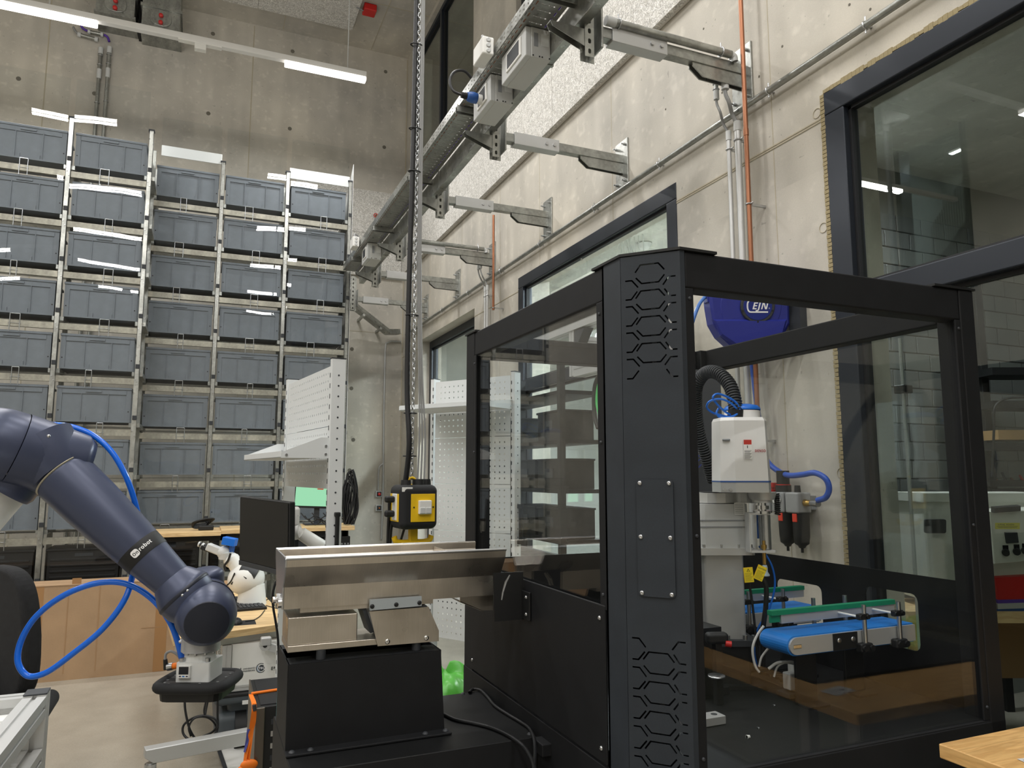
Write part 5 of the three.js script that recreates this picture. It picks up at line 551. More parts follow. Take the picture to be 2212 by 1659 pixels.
  a('air_hose', tb([[110, 917, 0.09], [150, 921, 0.09], [200, 940, 0.09], [240, 975, 0.09], [270, 1025, 0.09], [290, 1080, 0.1], [300, 1130, 0.11], [300, 1180, 0.1], [290, 1225, 0.06], [272, 1290, 0], [225, 1355, -0.03], [160, 1410, -0.05], [95, 1455, -0.06], [60, 1460, -0.06], [40, 1435, -0.06], [42, 1395, -0.05], [75, 1335, -0.04], [140, 1285, -0.02], [215, 1259, 0], [275, 1262, 0.01], [330, 1295, 0.01], [368, 1345, 0], [385, 1390, 0], [393, 1422, 0]].map(([x, y, k]) => P(x, y, k)), 0.0088, 12, 260), M.hoseBlue);
  // upper link and base, mostly outside the frame
  const w0 = P(20, 1035, 0.02), w1 = P(-120, 1190, -0.1); a('upper_arm_joint', lt([[0.09, -0.02], [0.092, 0.06], [0.086, 0.075]], P(40, 1010), w1, 36)); a('upper_arm', cy(w0.clone().lerp(w1, 0.1), w1, 0.075, 0.078, 32), M.white); a('shoulder', [sph(0.1, w1)], M.robotBlue); a('pedestal', [cy(V(w1.x, 0.02, w1.z), w1, 0.1, 0.085, 30), cy(V(w1.x, 0, w1.z), V(w1.x, 0.025, w1.z), 0.2, 0.2, 30)], M.darkGrey);
  a('joint_screw', [[15, 1023], [23, 1032]].map(([x, y]) => sph(0.0045, P(x, y, -0.1))), M.chromeSoft);
}
// ---------- aluminium profile table ----------
function profileGeo(a0, b0, w = 0.04) {          // slotted aluminium profile between two points
  const d = b0.clone().sub(a0), h = w / 2, s = 0.004, r = 0.0045, sh = []; for (let k = 0; k < 4; k++) { const c = Math.cos(k * Math.PI / 2), n = Math.sin(k * Math.PI / 2); for (const [x, y] of [[h, -h], [h, -s], [h - r, -s], [h - r, s], [h, s]]) sh.push([x * c - y * n, x * n + y * c]); }
  const g = ex(sh, d.length()), z = d.normalize(), x = Math.abs(z.y) > 0.9 ? V(1, 0, 0) : new THREE.Vector3().crossVectors(UP, z).normalize(); g.applyMatrix4(new THREE.Matrix4().makeBasis(x, new THREE.Vector3().crossVectors(z, x), z)); return g.translate(a0.x, a0.y, a0.z);
}
{
  const t = thing('profile_table', 'aluminium profile table with white slatted top beside the office chair', 'table'), c = PD(80, 1497, 1.45), y = c.y, x1 = c.x, z0 = c.z;
  obj('post', profileGeo(V(x1, 0, z0), V(x1, y, z0)), M.alu, t); obj('post', profileGeo(V(x1 - 0.6, 0, z0), V(x1 - 0.6, y, z0)), M.alu, t); obj('post', profileGeo(V(x1 - 0.02, 0, z0 + 0.8), V(x1 - 0.02, y, z0 + 0.8)), M.alu, t); obj('post', profileGeo(V(x1 - 0.6, 0, z0 + 0.8), V(x1 - 0.6, y, z0 + 0.8)), M.alu, t);
  obj('post_cap', rb2(x1 - 0.0205, x1 + 0.0205, y, y + 0.004, z0 - 0.0205, z0 + 0.0205, 0.002), M.darkGrey, t);
  obj('rail', profileGeo(V(x1, y - 0.022, z0 + 0.022), V(x1 - 0.02, y - 0.022, z0 + 0.8)), M.alu, t); obj('rail', profileGeo(V(x1, y - 0.12, z0 + 0.022), V(x1 - 0.02, y - 0.12, z0 + 0.8)), M.alu, t); obj('rail', profileGeo(V(x1 - 0.58, y - 0.022, z0), V(x1 - 0.02, y - 0.022, z0)), M.alu, t);
  for (let k = 0; k < 16; k++) obj('slat', rb2(x1 - 0.6, x1 - 0.028, y - 0.04, y - 0.026, z0 + 0.03 + k * 0.05, z0 + 0.07 + k * 0.05, 0.004), M.whitePowder, t);
  obj('side_panel', b2(x1 - 0.012, x1 - 0.008, 0.2, y - 0.14, z0 + 0.03, z0 + 0.8), M.lightGrey, t);
}
// ---------- office chair ----------
{
  const t = thing('office_chair', 'black office chair standing by the cardboard box', 'chair'), s = PY(95, 1530, 0.5), a = (n, g, m = M.fabric) => obj(n, g, m, t); const cx = s.x - 0.22, cz = s.z;
  a('seat', rb(0.5, 0.08, 0.48, 0.04, cx, 0.49, cz, 4)); const bk = fin(new THREE.ExtrudeGeometry(shp(Array.from({ length: 56 }, (_, k) => { const c = Math.cos(k * Math.PI / 28), s = Math.sin(k * Math.PI / 28); return [0.23 * Math.sign(c) * Math.abs(c) ** 0.6, 0.3 * Math.sign(s) * Math.abs(s) ** 0.6]; })), { depth: 0.03, bevelEnabled: true, bevelSize: 0.02, bevelThickness: 0.025, bevelOffset: -0.02, bevelSegments: 5, curveSegments: 12 })).rotateY(-Math.PI / 2); { const p = bk.attributes.position; for (let i = 0; i < p.count; i++) { const z = p.getZ(i), y = p.getY(i); p.setX(i, p.getX(i) + z * z * 0.5 - y * 0.06); p.setZ(i, z * (1 - Math.max(0, y) * 0.5)); } } const bp = PD(38, 1410, 3.35); bk.rotateY(R(35)).translate(bp.x - 0.05, 0.83, bp.z); a('backrest', bk);
  a('back_support', bar(V(bp.x - 0.08, 0.75, bp.z), V(cx - 0.12, 0.42, cz), 0.06, 0.02), M.black); a('gas_lift', cy(V(cx, 0.1, cz), V(cx, 0.45, cz), 0.028), M.darkGrey); for (let k = 0; k < 5; k++) { const q = V(cx + 0.3 * Math.cos(k * 1.257), 0.07, cz + 0.3 * Math.sin(k * 1.257)); const l = a('base_leg', bar(V(cx, 0.11, cz), q, 0.045, 0.03), M.black); obj('caster', cy(q.clone().add(V(-0.02, -0.04, 0)), q.clone().add(V(0.02, -0.04, 0)), 0.03), M.black, l); }
}
// ---------- cardboard ----------
{
  const t = thing('cardboard_box', 'long brown cardboard box standing in front of the crate racks', 'box'), z = -6.6, x0 = -1.9, x1 = PZ(392, 1400, z).x, h = PZ(200, 1262, z).y, D = 0.3; obj('carton', b2(x0, x1, 0, h, z - D, z), M.cardboard, t);
  obj('top_flap', [b2(x0, x1, h, h + 0.006, z - D / 2 + 0.003, z + 0.004), b2(x0, x1, h, h + 0.006, z - D, z - D / 2 - 0.003)], M.cardboard, t); for (const px of [[58, 86], [332, 358]]) { const a = PZ(px[0], 1400, z).x, b = PZ(px[1], 1400, z).x; obj('tape', b2(a, b, 0.002, h + 0.007, z, z + 0.0015), M.tape, t); } obj('tape', b2(PZ(155, 1260, z).x, PZ(175, 1260, z).x, h + 0.006, h + 0.05, z - 0.02, z - 0.018), M.tape, t);
  for (const px of [140, 208]) { const x = PZ(px, 1400, z).x; obj('crease', b2(x - 0.003, x + 0.003, 0.05, h - 0.01, z, z + 0.002), M.cardEdge, t); } obj('crease', b2(PZ(305, 1360, z).x, PZ(380, 1360, z).x, PZ(300, 1358, z).y, PZ(300, 1358, z).y + 0.005, z, z + 0.002), M.cardEdge, t);
  const s = thing('printed_carton', 'narrow upright carton with printed web address beside the long box', 'box'), zz = -6.05, a = PZ(470, 1300, zz).x, b = PZ(499, 1300, zz).x, hh = PZ(480, 1265, zz).y; obj('carton', rb2(a, b, 0, hh, zz - 0.25, zz, 0.003), M.cardboard, s); obj('flap', b2(a, b, hh, hh + 0.004, zz - 0.25, zz), M.cardEdge, s);
  decal('print_strip', V((a * 0.7 + b * 0.3), PZ(472, 1400, zz).y, zz + 0.001), V(0, 1, 0), V(-1, 0, 0), 0.34, 0.036, 320, label('#e3e0da', (g, w, h) => { g.fillStyle = '#1c1c1c'; g.font = '28px sans-serif'; g.textBaseline = 'middle'; g.fillText('blechzuschnitt24.de', 8, h / 2, w - 16); }), s, { solid: true }); decal('print_strip', V((a * 0.7 + b * 0.3), PZ(472, 1300, zz).y, zz + 0.001), V(0, 1, 0), V(-1, 0, 0), 0.14, 0.034, 160, label('#e3e0da', (g, w, h) => { g.fillStyle = '#1c1c1c'; g.font = '30px sans-serif'; g.textBaseline = 'middle'; g.fillText('schnitt', 8, h / 2, w - 16); }), s, { solid: true });
}
// ---------- workbench with keyboard ----------
const BT = 0.66, bA = PY(375, 1381, BT), bB = PY(620, 1347, BT), bC = PY(350, 1297, BT); const bdir = bB.clone().sub(bA).normalize(), bdep = bC.clone().sub(bA), bNear = (u, v, y = BT) => bA.clone().addScaledVector(bdir, u).addScaledVector(bdep, v).setY(y);
{
  const t = thing('workbench', 'pine topped workbench with aluminium frame holding the keyboard', 'table'); const q = [bNear(0, 0), bNear(0.66, 0), bNear(0.7, 1), bNear(0, 1)]; obj('top', ex(q.map((p) => [p.x, -p.z]), 0.035, [], 0.002).rotateX(-Math.PI / 2).translate(0, BT - 0.035, 0), M.wood, t);
  obj('frame_rail', bar(bNear(0.02, 0.06, BT - 0.06), bNear(0.64, 0.06, BT - 0.06), 0.045, 0.045), M.aluMatt, t); obj('frame_rail', bar(bNear(0.02, 0.94, BT - 0.06), bNear(0.66, 0.94, BT - 0.06), 0.045, 0.045), M.aluMatt, t);
  const f0 = PY(312, 1628, 0.17), f1 = PY(580, 1577, 0.17), tf = thing('table_foot', 'silver table foot beam on a levelling foot by the cart', 'table base'); obj('foot_beam', (() => { const dd = f1.clone().sub(f0), L = dd.length(), g = ex([[0.04, 0], [L, 0], [L, 0.07], [0.0, 0.07], [-0.0, 0.03]], 0.06, [], 0.003), z = dd.normalize(); g.translate(0, 0, -0.03); g.applyMatrix4(new THREE.Matrix4().makeBasis(z, UP, new THREE.Vector3().crossVectors(z, UP))); return g.translate(f0.x, f0.y - 0.045, f0.z); })(), M.aluMatt, tf);
  obj('levelling_foot', [cy(V(f0.x + 0.03, 0.02, f0.z), V(f0.x + 0.03, 0.125, f0.z), 0.02), cy(V(f0.x + 0.03, 0.09, f0.z), V(f0.x + 0.03, 0.12, f0.z), 0.028), cy(V(f0.x + 0.03, 0, f0.z), V(f0.x + 0.03, 0.02, f0.z), 0.035, 0.025)], M.chromeSoft, tf); obj('levelling_foot', [cy(V(f1.x - 0.03, 0.02, f1.z), V(f1.x - 0.03, 0.125, f1.z), 0.02), cy(V(f1.x - 0.03, 0, f1.z), V(f1.x - 0.03, 0.02, f1.z), 0.035, 0.025)], M.chromeSoft, tf); 
  const swing = thing('pivot_arm', 'aluminium pivot clamp hanging under the workbench edge', 'clamp'), p0 = PZ(572, 1393, bA.z - 0.1), p1 = PZ(622, 1410, bA.z - 0.1); obj('mount', rb(0.06, 0.05, 0.05, 0.01, p0.x + 0.005, p0.y + 0.02, p0.z), M.aluMatt, swing); obj('lever', [bar(p0, p1, 0.03, 0.045, 0.006), cy(p0.clone().add(V(0, 0, -0.02)), p0.clone().add(V(0, 0, 0.02)), 0.03)], M.alu, swing); obj('hub', cy(p0.clone().add(V(0, 0, 0.02)), p0.clone().add(V(0, 0, 0.024)), 0.012), M.black, swing);
  // keyboard, mouse
  const kR = PY(577, 1312, BT + 0.015), kL = PY(510, 1331, BT + 0.015), kd = PY(545, 1283, BT + 0.015).sub(kR).setY(0).normalize(), kb = kL.clone().sub(kR).setY(0), kn = kb.clone().addScaledVector(kd, -kb.dot(kd)).normalize(); const k = thing('keyboard', 'black computer keyboard on the pine workbench', 'keyboard'), KL = 0.52, KD = 0.19, place = (g, u, v, y) => { g.applyMatrix4(new THREE.Matrix4().makeBasis(kd, UP, new THREE.Vector3().crossVectors(kd, UP))); const p = kR.clone().addScaledVector(kd, u).addScaledVector(kn, v); return g.translate(p.x, y, p.z); };
  obj('base', place(rb(KL, 0.018, KD, 0.004), KL / 2, KD / 2, BT + 0.01), M.black, k); const keys = []; for (let r = 0; r < 6; r++) for (let c = 0; c < 21; c++) keys.push(place(bx(0.018, 0.006, 0.019), 0.025 + c * 0.0225 + (c > 3 ? 0.008 : 0), 0.035 + r * 0.0245, BT + 0.022)); obj('keys', keys, M.darkGrey, k).userData.kind = 'stuff';
  const mp = PY(525, 1345, BT), mm = thing('mouse_mat', 'black mouse mat beside the keyboard', 'mouse mat'); obj('mat', [rb2(mp.x - 0.1, mp.x + 0.07, BT, BT + 0.003, mp.z - 0.06, mp.z + 0.09, 0.0015)], M.blackRubber, mm); const mo = thing('computer_mouse', 'black computer mouse on the mouse mat', 'mouse'), m0 = PY(512, 1340, BT + 0.02); obj('body', sph(0.05, V(m0.x, BT + 0.004, m0.z), 0.62, 0.62, 1.1), M.black, mo); obj('wheel', cy(V(m0.x - 0.004, BT + 0.034, m0.z + 0.02), V(m0.x + 0.004, BT + 0.034, m0.z + 0.02), 0.007), M.darkGrey, mo);
  const cb = thing('keyboard_cable', 'thin black cables trailing over the pine workbench', 'cable'); for (const pts of [[[572, 1318], [560, 1332], [545, 1340], [530, 1342]], [[575, 1308], [590, 1312], [606, 1316]], [[568, 1300], [585, 1292], [606, 1288]]]) obj('cable', tb(pts.map(([x, y]) => PY(x, y, BT + 0.006)), 0.0028, 6), M.cable, cb);
}
// ---------- mobile transport cart ----------
{
  const t = thing('transport_cart', 'white panelled mobile robot cart with printed logos under the workbench', 'cart'), z = -4.62, g = (x, y) => PZ(x, y, z), x0 = g(478, 1400).x, x1 = g(650, 1400).x, y0 = g(500, 1492).y, y1 = BT - 0.085;
  obj('side_panel', b2(x0 + 0.06, x1, y0 + 0.02, y1, z - 0.01, z - 0.004), M.white, t); obj('body', b2(x0 + 0.02, x1, y0, y1, z - 0.6, z - 0.012), M.whitePowder, t); for (const x of [x0 + 0.03, x1]) obj('corner_post', profileGeo(V(x, y0, z - 0.01), V(x, y1, z - 0.01), 0.05), M.alu, t); obj('bottom_rail', profileGeo(V(x0 + 0.055, y0 + 0.01, z - 0.01), V(x1 - 0.025, y0 + 0.01, z - 0.01), 0.03), M.alu, t);
  decal('university_print', V(g(533, 1447).x, g(533, 1447).y, z - 0.004), V(1, 0, 0), UP, 0.1, 0.034, 400, (c, w, h) => { c.fillStyle = '#20262c'; for (const [x, hh] of [[10, 40], [36, 74], [62, 110]]) { c.beginPath(); c.roundRect(x, h - 14 - hh, 17, hh, 8); c.fill(); } c.fillRect(10, h - 26, 90, 14); c.font = 'bold 44px sans-serif'; c.fillText('UNIVERSITÄT', 120, 62, w - 130); c.fillText('PADERBORN', 120, 112, w - 130); }, t);
  decal('tec_print', V(g(566, 1443).x, g(566, 1443).y, z - 0.004), V(1, 0, 0), UP, 0.075, 0.06, 300, (c, w, h) => { c.lineWidth = 14; c.strokeStyle = '#232a33'; c.beginPath(); c.arc(w * 0.42, h / 2, h * 0.42, 0.6, 5.3); c.stroke(); c.strokeStyle = '#2f7fc0'; c.lineWidth = 8; c.beginPath(); c.arc(w * 0.42, h / 2, h * 0.34, 1.6, 3.9); c.stroke(); c.fillStyle = '#232a33'; c.beginPath(); c.arc(w * 0.46, h / 2, h * 0.28, 0, 7); c.fill(); c.fillStyle = '#fff'; c.font = 'bold 74px sans-serif'; c.textAlign = 'center'; c.fillText('TEC', w * 0.48, h * 0.62); }, t);
  decal('garage_print', V(g(604, 1442).x, g(604, 1442).y, z - 0.004), V(1, 0, 0), UP, 0.1, 0.03, 300, (c, w, h) => { c.fillStyle = '#20262c'; c.font = 'bold 66px sans-serif'; c.fillText('garage', 6, 58, w - 12); c.fillRect(8, 76, w * 0.6, 3); }, t);
  obj('panel_knob', cy(V(g(505, 1476).x, g(505, 1476).y, z - 0.006), V(g(505, 1476).x, g(505, 1476).y, z + 0.004), 0.009), M.black, t);
  obj('drive_base', [rb2(x0 - 0.03, x1 + 0.05, 0.24, y0 - 0.005, z - 0.62, z + 0.02, 0.05), rb2(x0 - 0.02, x1 + 0.05, 0.06, 0.2, z - 0.6, z + 0.0, 0.05), rb2(x0 + 0.05, x1, 0.16, 0.28, z - 0.58, z - 0.04, 0.03)], mat(0x4c5358, 0.5), t); obj('lamp_window', rb2(g(523, 1510).x, g(539, 1510).x, g(523, 1520).y, g(523, 1511).y, z + 0.019, z + 0.024, 0.004), M.white, t); obj('bumper_rim', rb2(x0 - 0.035, x1 + 0.05, y0 - 0.035, y0 - 0.01, z - 0.62, z + 0.025, 0.012), M.black, t);
  for (const x of [x0 + 0.12, x1 - 0.1]) obj('wheel', cy(V(x - 0.03, 0.1, z - 0.03), V(x + 0.03, 0.1, z - 0.03), 0.1, 0.1, 24), M.black, t);
  const fp = thing('floor_panel', 'white board leaning on the floor under the workbench foot', 'board'), q = [[470, 1612], [612, 1578], [612, 1700], [500, 1700]].map(([x, y]) => PY(x, y, 0.012)); obj('board', ex(q.map((p) => [p.x, -p.z]).reverse(), 0.012).rotateX(-Math.PI / 2), M.white, fp); const e0 = q[0], e1 = q[3]; obj('edge_strip', bar(e0.clone().setY(0.014), e1.clone().setY(0.014), 0.02, 0.006), M.darkGrey, fp);
  const cl = thing('cable_coil', 'loose coil of thin black cable on the floor by the cart', 'cable'); const zc = -4.35; const pp = (l) => l.map(([x, y], k) => { const p = PZ(x, y, zc + 0.02 * Math.sin(k)); p.y = Math.max(p.y, 0.008); return p; }); obj('cable', tb(pp([[402, 1488], [399, 1520], [404, 1555], [412, 1580], [425, 1596], [440, 1590], [460, 1580], [470, 1565], [462, 1552], [440, 1546], [415, 1552], [396, 1568], [396, 1585], [410, 1598], [430, 1598], [452, 1592], [468, 1580], [470, 1540], [470, 1490]]), 0.006, 7, 200), M.cable, cl); obj('cable', tb(pp([[450, 1486], [446, 1510], [441, 1535], [443, 1545], [446, 1530], [452, 1500], [452, 1486]]), 0.005, 6), M.cable, cl); obj('cable', tb(pp([[412, 1590], [408, 1570], [420, 1552], [448, 1550], [466, 1568], [465, 1585], [450, 1590]]), 0.005, 6, 80), M.cable, cl);
}
// ---------- computer tower with orange strap ----------
{
  const t = thing('computer_tower', 'dark computer tower with brushed side standing by the side table', 'computer'), z = -3.15, g = (x, y) => PZ(x, y, z), x0 = g(551, 1560).x, x1 = x0 + 0.2, y1 = g(566, 1527).y; obj('case', rb2(x0 + 0.004, x1, 0.02, y1, z - 0.42, z, 0.004), M.black, t); obj('side_cover', rb2(x0, x0 + 0.006, 0.02, y1 + 0.002, z - 0.42, z + 0.004, 0.002), mat(0x6d675f, 0.35, 0.8), t); obj('front_bezel', [rb2(x0, x0 + 0.035, 0.02, y1, z, z + 0.012, 0.003)], mat(0x6d675f, 0.35, 0.8), t); obj('top_recess', b2(x0 + 0.02, x1 - 0.01, y1, y1 + 0.003, z - 0.4, z - 0.02), M.blackRubber, t); for (let k = 0; k < 7; k++) obj('port', b2(x0 + 0.06, x0 + 0.075 + (k % 2) * 0.01, y1 - 0.07 - k * 0.045, y1 - 0.05 - k * 0.045, z, z + 0.002), k % 3 ? M.chromeSoft : M.darkGrey, t);
  const s = thing('orange_strap', 'bright orange lanyard strap draped over the computer tower', 'strap'); const rib = (pts, w) => { const c = new THREE.CatmullRomCurve3(pts), n = pts.length * 10, pos = []; for (let k = 0; k < n; k++) { const f = (u) => { const p = c.getPoint(u), tw = Math.sin(u * 5) * 0.6, s2 = off(V(0, 0, 0), Math.cos(tw) * w, 0, Math.sin(tw) * w); return [p.clone().add(s2), p.clone().sub(s2)]; }; const [a, b] = f(k / n), [e, d] = f((k + 1) / n); for (const q of [a, b, d, a, d, e]) pos.push(q.x, q.y, q.z); } const g2 = new THREE.BufferGeometry(); g2.setAttribute('position', new THREE.Float32BufferAttribute(pos, 3)); g2.computeVertexNormals(); g2.setAttribute('uv', new THREE.Float32BufferAttribute(new Float32Array(pos.length / 3 * 2), 2)); return g2; }; const so = mat(0xf07a16, 0.6, 0, { side: THREE.DoubleSide });
  const zz = z + 0.03, P = (l) => l.map(([x, y]) => PZ(x, y, zz)); obj('strap_band', cy(V(x0 - 0.006, y1 + 0.008, z - 0.17), V(x1, y1 + 0.008, z - 0.2), 0.006), so, s); obj('strap_band', rib([V(x0 - 0.008, y1 + 0.006, z - 0.17), ...P([[549, 1530], [545, 1560], [540, 1600], [536, 1640], [534, 1672]])], 0.009), so, s); obj('strap_band', rib(P([[550, 1520], [548, 1560], [540, 1590], [532, 1625], [525, 1668]]), 0.008), so, s); obj('strap_knot', [sph(0.025, PZ(538, 1652, zz), 1.3, 0.8, 0.6), sph(0.02, PZ(527, 1660, zz), 1.2, 0.6, 0.6)], M.orange, s); obj('strap_lining', rib(P([[537, 1575], [534, 1600], [528, 1625]]), 0.006), mat(0x4a4f9a, 0.7, 0, { side: THREE.DoubleSide }), s); obj('clip', cy(PZ(549, 1522, zz), PZ(550, 1535, zz), 0.008), M.darkGrey, s);
  const w = thing('drop_cable', 'black cable hanging past the feeder to the floor', 'cable'), zc = -2.6; obj('cable', tb([[602, 1246], [595, 1260], [589, 1285], [590, 1310], [595, 1340], [600, 1375], [602, 1420], [601, 1500], [600, 1600], [598, 1680], [596, 1950]].map(([x, y]) => PZ(x, y, zc)), 0.004, 7), M.cable, w); const tl = thing('teal_strip', 'teal edged board standing behind the feeder pedestal', 'board'); obj('board', bar(PZ(597, 1545, -2.42).setY(0), PZ(604, 1470, -2.42), 0.02, 0.01), M.teal2, tl);
}
// ---------- monitors ----------
function panelBox(TL, TR, BL, th) { const r = TR.clone().sub(TL), w = r.length(), u = TL.clone().sub(BL), h = u.length(); r.normalize(); const n = new THREE.Vector3().crossVectors(r, u).normalize(); u.copy(new THREE.Vector3().crossVectors(n, r)); const m = new THREE.Matrix4().makeBasis(r, u, n), c = TL.clone().add(TR).multiplyScalar(0.5).addScaledVector(u, -h / 2); return { w, h, put: (g, x = 0, y = 0, z = 0) => { g.applyMatrix4(m); const p = c.clone().addScaledVector(r, x).addScaledVector(u, y).addScaledVector(n, z); return g.translate(p.x, p.y, p.z); }, c, r, u, n }; }
{
  const t = thing('monitor', 'black flat monitor turned aside on a white swivel arm', 'monitor'), b = panelBox(PD(518, 1072, 3.58), PD(625, 1085, 3.25), PD(510, 1218, 3.58), 0.03); obj('housing', b.put(rb(b.w, b.h, 0.03, 0.006), 0, 0, -0.016), M.black, t); obj('screen', b.put(bx(b.w - 0.016, b.h - 0.035, 0.002), 0, 0.01, 0.0005), M.screenOff, t); obj('lower_bezel', b.put(rb(b.w - 0.004, 0.022, 0.004, 0.001), 0, -b.h / 2 + 0.012, 0), M.darkGrey, t); decal('sticker', b.c.clone().addScaledVector(b.r, b.w / 2 - 0.05).addScaledVector(b.u, -b.h / 2 + 0.011).addScaledVector(b.n, 0.003), b.r, b.u, 0.05, 0.018, 128, label('#eceae6', (g, w, h) => { g.fillStyle = '#555'; g.fillRect(18, h * 0.4, w - 36, 6); }), t, { solid: true });
  const m = thing('swivel_mount', 'white swivel monitor mount clamped behind the black monitor', 'monitor arm'), q = (x, y, d = 3.45) => PD(x, y, d); obj('joint', [bar(q(636, 1095), q(634, 1135), 0.05, 0.045, 0.012)], M.white, m); obj('knuckle', [bar(q(622, 1120), q(645, 1108), 0.03, 0.035, 0.008)], M.lightGrey, m); obj('elbow', [cy(q(632, 1150), q(648, 1148), 0.035, 0.035, 20), sph(0.035, q(638, 1150))], M.white, m); obj('lower_arm', [cy(q(650, 1152), q(700, 1185, 3.5), 0.03, 0.034, 20)], M.white, m); obj('end_plate', bar(q(618, 1128, 3.4), q(626, 1124, 3.43), 0.02, 0.08), M.black, m);
}
// ---------- white cobot on the workbench ----------
{
  const t = thing('small_cobot', 'small white robot arm with blue sensor on the pine workbench', 'robot arm'), d = 5.0, q = (x, y, k = 0) => PD(x, y, d + k), a = (n, g, m = M.white) => obj(n, g, m, t);
  a('base', [cy(V(q(545, 1262).x, BT, q(545, 1262).z), q(545, 1262), 0.09775, 0.08, 26)]); a('shoulder', [sph(0.115, q(532, 1250), 1.05, 0.95, 1), cy(q(520, 1245), q(556, 1252), 0.0805, 0.069, 24)]); a('upper_arm', [cy(q(515, 1228), q(500, 1205), 0.05175, 0.046, 22), sph(0.05175, q(500, 1210)), cy(q(525, 1225), q(560, 1240), 0.0575, 0.0575, 22)]); a('elbow', [cy(q(488, 1192), q(488, 1206), 0.0483, 0.0483, 22), sph(0.046, q(484, 1194))], M.lightGrey); a('forearm', bar(q(480, 1193), q(448, 1180), 0.0575, 0.05175, 0.01), M.lightGrey); a('gripper', [bar(q(460, 1190), q(436, 1181), 0.05175, 0.03, 0.006), cy(q(446, 1180), q(428, 1174), 0.013)], M.black); a('gripper_ring', [cy(q(440, 1180), q(436, 1178), 0.02), cy(q(432, 1176), q(429, 1175), 0.018)], M.lightGrey);
  a('sensor_box', bar(q(483, 1167), q(510, 1172), 0.069, 0.05175, 0.004), M.blue); a('sensor_mount', bar(q(502, 1180), q(498, 1200), 0.03, 0.02), M.plugBlue); a('cable', tb([[500, 1262], [510, 1250], [525, 1246], [533, 1250]].map(([x, y]) => q(x, y, -0.1)), 0.006, 6), M.cable); a('cable', tb([[498, 1196], [492, 1212], [485, 1222], [487, 1232]].map(([x, y]) => q(x, y, -0.0575)), 0.008, 6), M.cable); a('cable', tb([[482, 1270], [497, 1258], [507, 1238]].map(([x, y]) => q(x, y, -0.1)), 0.005, 6), M.cable); a('strap', cy(q(522, 1229, -0.03), q(556, 1243, -0.03), 0.0515, 0.0515, 22), M.darkGrey);
}
// ---------- perforated workstations ----------
function workstation(lab, N, Fp, top, panels, low, shelf, postW) {
  const t = thing('perforated_stand', lab, 'workstation'), d = Fp.clone().sub(N).setY(0), L = d.length(); d.normalize(); const n = new THREE.Vector3().crossVectors(d, UP).normalize(); if (n.dot(RT) > 0) n.negate();        // n points to the working side
  const m = new THREE.Matrix4().makeBasis(d, UP, n.clone()), flip = new THREE.Vector3().crossVectors(d, UP).dot(n) < 0; const put = (g, u = 0, o = 0) => { g.applyMatrix4(m); return g.translate(N.x + d.x * u + n.x * o, 0, N.z + d.z * u + n.z * o); };
  const fix = (g) => { if (flip) { const p = g.attributes.position, q = g.attributes.normal; for (let i = 0; i < p.count; i += 3) for (const a of [p, q]) { const x = [a.getX(i + 1), a.getY(i + 1), a.getZ(i + 1)]; a.setXYZ(i + 1, a.getX(i + 2), a.getY(i + 2), a.getZ(i + 2)); a.setXYZ(i + 2, ...x); } } return g; };
  for (const [y0, y1] of [...panels, ...low]) { const holes = [], p = 0.0375, nx = Math.floor((L - 0.05) / p), ny = Math.floor((y1 - y0 - 0.02) / p), ox = (L - (nx - 1) * p) / 2, oy = y0 + (y1 - y0 - (ny - 1) * p) / 2; for (let i = 0; i < nx; i++) for (let j = 0; j < ny; j++) { const x = ox + i * p, y = oy + j * p; holes.push(rect(x - 0.0048, y - 0.0048, x + 0.0048, y + 0.0048)); } obj('perforated_panel', fix(put(ex(rect(0.01, y0 + 0.0015, L - 0.01, y1 - 0.0015), 0.002, holes), 0, 0.012)), M.peg, t); }
  const slotsY = []; for (let y = 0.2; y < top - 0.05; y += 0.05) slotsY.push(y);
  for (const [u, s] of [[0, -1], [L, 1]]) { const ps = obj('upright', [fix(put(rb2(Math.min(0, s * 0.028), Math.max(0, s * 0.028), 0.02, top, -0.045, 0.022, 0.003), u))], M.peg, t); obj('slot', slotsY.map((y) => fix(put(b2(s * 0.002, s * 0.008, y, y + 0.022, 0.0215, 0.0235), u))), M.darkGrey, ps).userData.kind = 'stuff'; obj('hole', slotsY.map((y) => fix(put(cy(V(s * 0.0275, y + 0.01, -0.012), V(s * 0.029, y + 0.01, -0.012), 0.0045, 0.0045, 8), u))), M.darkGrey, ps).userData.kind = 'stuff'; obj('cap', fix(put(b2(Math.min(0, s * 0.03), Math.max(0, s * 0.03), top, top + 0.004, -0.047, 0.024), u)), M.darkGrey, ps); obj('foot', fix(put(rb2(-0.03, 0.03, 0, 0.05, -0.3, 0.06, 0.005), u)), M.aluMatt, t); }
  const [sy, sd, bh] = shelf; obj('shelf', [fix(put(rb2(-0.01, L + 0.01, sy - 0.004, sy, 0.02, sd, 0.001))), fix(put(rb2(-0.01, L + 0.01, sy - 0.004, sy + 0.025, sd - 0.004, sd, 0.001)))], M.peg, t); for (const u of [-0.012, L + 0.012]) { const br = obj('shelf_bracket', fix(put(ex([[-0.022, sy - 0.006], [-sd + 0.002, sy - 0.006], [-sd + 0.002, sy + 0.02], [-0.06, sy + bh], [-0.022, sy + bh]], 0.003).rotateY(Math.PI / 2), u)), M.peg, t); for (const [o, y] of [[0.035, 0.012], [0.035, 0.05], [sd - 0.025, 0.008]]) obj('bolt', fix(put(cy(V(-0.004, sy + y, o), V(0.0, sy + y, o), 0.006), u)), M.chromeSoft, br); }
  return { t, put, fix, L, d, n };
}
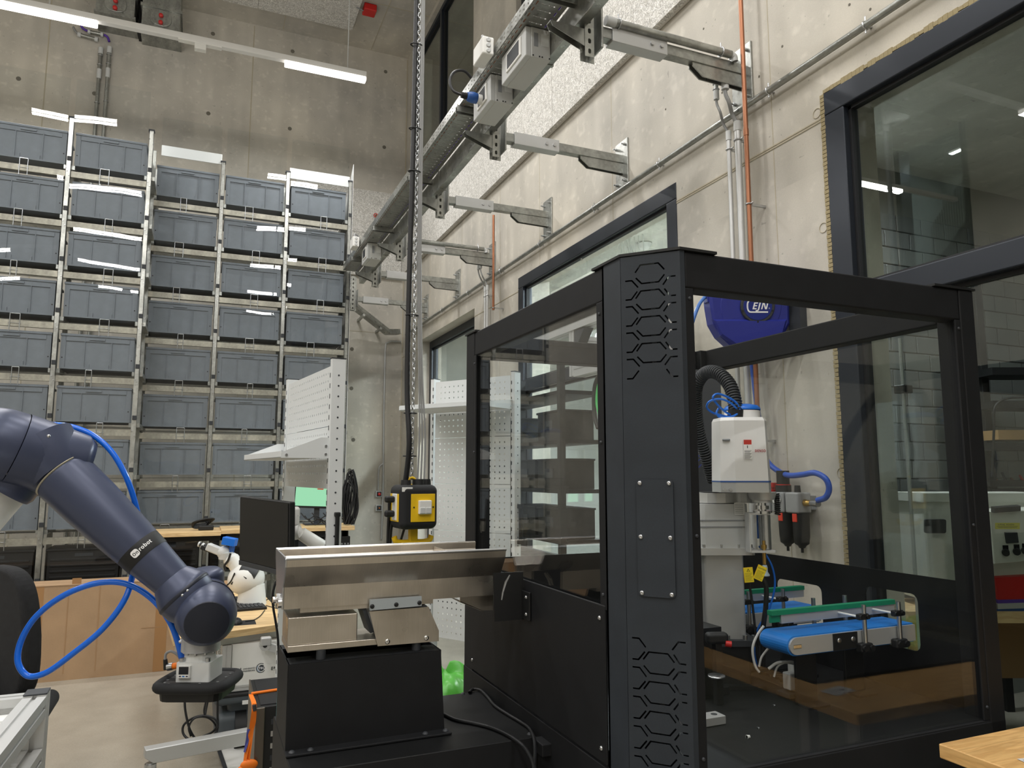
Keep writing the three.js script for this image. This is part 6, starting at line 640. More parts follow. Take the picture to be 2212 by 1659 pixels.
const n1 = PD(724, 775, 3.5), f1 = PD(629, 820, 4.25), ws1 = workstation('pale perforated workstation wall next to the hanging power cube and black monitor', n1, f1, 2.09, [[1.77, 2.06], [1.475, 1.77]], [[0.85, 1.13]], [1.625, 0.24, 0.09], 0.05);
{ const h = obj('handle', [ws1.fix(ws1.put(rb2(-0.05, -0.03, 1.2, 1.37, -0.03, -0.012, 0.006))), ws1.fix(ws1.put(rb2(-0.05, -0.026, 1.2, 1.22, -0.034, -0.008, 0.004))), ws1.fix(ws1.put(rb2(-0.05, -0.026, 1.35, 1.37, -0.034, -0.008, 0.004)))], M.black, ws1.t); }
const n2 = PD(1108, 803, 4.6), f2 = PD(942, 822, 4.96), ws2 = workstation('pale perforated workstation wall seen through the side pane of the cell', n2, f2, 2.18, [[1.78, 2.16], [1.48, 1.78], [1.18, 1.48], [0.88, 1.18], [0.5, 0.88]], [], [1.95, 0.34, 0.05], 0.05);
{ obj('handle', [ws2.fix(ws2.put(rb2(-0.06, -0.035, 1.12, 1.36, -0.03, -0.008, 0.006))), ws2.fix(ws2.put(rb2(-0.06, -0.026, 1.12, 1.145, -0.034, -0.004, 0.004))), ws2.fix(ws2.put(rb2(-0.06, -0.026, 1.335, 1.36, -0.034, -0.004, 0.004)))], M.black, ws2.t); }
// ---------- hanging power cube ----------
{
  const t = thing('power_cube', 'yellow and black power cube hanging on a chain above the feeder', 'power outlet'), d = 3.4, c = PD(893, 1094, d), a = (n, g, m, p = t) => obj(n, g, m, p), turn = R(4), S = 0.18, H = 0.2, put = (g, y = 0) => g.rotateY(turn).translate(c.x, c.y + y, c.z), fr = V(Math.sin(turn), 0, Math.cos(turn)), rr0 = V(Math.cos(turn), 0, -Math.sin(turn));
  a('body', put(rb(S, H, S, 0.03, 0, 0, 0, 5)), M.blackRubber); const fp = a('face_plate', put(rb(0.115, 0.125, 0.004, 0.0015, 0.014, -0.003, S / 2 + 0.001)), M.yellow); a('rocker_housing', put(rb(0.06, 0.062, 0.02, 0.004, 0.02, 0, S / 2 + 0.01)), M.white, fp); for (const x of [0.006, 0.034]) a('rocker', put(rb(0.024, 0.026, 0.006, 0.002, x, -0.014, S / 2 + 0.021)), M.lightGrey, fp); for (const x of [-0.03, 0.062]) a('screw', put(cy(V(x, 0, S / 2 + 0.003), V(x, 0, S / 2 + 0.005), 0.0035)), M.black, fp);
  const sp = a('face_plate', put(rb(0.004, 0.125, 0.12, 0.0015, -S / 2 - 0.001, -0.003, 0)), M.yellow); a('socket_plate', put(rb(0.008, 0.12, 0.06, 0.003, -S / 2 - 0.003, 0, 0.01)), M.white, sp); for (const y of [0.035, -0.03]) a('plug', [put(rb(0.045, 0.03, 0.03, 0.01, -S / 2 - 0.028, y, 0.01))], M.black, sp);
  a('top_gland', [put(cy(V(-0.045, H / 2 - 0.004, 0.02), V(-0.045, H / 2 + 0.022, 0.02), 0.024, 0.022, 14)), put(cy(V(0.02, H / 2 - 0.004, 0.01), V(0.02, H / 2 + 0.026, 0.01), 0.03, 0.028, 14)), put(cy(V(0.06, H / 2 - 0.004, 0), V(0.06, H / 2 + 0.026, 0), 0.024, 0.022, 14))], M.black); a('top_eye', put(fin(new THREE.TorusGeometry(0.018, 0.006, 8, 18)).translate(-0.01, H / 2 + 0.015, 0)), M.yellow);
  a('label_strip', put(rb(0.05, 0.02, 0.002, 0.001, -0.06, H / 2 - 0.02, S / 2 - 0.004)), M.white);
  const hk = (s) => tb([V(s * 0.02, -H / 2 - 0.062, 0), V(s * 0.055, -H / 2 - 0.062, 0), V(s * 0.082, -H / 2 - 0.055, 0), V(s * 0.09, -H / 2 - 0.035, 0)].map((p) => p), 0.013, 10); a('cable_hook', [put(rb(0.04, 0.07, 0.03, 0.006, 0.0, -H / 2 - 0.025, 0)), put(hk(1)), put(hk(-1)), put(rb(0.12, 0.02, 0.03, 0.008, 0, -H / 2 - 0.065, 0))], M.yellow);
  a('lead', tb([put(sph(0.001, V(-S / 2 - 0.05, 0.03, 0.01)), 0).attributes.position].slice(0, 0).concat([PD(852, 1077, d - 0.02), PD(843, 1080, d), PD(841, 1105, d), PD(839, 1140, d), PD(838, 1180, d)]), 0.008, 8), M.cable); a('lead', tb([PD(853, 1108, d - 0.02), PD(848, 1122, d), PD(844, 1145, d), PD(842, 1180, d)], 0.009, 8), M.cable); a('lead', tb([PD(874, 1140, d), PD(868, 1160, d), PD(862, 1180, d)], 0.006, 8), M.cable);
  // chain and cables up to the tray height and on to the ceiling
  const ch = thing('suspension_chain', 'bright steel chain carrying the power cube', 'chain'), top = V(c.x, 7.52, c.z), y0 = c.y + H / 2 + 0.02, g = metres(fin(new THREE.TorusGeometry(0.0095, 0.0026, 6, 12).scale(0.8, 1.5, 1))); const x = c.x - 0.01, z = c.z; let k = 0; for (let y = y0 + 0.02; y < 4.0; y += 0.0235) { const o = new THREE.Mesh(g, M.chromeSoft); o.name = 'link'; o.position.set(x, y, z); o.rotation.y = (k++ % 2) * Math.PI / 2 + 0.5; o.castShadow = o.receiveShadow = true; ch.add(o); } obj('upper_chain', Array.from({ length: 75 }, (_, j) => fin(new THREE.TorusGeometry(0.0095, 0.0026, 5, 8).scale(0.8, 2.4, 1)).rotateY((j % 2) * 1.57).translate(x, 4.02 + j * 0.0468, z)), M.chromeSoft, ch).userData.kind = 'stuff';
  const bc = thing('supply_cable', 'thick black supply cable tied beside the chain', 'cable'); obj('cable', tb([PD(874, 1052, d), PD(880, 1010, d), PD(884, 960, d), V(PD(886, 850, d).x, PD(886, 850, d).y, z), V(x - 0.028, 2.5, z), V(x - 0.02, 3.2, z), V(x - 0.012, 4.2, z - 0.015), V(x - 0.012, 7.5, z - 0.015)], 0.013, 10, 120), M.cable, bc); for (const py of [985, 891, 671, 335, 232, 25]) { const p = PD(890, py, d); obj('cable_tie', [fin(new THREE.TorusGeometry(0.018, 0.003, 6, 16)).rotateX(Math.PI / 2).scale(1.6, 1, 1).translate(x - 0.012, p.y, z)], M.black, bc); }
  const gc = thing('data_cables', 'bundle of thin grey data cables hanging beside the chain', 'cable'); for (let k2 = 0; k2 < 3; k2++) obj('cable', tb([V(x + 0.025 + k2 * 0.016, y0, z + 0.01), V(x + 0.034 + k2 * 0.014, y0 + 0.2, z), V(x + 0.028 + k2 * 0.008, 2.0, z), V(x + 0.014 + k2 * 0.007, 2.5, z), V(x + 0.012 + k2 * 0.006, 3.4, z + 0.006), V(x + 0.012 + k2 * 0.005, 7.5, z + 0.006)], 0.0045, 7, 90), M.cableGrey, gc);
}
// ---------- hose reel, regulator ----------
{
  const d = PX(1617, 665, 2.28).sub(EYE).dot(CA[2]), t = thing('hose_reel', 'dark blue air hose reel with white lettering on the wall pier', 'hose reel'), O = [[1530, 628], [1548, 600], [1580, 580], [1620, 572], [1662, 580], [1692, 604], [1704, 640], [1705, 700], [1694, 722], [1668, 736], [1640, 742], [1600, 752], [1578, 748], [1556, 728], [1540, 700], [1534, 665]];
  const body = obj('casing', polyD(O, d, 0.1, [], 0.012), M.reelBlue, t); obj('drum_ridge', polyD(disc(1622, 662, 66, 28), d - 0.012, 0.02, [disc(1622, 662, 52, 24)], 0.003), M.reelBlue, t); obj('foot_swell', [polyD([[1540, 690], [1700, 690], [1692, 722], [1650, 738], [1590, 748], [1556, 725]], d - 0.016, 0.03, [], 0.01)], M.reelBlue, t); obj('hose_mouth', polyD([[1526, 628], [1545, 636], [1540, 660], [1528, 652]], d + 0.01, 0.06, [], 0.004), M.reelBlue, t);
  obj('centre_ring', polyD(disc(1637, 661, 37, 30), d - 0.022, 0.02, [], 0.003), M.darkGrey, t); obj('centre_disc', polyD(disc(1637, 661, 31, 30), d - 0.026, 0.01, [], 0.001), mat(0x14287e, 0.3), t); for (let k = 0; k < 5; k++) obj('screw', polyD(disc(1637 + 34 * Math.cos(k * 1.257 + 0.3), 661 + 34 * Math.sin(k * 1.257 + 0.3), 2.2, 8), d - 0.027, 0.006), M.black, t);
  decal('reel_lettering', PD(1638, 661, d - 0.0275), CA[0], CA[1], 52 / FOCAL * d, 32 / FOCAL * d, 416, (g, w, h) => { g.strokeStyle = '#f4f4f4'; g.lineCap = 'butt'; g.lineJoin = 'round'; g.lineWidth = 26; g.beginPath(); g.moveTo(w * 0.52, 26); g.lineTo(w * 0.2, 26); g.quadraticCurveTo(w * 0.04, 34, w * 0.05, h * 0.5); g.quadraticCurveTo(w * 0.05, h * 0.9, w * 0.2, h - 24); g.lineTo(w * 0.9, h - 24); g.stroke(); g.fillStyle = '#f4f4f4'; g.font = 'italic bold 165px sans-serif'; g.textBaseline = 'middle'; g.fillText('EJN', w * 0.22, h * 0.5, w * 0.7); g.font = '30px sans-serif'; g.fillText('®', w * 0.92, h * 0.66); }, t);
  const b0 = PX(1716, 690, 2.46); obj('wall_bracket', [b2(2.46, 2.5, b0.y - 0.09, b0.y + 0.14, b0.z - 0.035, b0.z + 0.035), b2(2.33, 2.5, b0.y - 0.09, b0.y - 0.084, b0.z - 0.03, b0.z + 0.04), b2(2.33, 2.5, b0.y + 0.134, b0.y + 0.14, b0.z - 0.03, b0.z + 0.04)], M.darkGrey, t);
  obj('reel_hose', tb([PD(1530, 634, d + 0.03), PD(1512, 655, d + 0.02), PD(1498, 690, d), PD(1487, 730, d), PD(1478, 790, d)], 0.0085, 8), mat(0x4f83d6, 0.3), t);
  const h = thing('air_line', 'blue air line curving from the pier to the regulator', 'hose'), X = 2.44, q = (x, y, dx = 0) => PX(x, y, X + dx); obj('hose', tb([q(1622, 760), q(1632, 850), q(1644, 940), q(1650, 980), q(1662, 1002), q(1682, 1018), q(1705, 1027, -0.03), q(1735, 1025, -0.05), q(1762, 1022, -0.05), q(1784, 1035, -0.04), q(1791, 1055, -0.03), q(1784, 1074, -0.03), q(1766, 1081, -0.03)], 0.0125, 12, 140), M.airBlue, h);
  const rg = thing('air_regulator', 'grey compressed air regulator with gauge and black bowls on the pier', 'regulator'), p = PX(1704, 1085, 2.42), a = (n, g, m = M.midGrey, pp = rg) => obj(n, g, m, pp), m1 = [-0.1, -0.03, 0.05]; const u = 0.078; 
  const px = (f) => V(p.x, p.y, p.z).add(V(0, 0, -f)); const zc = [p.z - 0.125, p.z - 0.04, p.z + 0.045];
  zc.forEach((z, i) => a('module', rb2(2.39, 2.47, p.y - 0.045, p.y + 0.045, z - 0.038, z + 0.038, 0.008), mat(0x9b9c9c, 0.45))); a('back_plate', b2(2.47, 2.5, p.y - 0.03, p.y + 0.03, p.z - 0.16, p.z + 0.08), M.midGrey);
  const gf = a('gauge', lt([[0, 0], [0.024, 0], [0.024, 0.014], [0.02, 0.016]], V(2.39, p.y + 0.012, zc[1]), V(1.4, p.y + 0.012, zc[1] + 0.6), 26), M.chromeSoft); a('gauge_face', lt([[0.02, 0.0145], [0, 0.0145]], V(2.39, p.y + 0.012, zc[1]), V(1.4, p.y + 0.012, zc[1] + 0.6), 26), M.white, gf); const gd = V(-0.99, 0, 0.6).normalize(); a('gauge_needle', bar(V(2.39, p.y + 0.005, zc[1] - 0.008).addScaledVector(gd, 0.0155), V(2.39, p.y + 0.022, zc[1] + 0.008).addScaledVector(gd, 0.0155), 0.002, 0.001), M.black, gf);
  a('red_valve_knob', [cy(V(2.43, p.y + 0.045, zc[0]), V(2.43, p.y + 0.065, zc[0]), 0.03, 0.03, 22), cy(V(2.43, p.y + 0.065, zc[0]), V(2.43, p.y + 0.085, zc[0]), 0.036, 0.036, 22)], M.red); a('black_knob', [cy(V(2.43, p.y + 0.045, zc[1]), V(2.43, p.y + 0.075, zc[1]), 0.034, 0.034, 22), cy(V(2.43, p.y + 0.078, zc[1]), V(2.43, p.y + 0.14, zc[1]), 0.028, 0.028, 22)], M.black); a('knob_ring', cy(V(2.43, p.y + 0.073, zc[1]), V(2.43, p.y + 0.079, zc[1]), 0.031, 0.031, 22), M.red); a('top_port', cy(V(2.43, p.y + 0.045, zc[2]), V(2.43, p.y + 0.075, zc[2]), 0.014, 0.012), M.black);
  for (const z of [zc[1] + 0.012, zc[2] + 0.012]) { const bw = a('bowl', lt([[0, -0.15], [0.012, -0.15], [0.018, -0.14], [0.03, -0.132], [0.034, -0.1], [0.036, 0]], V(2.43, p.y - 0.045, z), V(2.43, 9, z), 24), M.black); a('red_latch', rb(0.006, 0.036, 0.026, 0.003, 2.395, p.y - 0.065, z), mat(0xe0442f, 0.35), bw); a('drain', cy(V(2.43, p.y - 0.215, z), V(2.43, p.y - 0.19, z), 0.006), M.black, bw); }
  a('brass_fitting', [cy(V(2.43, p.y, zc[2] + 0.04), V(2.43, p.y, zc[2] + 0.075), 0.016, 0.012, 8)], M.brass); a('hose_coupler', cy(V(2.43, p.y, zc[2] + 0.075), V(2.42, p.y + 0.0, zc[2] + 0.125), 0.012, 0.014, 14), M.chromeSoft);
}
// ---------- long desk in front of the rear rack ----------
{
  const t = thing('pine_desk', 'long pine topped desk in front of the rear crate rack', 'desk'), y = 1.04, z0 = -7.75, z1 = -7.25; obj('desktop', rb2(-0.42, 0.2, y - 0.05, y - 0.012, z0, z1 + 0.05, 0.003), M.wood, t); obj('desktop', rb2(0.2, 1.41, y - 0.04, y, z0, z1, 0.003), M.wood, t); obj('frame_rail', [b2(-0.35, 1.36, y - 0.1, y - 0.05, z0 + 0.05, z0 + 0.09), b2(-0.35, 1.36, y - 0.1, y - 0.05, z1 - 0.1, z1 - 0.06)], M.black, t); for (const x of [-0.33, 0.2, 1.3]) obj('leg', b2(x, x + 0.05, 0, y - 0.05, z1 - 0.12, z1 - 0.06), M.zinc, t); for (const x of [-0.33, 0.2, 1.3]) obj('leg', b2(x, x + 0.05, 0, y - 0.05, z0 + 0.04, z0 + 0.1), M.zinc, t); obj('modesty_panel', b2(0.9, 1.28, 0.2, y - 0.12, z1 - 0.14, z1 - 0.13), M.darkGrey, t);
  const pa = thing('power_adapter', 'black power adapter with coiled lead on the pine desk', 'adapter'), q = PZ(440, 1138, -7.4); obj('brick', rb(0.13, 0.045, 0.07, 0.012, q.x + 0.02, 1.05, q.z), M.black, pa); for (let k = 0; k < 5; k++) obj('lead', fin(new THREE.TorusGeometry(0.055 + 0.006 * k, 0.007, 6, 20).scale(1.2, 0.6, 1).rotateX(0.5 + k * 0.15).rotateZ(0.2)).translate(q.x - 0.03 + k * 0.006, 1.075 + k * 0.008, q.z - 0.03), M.cable, pa);
  const g = thing('monitor', 'monitor showing a plain mint green screen on the pine desk', 'monitor'), b = panelBox(PZ(640, 1050, -7.55), PZ(735, 1054, -7.58), PZ(640, 1092, -7.55), 0.03); obj('housing', b.put(rb(b.w + 0.03, b.h + 0.03, 0.03, 0.005), 0, -0.006, -0.018), M.black, g); obj('screen', b.put(bx(b.w, b.h, 0.002), 0, 0, -0.001), M.greenScreen, g); obj('red_mark', b.put(bx(0.06, 0.012, 0.001), 0.02, b.h / 2 - 0.02, 0.001), mat(0xc9604a, 0.5), g); obj('stand', [bar(b.c.clone().add(V(0, -b.h / 2, -0.04)), V(b.c.x, 1.045, b.c.z - 0.05), 0.05, 0.02), b2(b.c.x - 0.12, b.c.x + 0.12, 1.041, 1.05, b.c.z - 0.13, b.c.z + 0.06)], M.darkGrey, g);
  const sl = new THREE.RectAreaLight(0xa8f0c0, 0.8, b.w, b.h); sl.position.copy(b.c).addScaledVector(b.n, 0.01); sl.lookAt(b.c.clone().addScaledVector(b.n, 1)); scene.add(sl);
  const cc = thing('cable_bundle', 'tangled black cables hanging at the end of the pine desk', 'cables'); for (let k = 0; k < 14; k++) { const x = PZ(752 + (k % 5) * 3, 1050, -7.5).x, zz = -7.33 - 0.01 * (k % 4); obj('cable', tb([V(x - 0.05 + 0.02 * (k % 3), 1.05, zz), V(x + 0.03 * Math.sin(k), 1.2, zz), V(x + 0.02 * Math.cos(k), 1.38 + 0.03 * (k % 3), zz), V(x - 0.03, 1.46 + 0.01 * k, zz - 0.02), V(x - 0.07 + 0.02 * Math.sin(k * 2), 1.35, zz - 0.02), V(x - 0.05, 1.05, zz - 0.03)], 0.008, 6), M.cable, cc); } for (let k = 0; k < 8; k++) { const p = PZ(650 + k * 8, 1108 + (k % 3) * 6, -7.4); obj('cable', tb([p, p.clone().add(V(0.06, -0.06, 0.02)), p.clone().add(V(0.14, -0.03, 0)), p.clone().add(V(0.2, -0.07, 0.01))], 0.006, 6), M.cable, cc); }
  const dr = thing('under_desk_unit', 'black electronics unit hanging under the pine desk end', 'electronics'), q2 = PZ(748, 1158, -7.35); obj('case', rb2(q2.x - 0.1, q2.x + 0.03, y - 0.22, y - 0.1, -7.55, -7.3, 0.006), M.black, dr); for (let k = 0; k < 4; k++) obj('port', cy(V(q2.x - 0.08 + k * 0.03, y - 0.17, -7.3), V(q2.x - 0.08 + k * 0.03, y - 0.17, -7.296), 0.008), M.midGrey, dr);
}
// ---------- gantry, black shelf and bench seen through the cell ----------
{
  const t = thing('profile_gantry', 'aluminium profile gantry standing beyond the robot cell', 'gantry'), X = 2.0, a = PX(1152, 738, X), b = PX(1330, 668, X); obj('beam', profileGeo(V(X, a.y, a.z), V(X, a.y, b.z), 0.08), M.alu, t); const end = obj('end_block', rb2(X - 0.045, X + 0.045, a.y - 0.05, a.y + 0.05, a.z - 0.16, a.z, 0.004), M.black, t); for (const dz of [0.03, 0.08, 0.13]) obj('screw', screwGeo(V(X - 0.045, a.y, a.z - dz), V(-1, 0, 0), 0.008), M.chromeSoft, end);
  const c = PX(1244, 740, X), l = PX(1290, 790, X); obj('hanger_post', profileGeo(V(X, l.y - 0.03, c.z), V(X, a.y - 0.04, c.z), 0.06), M.alu, t); obj('post', profileGeo(V(X, 0, b.z + 0.04), V(X, a.y + 0.04, b.z + 0.04), 0.08), M.alu, t); obj('post', profileGeo(V(X + 0.3, 0, b.z + 0.04), V(X + 0.3, a.y + 0.04, b.z + 0.04), 0.08), M.alu, t); obj('hanger_post', profileGeo(V(X + 0.3, l.y - 0.03, c.z), V(X + 0.3, a.y - 0.04, c.z), 0.06), M.alu, t); obj('cross_beam', profileGeo(V(X + 0.04, a.y - 0.1, c.z), V(X + 0.26, a.y - 0.1, c.z), 0.06), M.alu, t); obj('beam', profileGeo(V(X, l.y, c.z + 0.04), V(X, l.y, b.z), 0.08), M.alu, t); for (const [yy, s] of [[l.y + 0.04, 1], [a.y - 0.045, -1]]) obj('gusset', exX([[-c.z - 0.04, yy], [-c.z - 0.16, yy], [-c.z - 0.04, yy + 0.12 * s]], X - 0.03, 0.06), M.darkGrey, t); obj('beam', profileGeo(V(X + 0.3, a.y - 0.05, c.z - 0.3), V(X + 0.3, a.y - 0.05, b.z), 0.06), M.alu, t);
  const cb = thing('gantry_cable', 'green and black cables hanging from the gantry', 'cable'); for (const [pts, m, r] of [[[[1300, 810], [1292, 840], [1290, 870], [1294, 890], [1300, 915]], mat(0x4fc46a, 0.4), 0.01], [[[1300, 800], [1286, 830], [1283, 860], [1285, 900], [1292, 925]], M.cable, 0.012]]) obj('cable', tb(pts.map(([x, y]) => PX(x, y, 1.95)), r, 8), m, cb);
  const s = thing('black_shelf', 'black shelving unit with dark bins in front of the window', 'shelving'), x0 = 2.12, x1 = 2.42, z0 = -5.5, z1 = -4.2; for (const x of [x0, x1]) for (const z of [z0, z1]) obj('post', b2(x - 0.02, x + 0.02, 0, 2.3, z - 0.02, z + 0.02), M.black, s); const ys = [0.3, 0.75, 1.1, 1.42, 1.74, 2.06]; for (const y of ys) obj('shelf_board', b2(x0, x1, y, y + 0.025, z0, z1), M.blackPlate, s);
  ys.slice(1, 5).forEach((y, r) => { for (let k = 0; k < 3; k++) { if ((k + r * 2) % 5 === 2) continue; const b2_ = thing('shelf_bin', `dark bin ${['farthest from', 'midway to', 'closest to'][k]} the robot cell on the ${['lowest', 'second', 'third', 'top'][r]} filled shelf board`, 'bin', 'dark bins on the black shelf'); const z = z0 + 0.24 + k * 0.41; obj('tub', [b2(x0 + 0.03, x1 - 0.03, y + 0.026, y + 0.21, z - 0.18, z + 0.18)], M.black, b2_); obj('rim', rb2(x0 + 0.022, x1 - 0.025, y + 0.21, y + 0.225, z - 0.19, z + 0.19, 0.003), M.black, b2_); obj('label_holder', b2(x0 + 0.024, x0 + 0.03, y + 0.1, y + 0.16, z - 0.06, z + 0.06), M.darkGrey, b2_); } });
  const w = thing('sorting_bench', 'bench with loose electronic parts beyond the robot cell', 'bench'), q0 = PD(1130, 1248, 3.7), q1 = PD(1300, 1262, 3.7), y = 0.98; obj('top', b2(q0.x, q1.x + 0.2, y - 0.03, y, q0.z - 0.45, q0.z + 0.1), M.woodWarm, w); for (const x of [q0.x + 0.05, q1.x + 0.1]) obj('leg', b2(x, x + 0.05, 0, y - 0.03, q0.z - 0.3, q0.z - 0.25), M.aluMatt, w); const e = thing('electronics_tray', 'open tray of tangled wires and circuit parts on the bench', 'electronics'); obj('tray', [b2(q0.x + 0.05, q1.x, y, y + 0.006, q0.z - 0.4, q0.z - 0.02), b2(q0.x + 0.05, q1.x, y, y + 0.03, q0.z - 0.026, q0.z - 0.02)], M.lightGrey, e); for (let k = 0; k < 16; k++) { const x = q0.x + 0.08 + rnd() * (q1.x - q0.x - 0.14), z = q0.z - 0.36 + rnd() * 0.32; if (k % 2) obj('module', rb(0.03 + rnd() * 0.05, 0.02, 0.03, 0.003, x, y + 0.016, z), [M.black, M.whitePowder, M.darkGrey][k % 3], e); else obj('wire', tb([V(x - 0.06, y + 0.012, z), V(x, y + 0.05 + rnd() * 0.04, z + 0.04), V(x + 0.05, y + 0.02, z - 0.02), V(x + 0.08, y + 0.012, z + 0.03)], 0.0025, 5), [M.red, M.cable, M.plugBlue, M.cableWhite][k % 4], e); }
}
// ---------- machine room behind the tall glazing ----------
{
  const t = thing('laminating_machine', 'cream machine with sloping control panel and red band behind the tall glazing', 'machine'), d = 4.2, a = (n, g, m = M.cream) => obj(n, g, m, t); const Pm = (x, y, k = 0) => PD(x, y, d + k), c = Pm(2110, 1250, 0.2), yv = (py) => Pm(2160, py).y; 
  a('cabinet', loft(rplan(0.8, 0.4, 0.02), yv(1300), yv(1085), 1, 1, V(c.x, 0, c.z))); a('top_lid', loft(rplan(0.83, 0.42, 0.02), yv(1085), yv(1066), 1, 0.99, V(c.x, 0, c.z))); a('panel_slope', polyD([[2136, 1105], [2260, 1100], [2260, 1208], [2148, 1218]], d - 0.06, 0.09, [], 0.004)); a('red_band', polyD([[2150, 1248], [2300, 1240], [2300, 1292], [2156, 1296]], d - 0.03, 0.06), M.red); a('purple_strip', polyD([[2155, 1296], [2300, 1292], [2300, 1299], [2156, 1304]], d - 0.032, 0.05), M.purple); a('steel_strip', polyD([[2155, 1304], [2300, 1299], [2300, 1311], [2156, 1316]], d - 0.034, 0.05), M.alu); a('blue_strip', polyD([[2154, 1316], [2300, 1311], [2300, 1318], [2156, 1324]], d - 0.03, 0.05), M.plugBlue);
  a('handle', polyD([[2148, 1096], [2205, 1092], [2205, 1104], [2148, 1108]], d - 0.09, 0.03, [], 0.003), M.black); decal('warning_strip', PD(2176, 1136, d - 0.064), CA[0], CA[1], 0.14, 0.035, 256, label('#d8cf2e', (g, w, h) => { g.fillStyle = '#23210e'; g.font = 'bold 18px sans-serif'; g.fillText('Achtung   Attention', 28, 24, w - 50); g.fillRect(20, 34, w - 40, 4); g.fillRect(30, 46, w - 60, 4); }), t, { solid: true }); a('display', polyD([[2171, 1150], [2198, 1150], [2201, 1172], [2175, 1174]], d - 0.072, 0.02, [], 0.002), M.darkGrey); for (const [x, y] of [[2172, 1192], [2196, 1190], [2214, 1188]]) { a('knob_plate', polyD([[x - 6, y - 14], [x + 6, y - 14], [x + 7, y], [x - 5, y]], d - 0.066, 0.006), M.black); a('knob', cy(PD(x, y, d - 0.06), PD(x + 1, y + 3, d - 0.1), 0.02, 0.018, 16), M.black); } a('inspection_window', polyD(rrect(1998, 1122, 2044, 1152, 4).map(([x, y]) => [x, y]), d - 0.01, 0.012), M.darkGrey);
  const tb2 = thing('machine_table', 'worn wooden table under the cream machine', 'table'); obj('top', loft(rplan(1.1, 0.46, 0.01), yv(1342), yv(1318), 1, 1, V(c.x, 0, c.z)), M.wood, tb2); for (const r of [-0.48, 0.48]) for (const f of [-0.18, 0.18]) obj('leg', loft(rplan(0.07, 0.07, 0.005), 0, yv(1342), 1, 1, off(V(c.x, 0, c.z), r, 0, f)), M.woodEdge, tb2); obj('rear_board', loft(rplan(0.9, 0.02, 0.004), 0.3, yv(1342), 1, 1, off(V(c.x, 0, c.z), 0, 0, 0.18)), M.cardEdge, tb2);
  const s = thing('store_shelf', 'black shelf with brown boards behind the cream machine', 'shelving'), dd = 5.0, q = (x, y) => PD(x, y, dd); for (const px of [2138, 2420]) obj('post', loft(rplan(0.05, 0.05, 0.003), 0, 2.9, 1, 1, V(q(px, 1000).x, 0, q(px, 1000).z)), M.black, s); for (const [py, m] of [[806, M.black], [876, M.black], [964, M.black], [1062, M.black]]) { const y = q(2150, py).y, o = q(2280, py); obj('shelf_board', loft(rplan(1.05, 0.28, 0.004), y - 0.03, y + 0.02, 1, 1, V(o.x, 0, o.z)), m, s); } 
  const bx1 = thing('brown_board', 'flat brown cardboard sheet lying on the black shelf', 'board'), o1 = q(2280, 950); obj('sheet', loft(rplan(0.95, 0.26, 0.004), o1.y - 0.005, o1.y + 0.06, 1, 1, V(o1.x, 0, o1.z)), mapped(speckle([168, 132, 84], 0.06), 0.8), bx1); obj('edge_tape', loft(rplan(0.06, 0.265, 0.003), o1.y - 0.006, o1.y + 0.061, 1, 1, off(V(o1.x, 0, o1.z), 0.2)), M.tape, bx1); const to = thing('tool_tray', 'tray of small copper tipped tools on the black shelf', 'tools'), o2 = q(2190, 1050); obj('tray', loft(rplan(0.5, 0.25, 0.01), o2.y, o2.y + 0.04, 1, 1, V(o2.x, 0, o2.z)), M.black, to); for (let k = 0; k < 7; k++) obj('tool', cy(off(V(o2.x, o2.y + 0.02, o2.z), -0.2 + k * 0.06, 0, -0.05), off(V(o2.x, o2.y + 0.05 + (k % 3) * 0.02, o2.z), -0.18 + k * 0.06, 0, 0.02), 0.008), [M.copper, M.red, M.darkGrey][k % 3], to); const cab = thing('shelf_cable', 'thin black cable drooping behind the shelf', 'cable'); obj('cable', tb([[2212, 858], [2170, 862], [2150, 878], [2147, 930], [2143, 1030]].map(([x, y]) => PD(x, y, 4.8)), 0.008, 7), M.cable, cab);
  const mp = thing('window_posts', 'pair of thin steel rods behind the tall glazing', 'rods'); for (const px of [1905, 1955]) { const b = PX(px, 900, 3.1); obj('rod', cy(V(3.1, 0, b.z), V(3.1, 2.2, b.z), 0.009), M.alu, mp); obj('collar', rb(0.06, 0.04, 0.06, 0.006, 3.1, 1.95, b.z), M.black, mp); }
}
// ---------- wooden bench at the viewer's side ----------
{
  const t = thing('wooden_bench', 'warm wooden bench top beside the front of the robot cell', 'bench'), y = 0.967; obj('top', rb2(1.505, 2.42, y - 0.03, y, -1.18, -0.1, 0.003), M.woodWarm, t); for (const [x, z] of [[1.6, -1.1], [2.32, -1.1], [1.6, -0.18], [2.32, -0.18]]) obj('leg', b2(x - 0.025, x + 0.025, 0, y - 0.03, z - 0.025, z + 0.025), M.aluMatt, t); obj('apron', b2(1.57, 2.36, y - 0.09, y - 0.03, -1.12, -1.09), M.aluMatt, t);
  const c = PY(1965, 1450, 1.03), z = -2.574 - c.z; const co = thing('bench_mat', 'black rubber mat covering most of the wooden bench', 'mat'); obj('sheet', rb2(1.6, 2.4, y, y + 0.006, -0.95, -0.12, 0.002), M.blackRubber, co); obj('hem', [b2(1.6, 2.4, y + 0.006, y + 0.008, -0.95, -0.935), b2(1.6, 1.615, y + 0.006, y + 0.008, -0.95, -0.12)], M.black, co); const pa = thing('paper_label', 'white printed paper slip on the wooden bench', 'paper'), q = PY(1810, 1493, y); decal('sheet', V(q.x, y, -2.574 - q.z), V(1, 0, 0.2), V(0, 0, -1), 0.09, 0.05, 180, label('#d8d8d6', (g, w, h) => { g.fillStyle = '#555'; g.fillRect(w * 0.6, h * 0.4, w * 0.2, 20); for (let k = 0; k < 4; k++) g.fillRect(12, 16 + k * 18, w * 0.45, 4); }), pa, { solid: true });
}
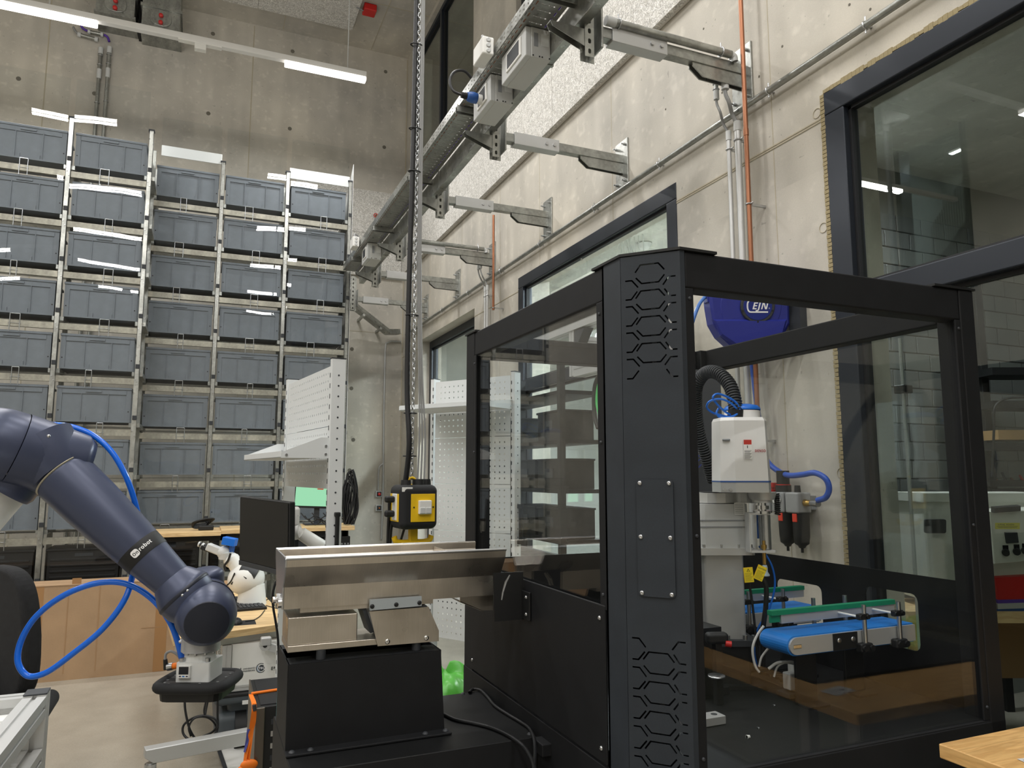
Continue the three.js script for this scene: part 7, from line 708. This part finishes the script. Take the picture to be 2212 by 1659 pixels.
// ---------- put every thing's origin at its base, then hand the scene over ----------
for (const o of [...scene.children]) {
  if (!(o.isGroup || o.isMesh) || o.position.lengthSq() > 0) continue;
  const box = new THREE.Box3().setFromObject(o); if (box.isEmpty()) continue;
  const c = box.getCenter(V(0, 0, 0)); c.y = box.min.y;
  if (o.isMesh) { o.geometry.translate(-c.x, -c.y, -c.z); for (const k of o.children) k.position.sub(c); } else for (const k of o.children) k.position.sub(c);
  o.position.copy(c);
}
renderer.render(scene, camera);
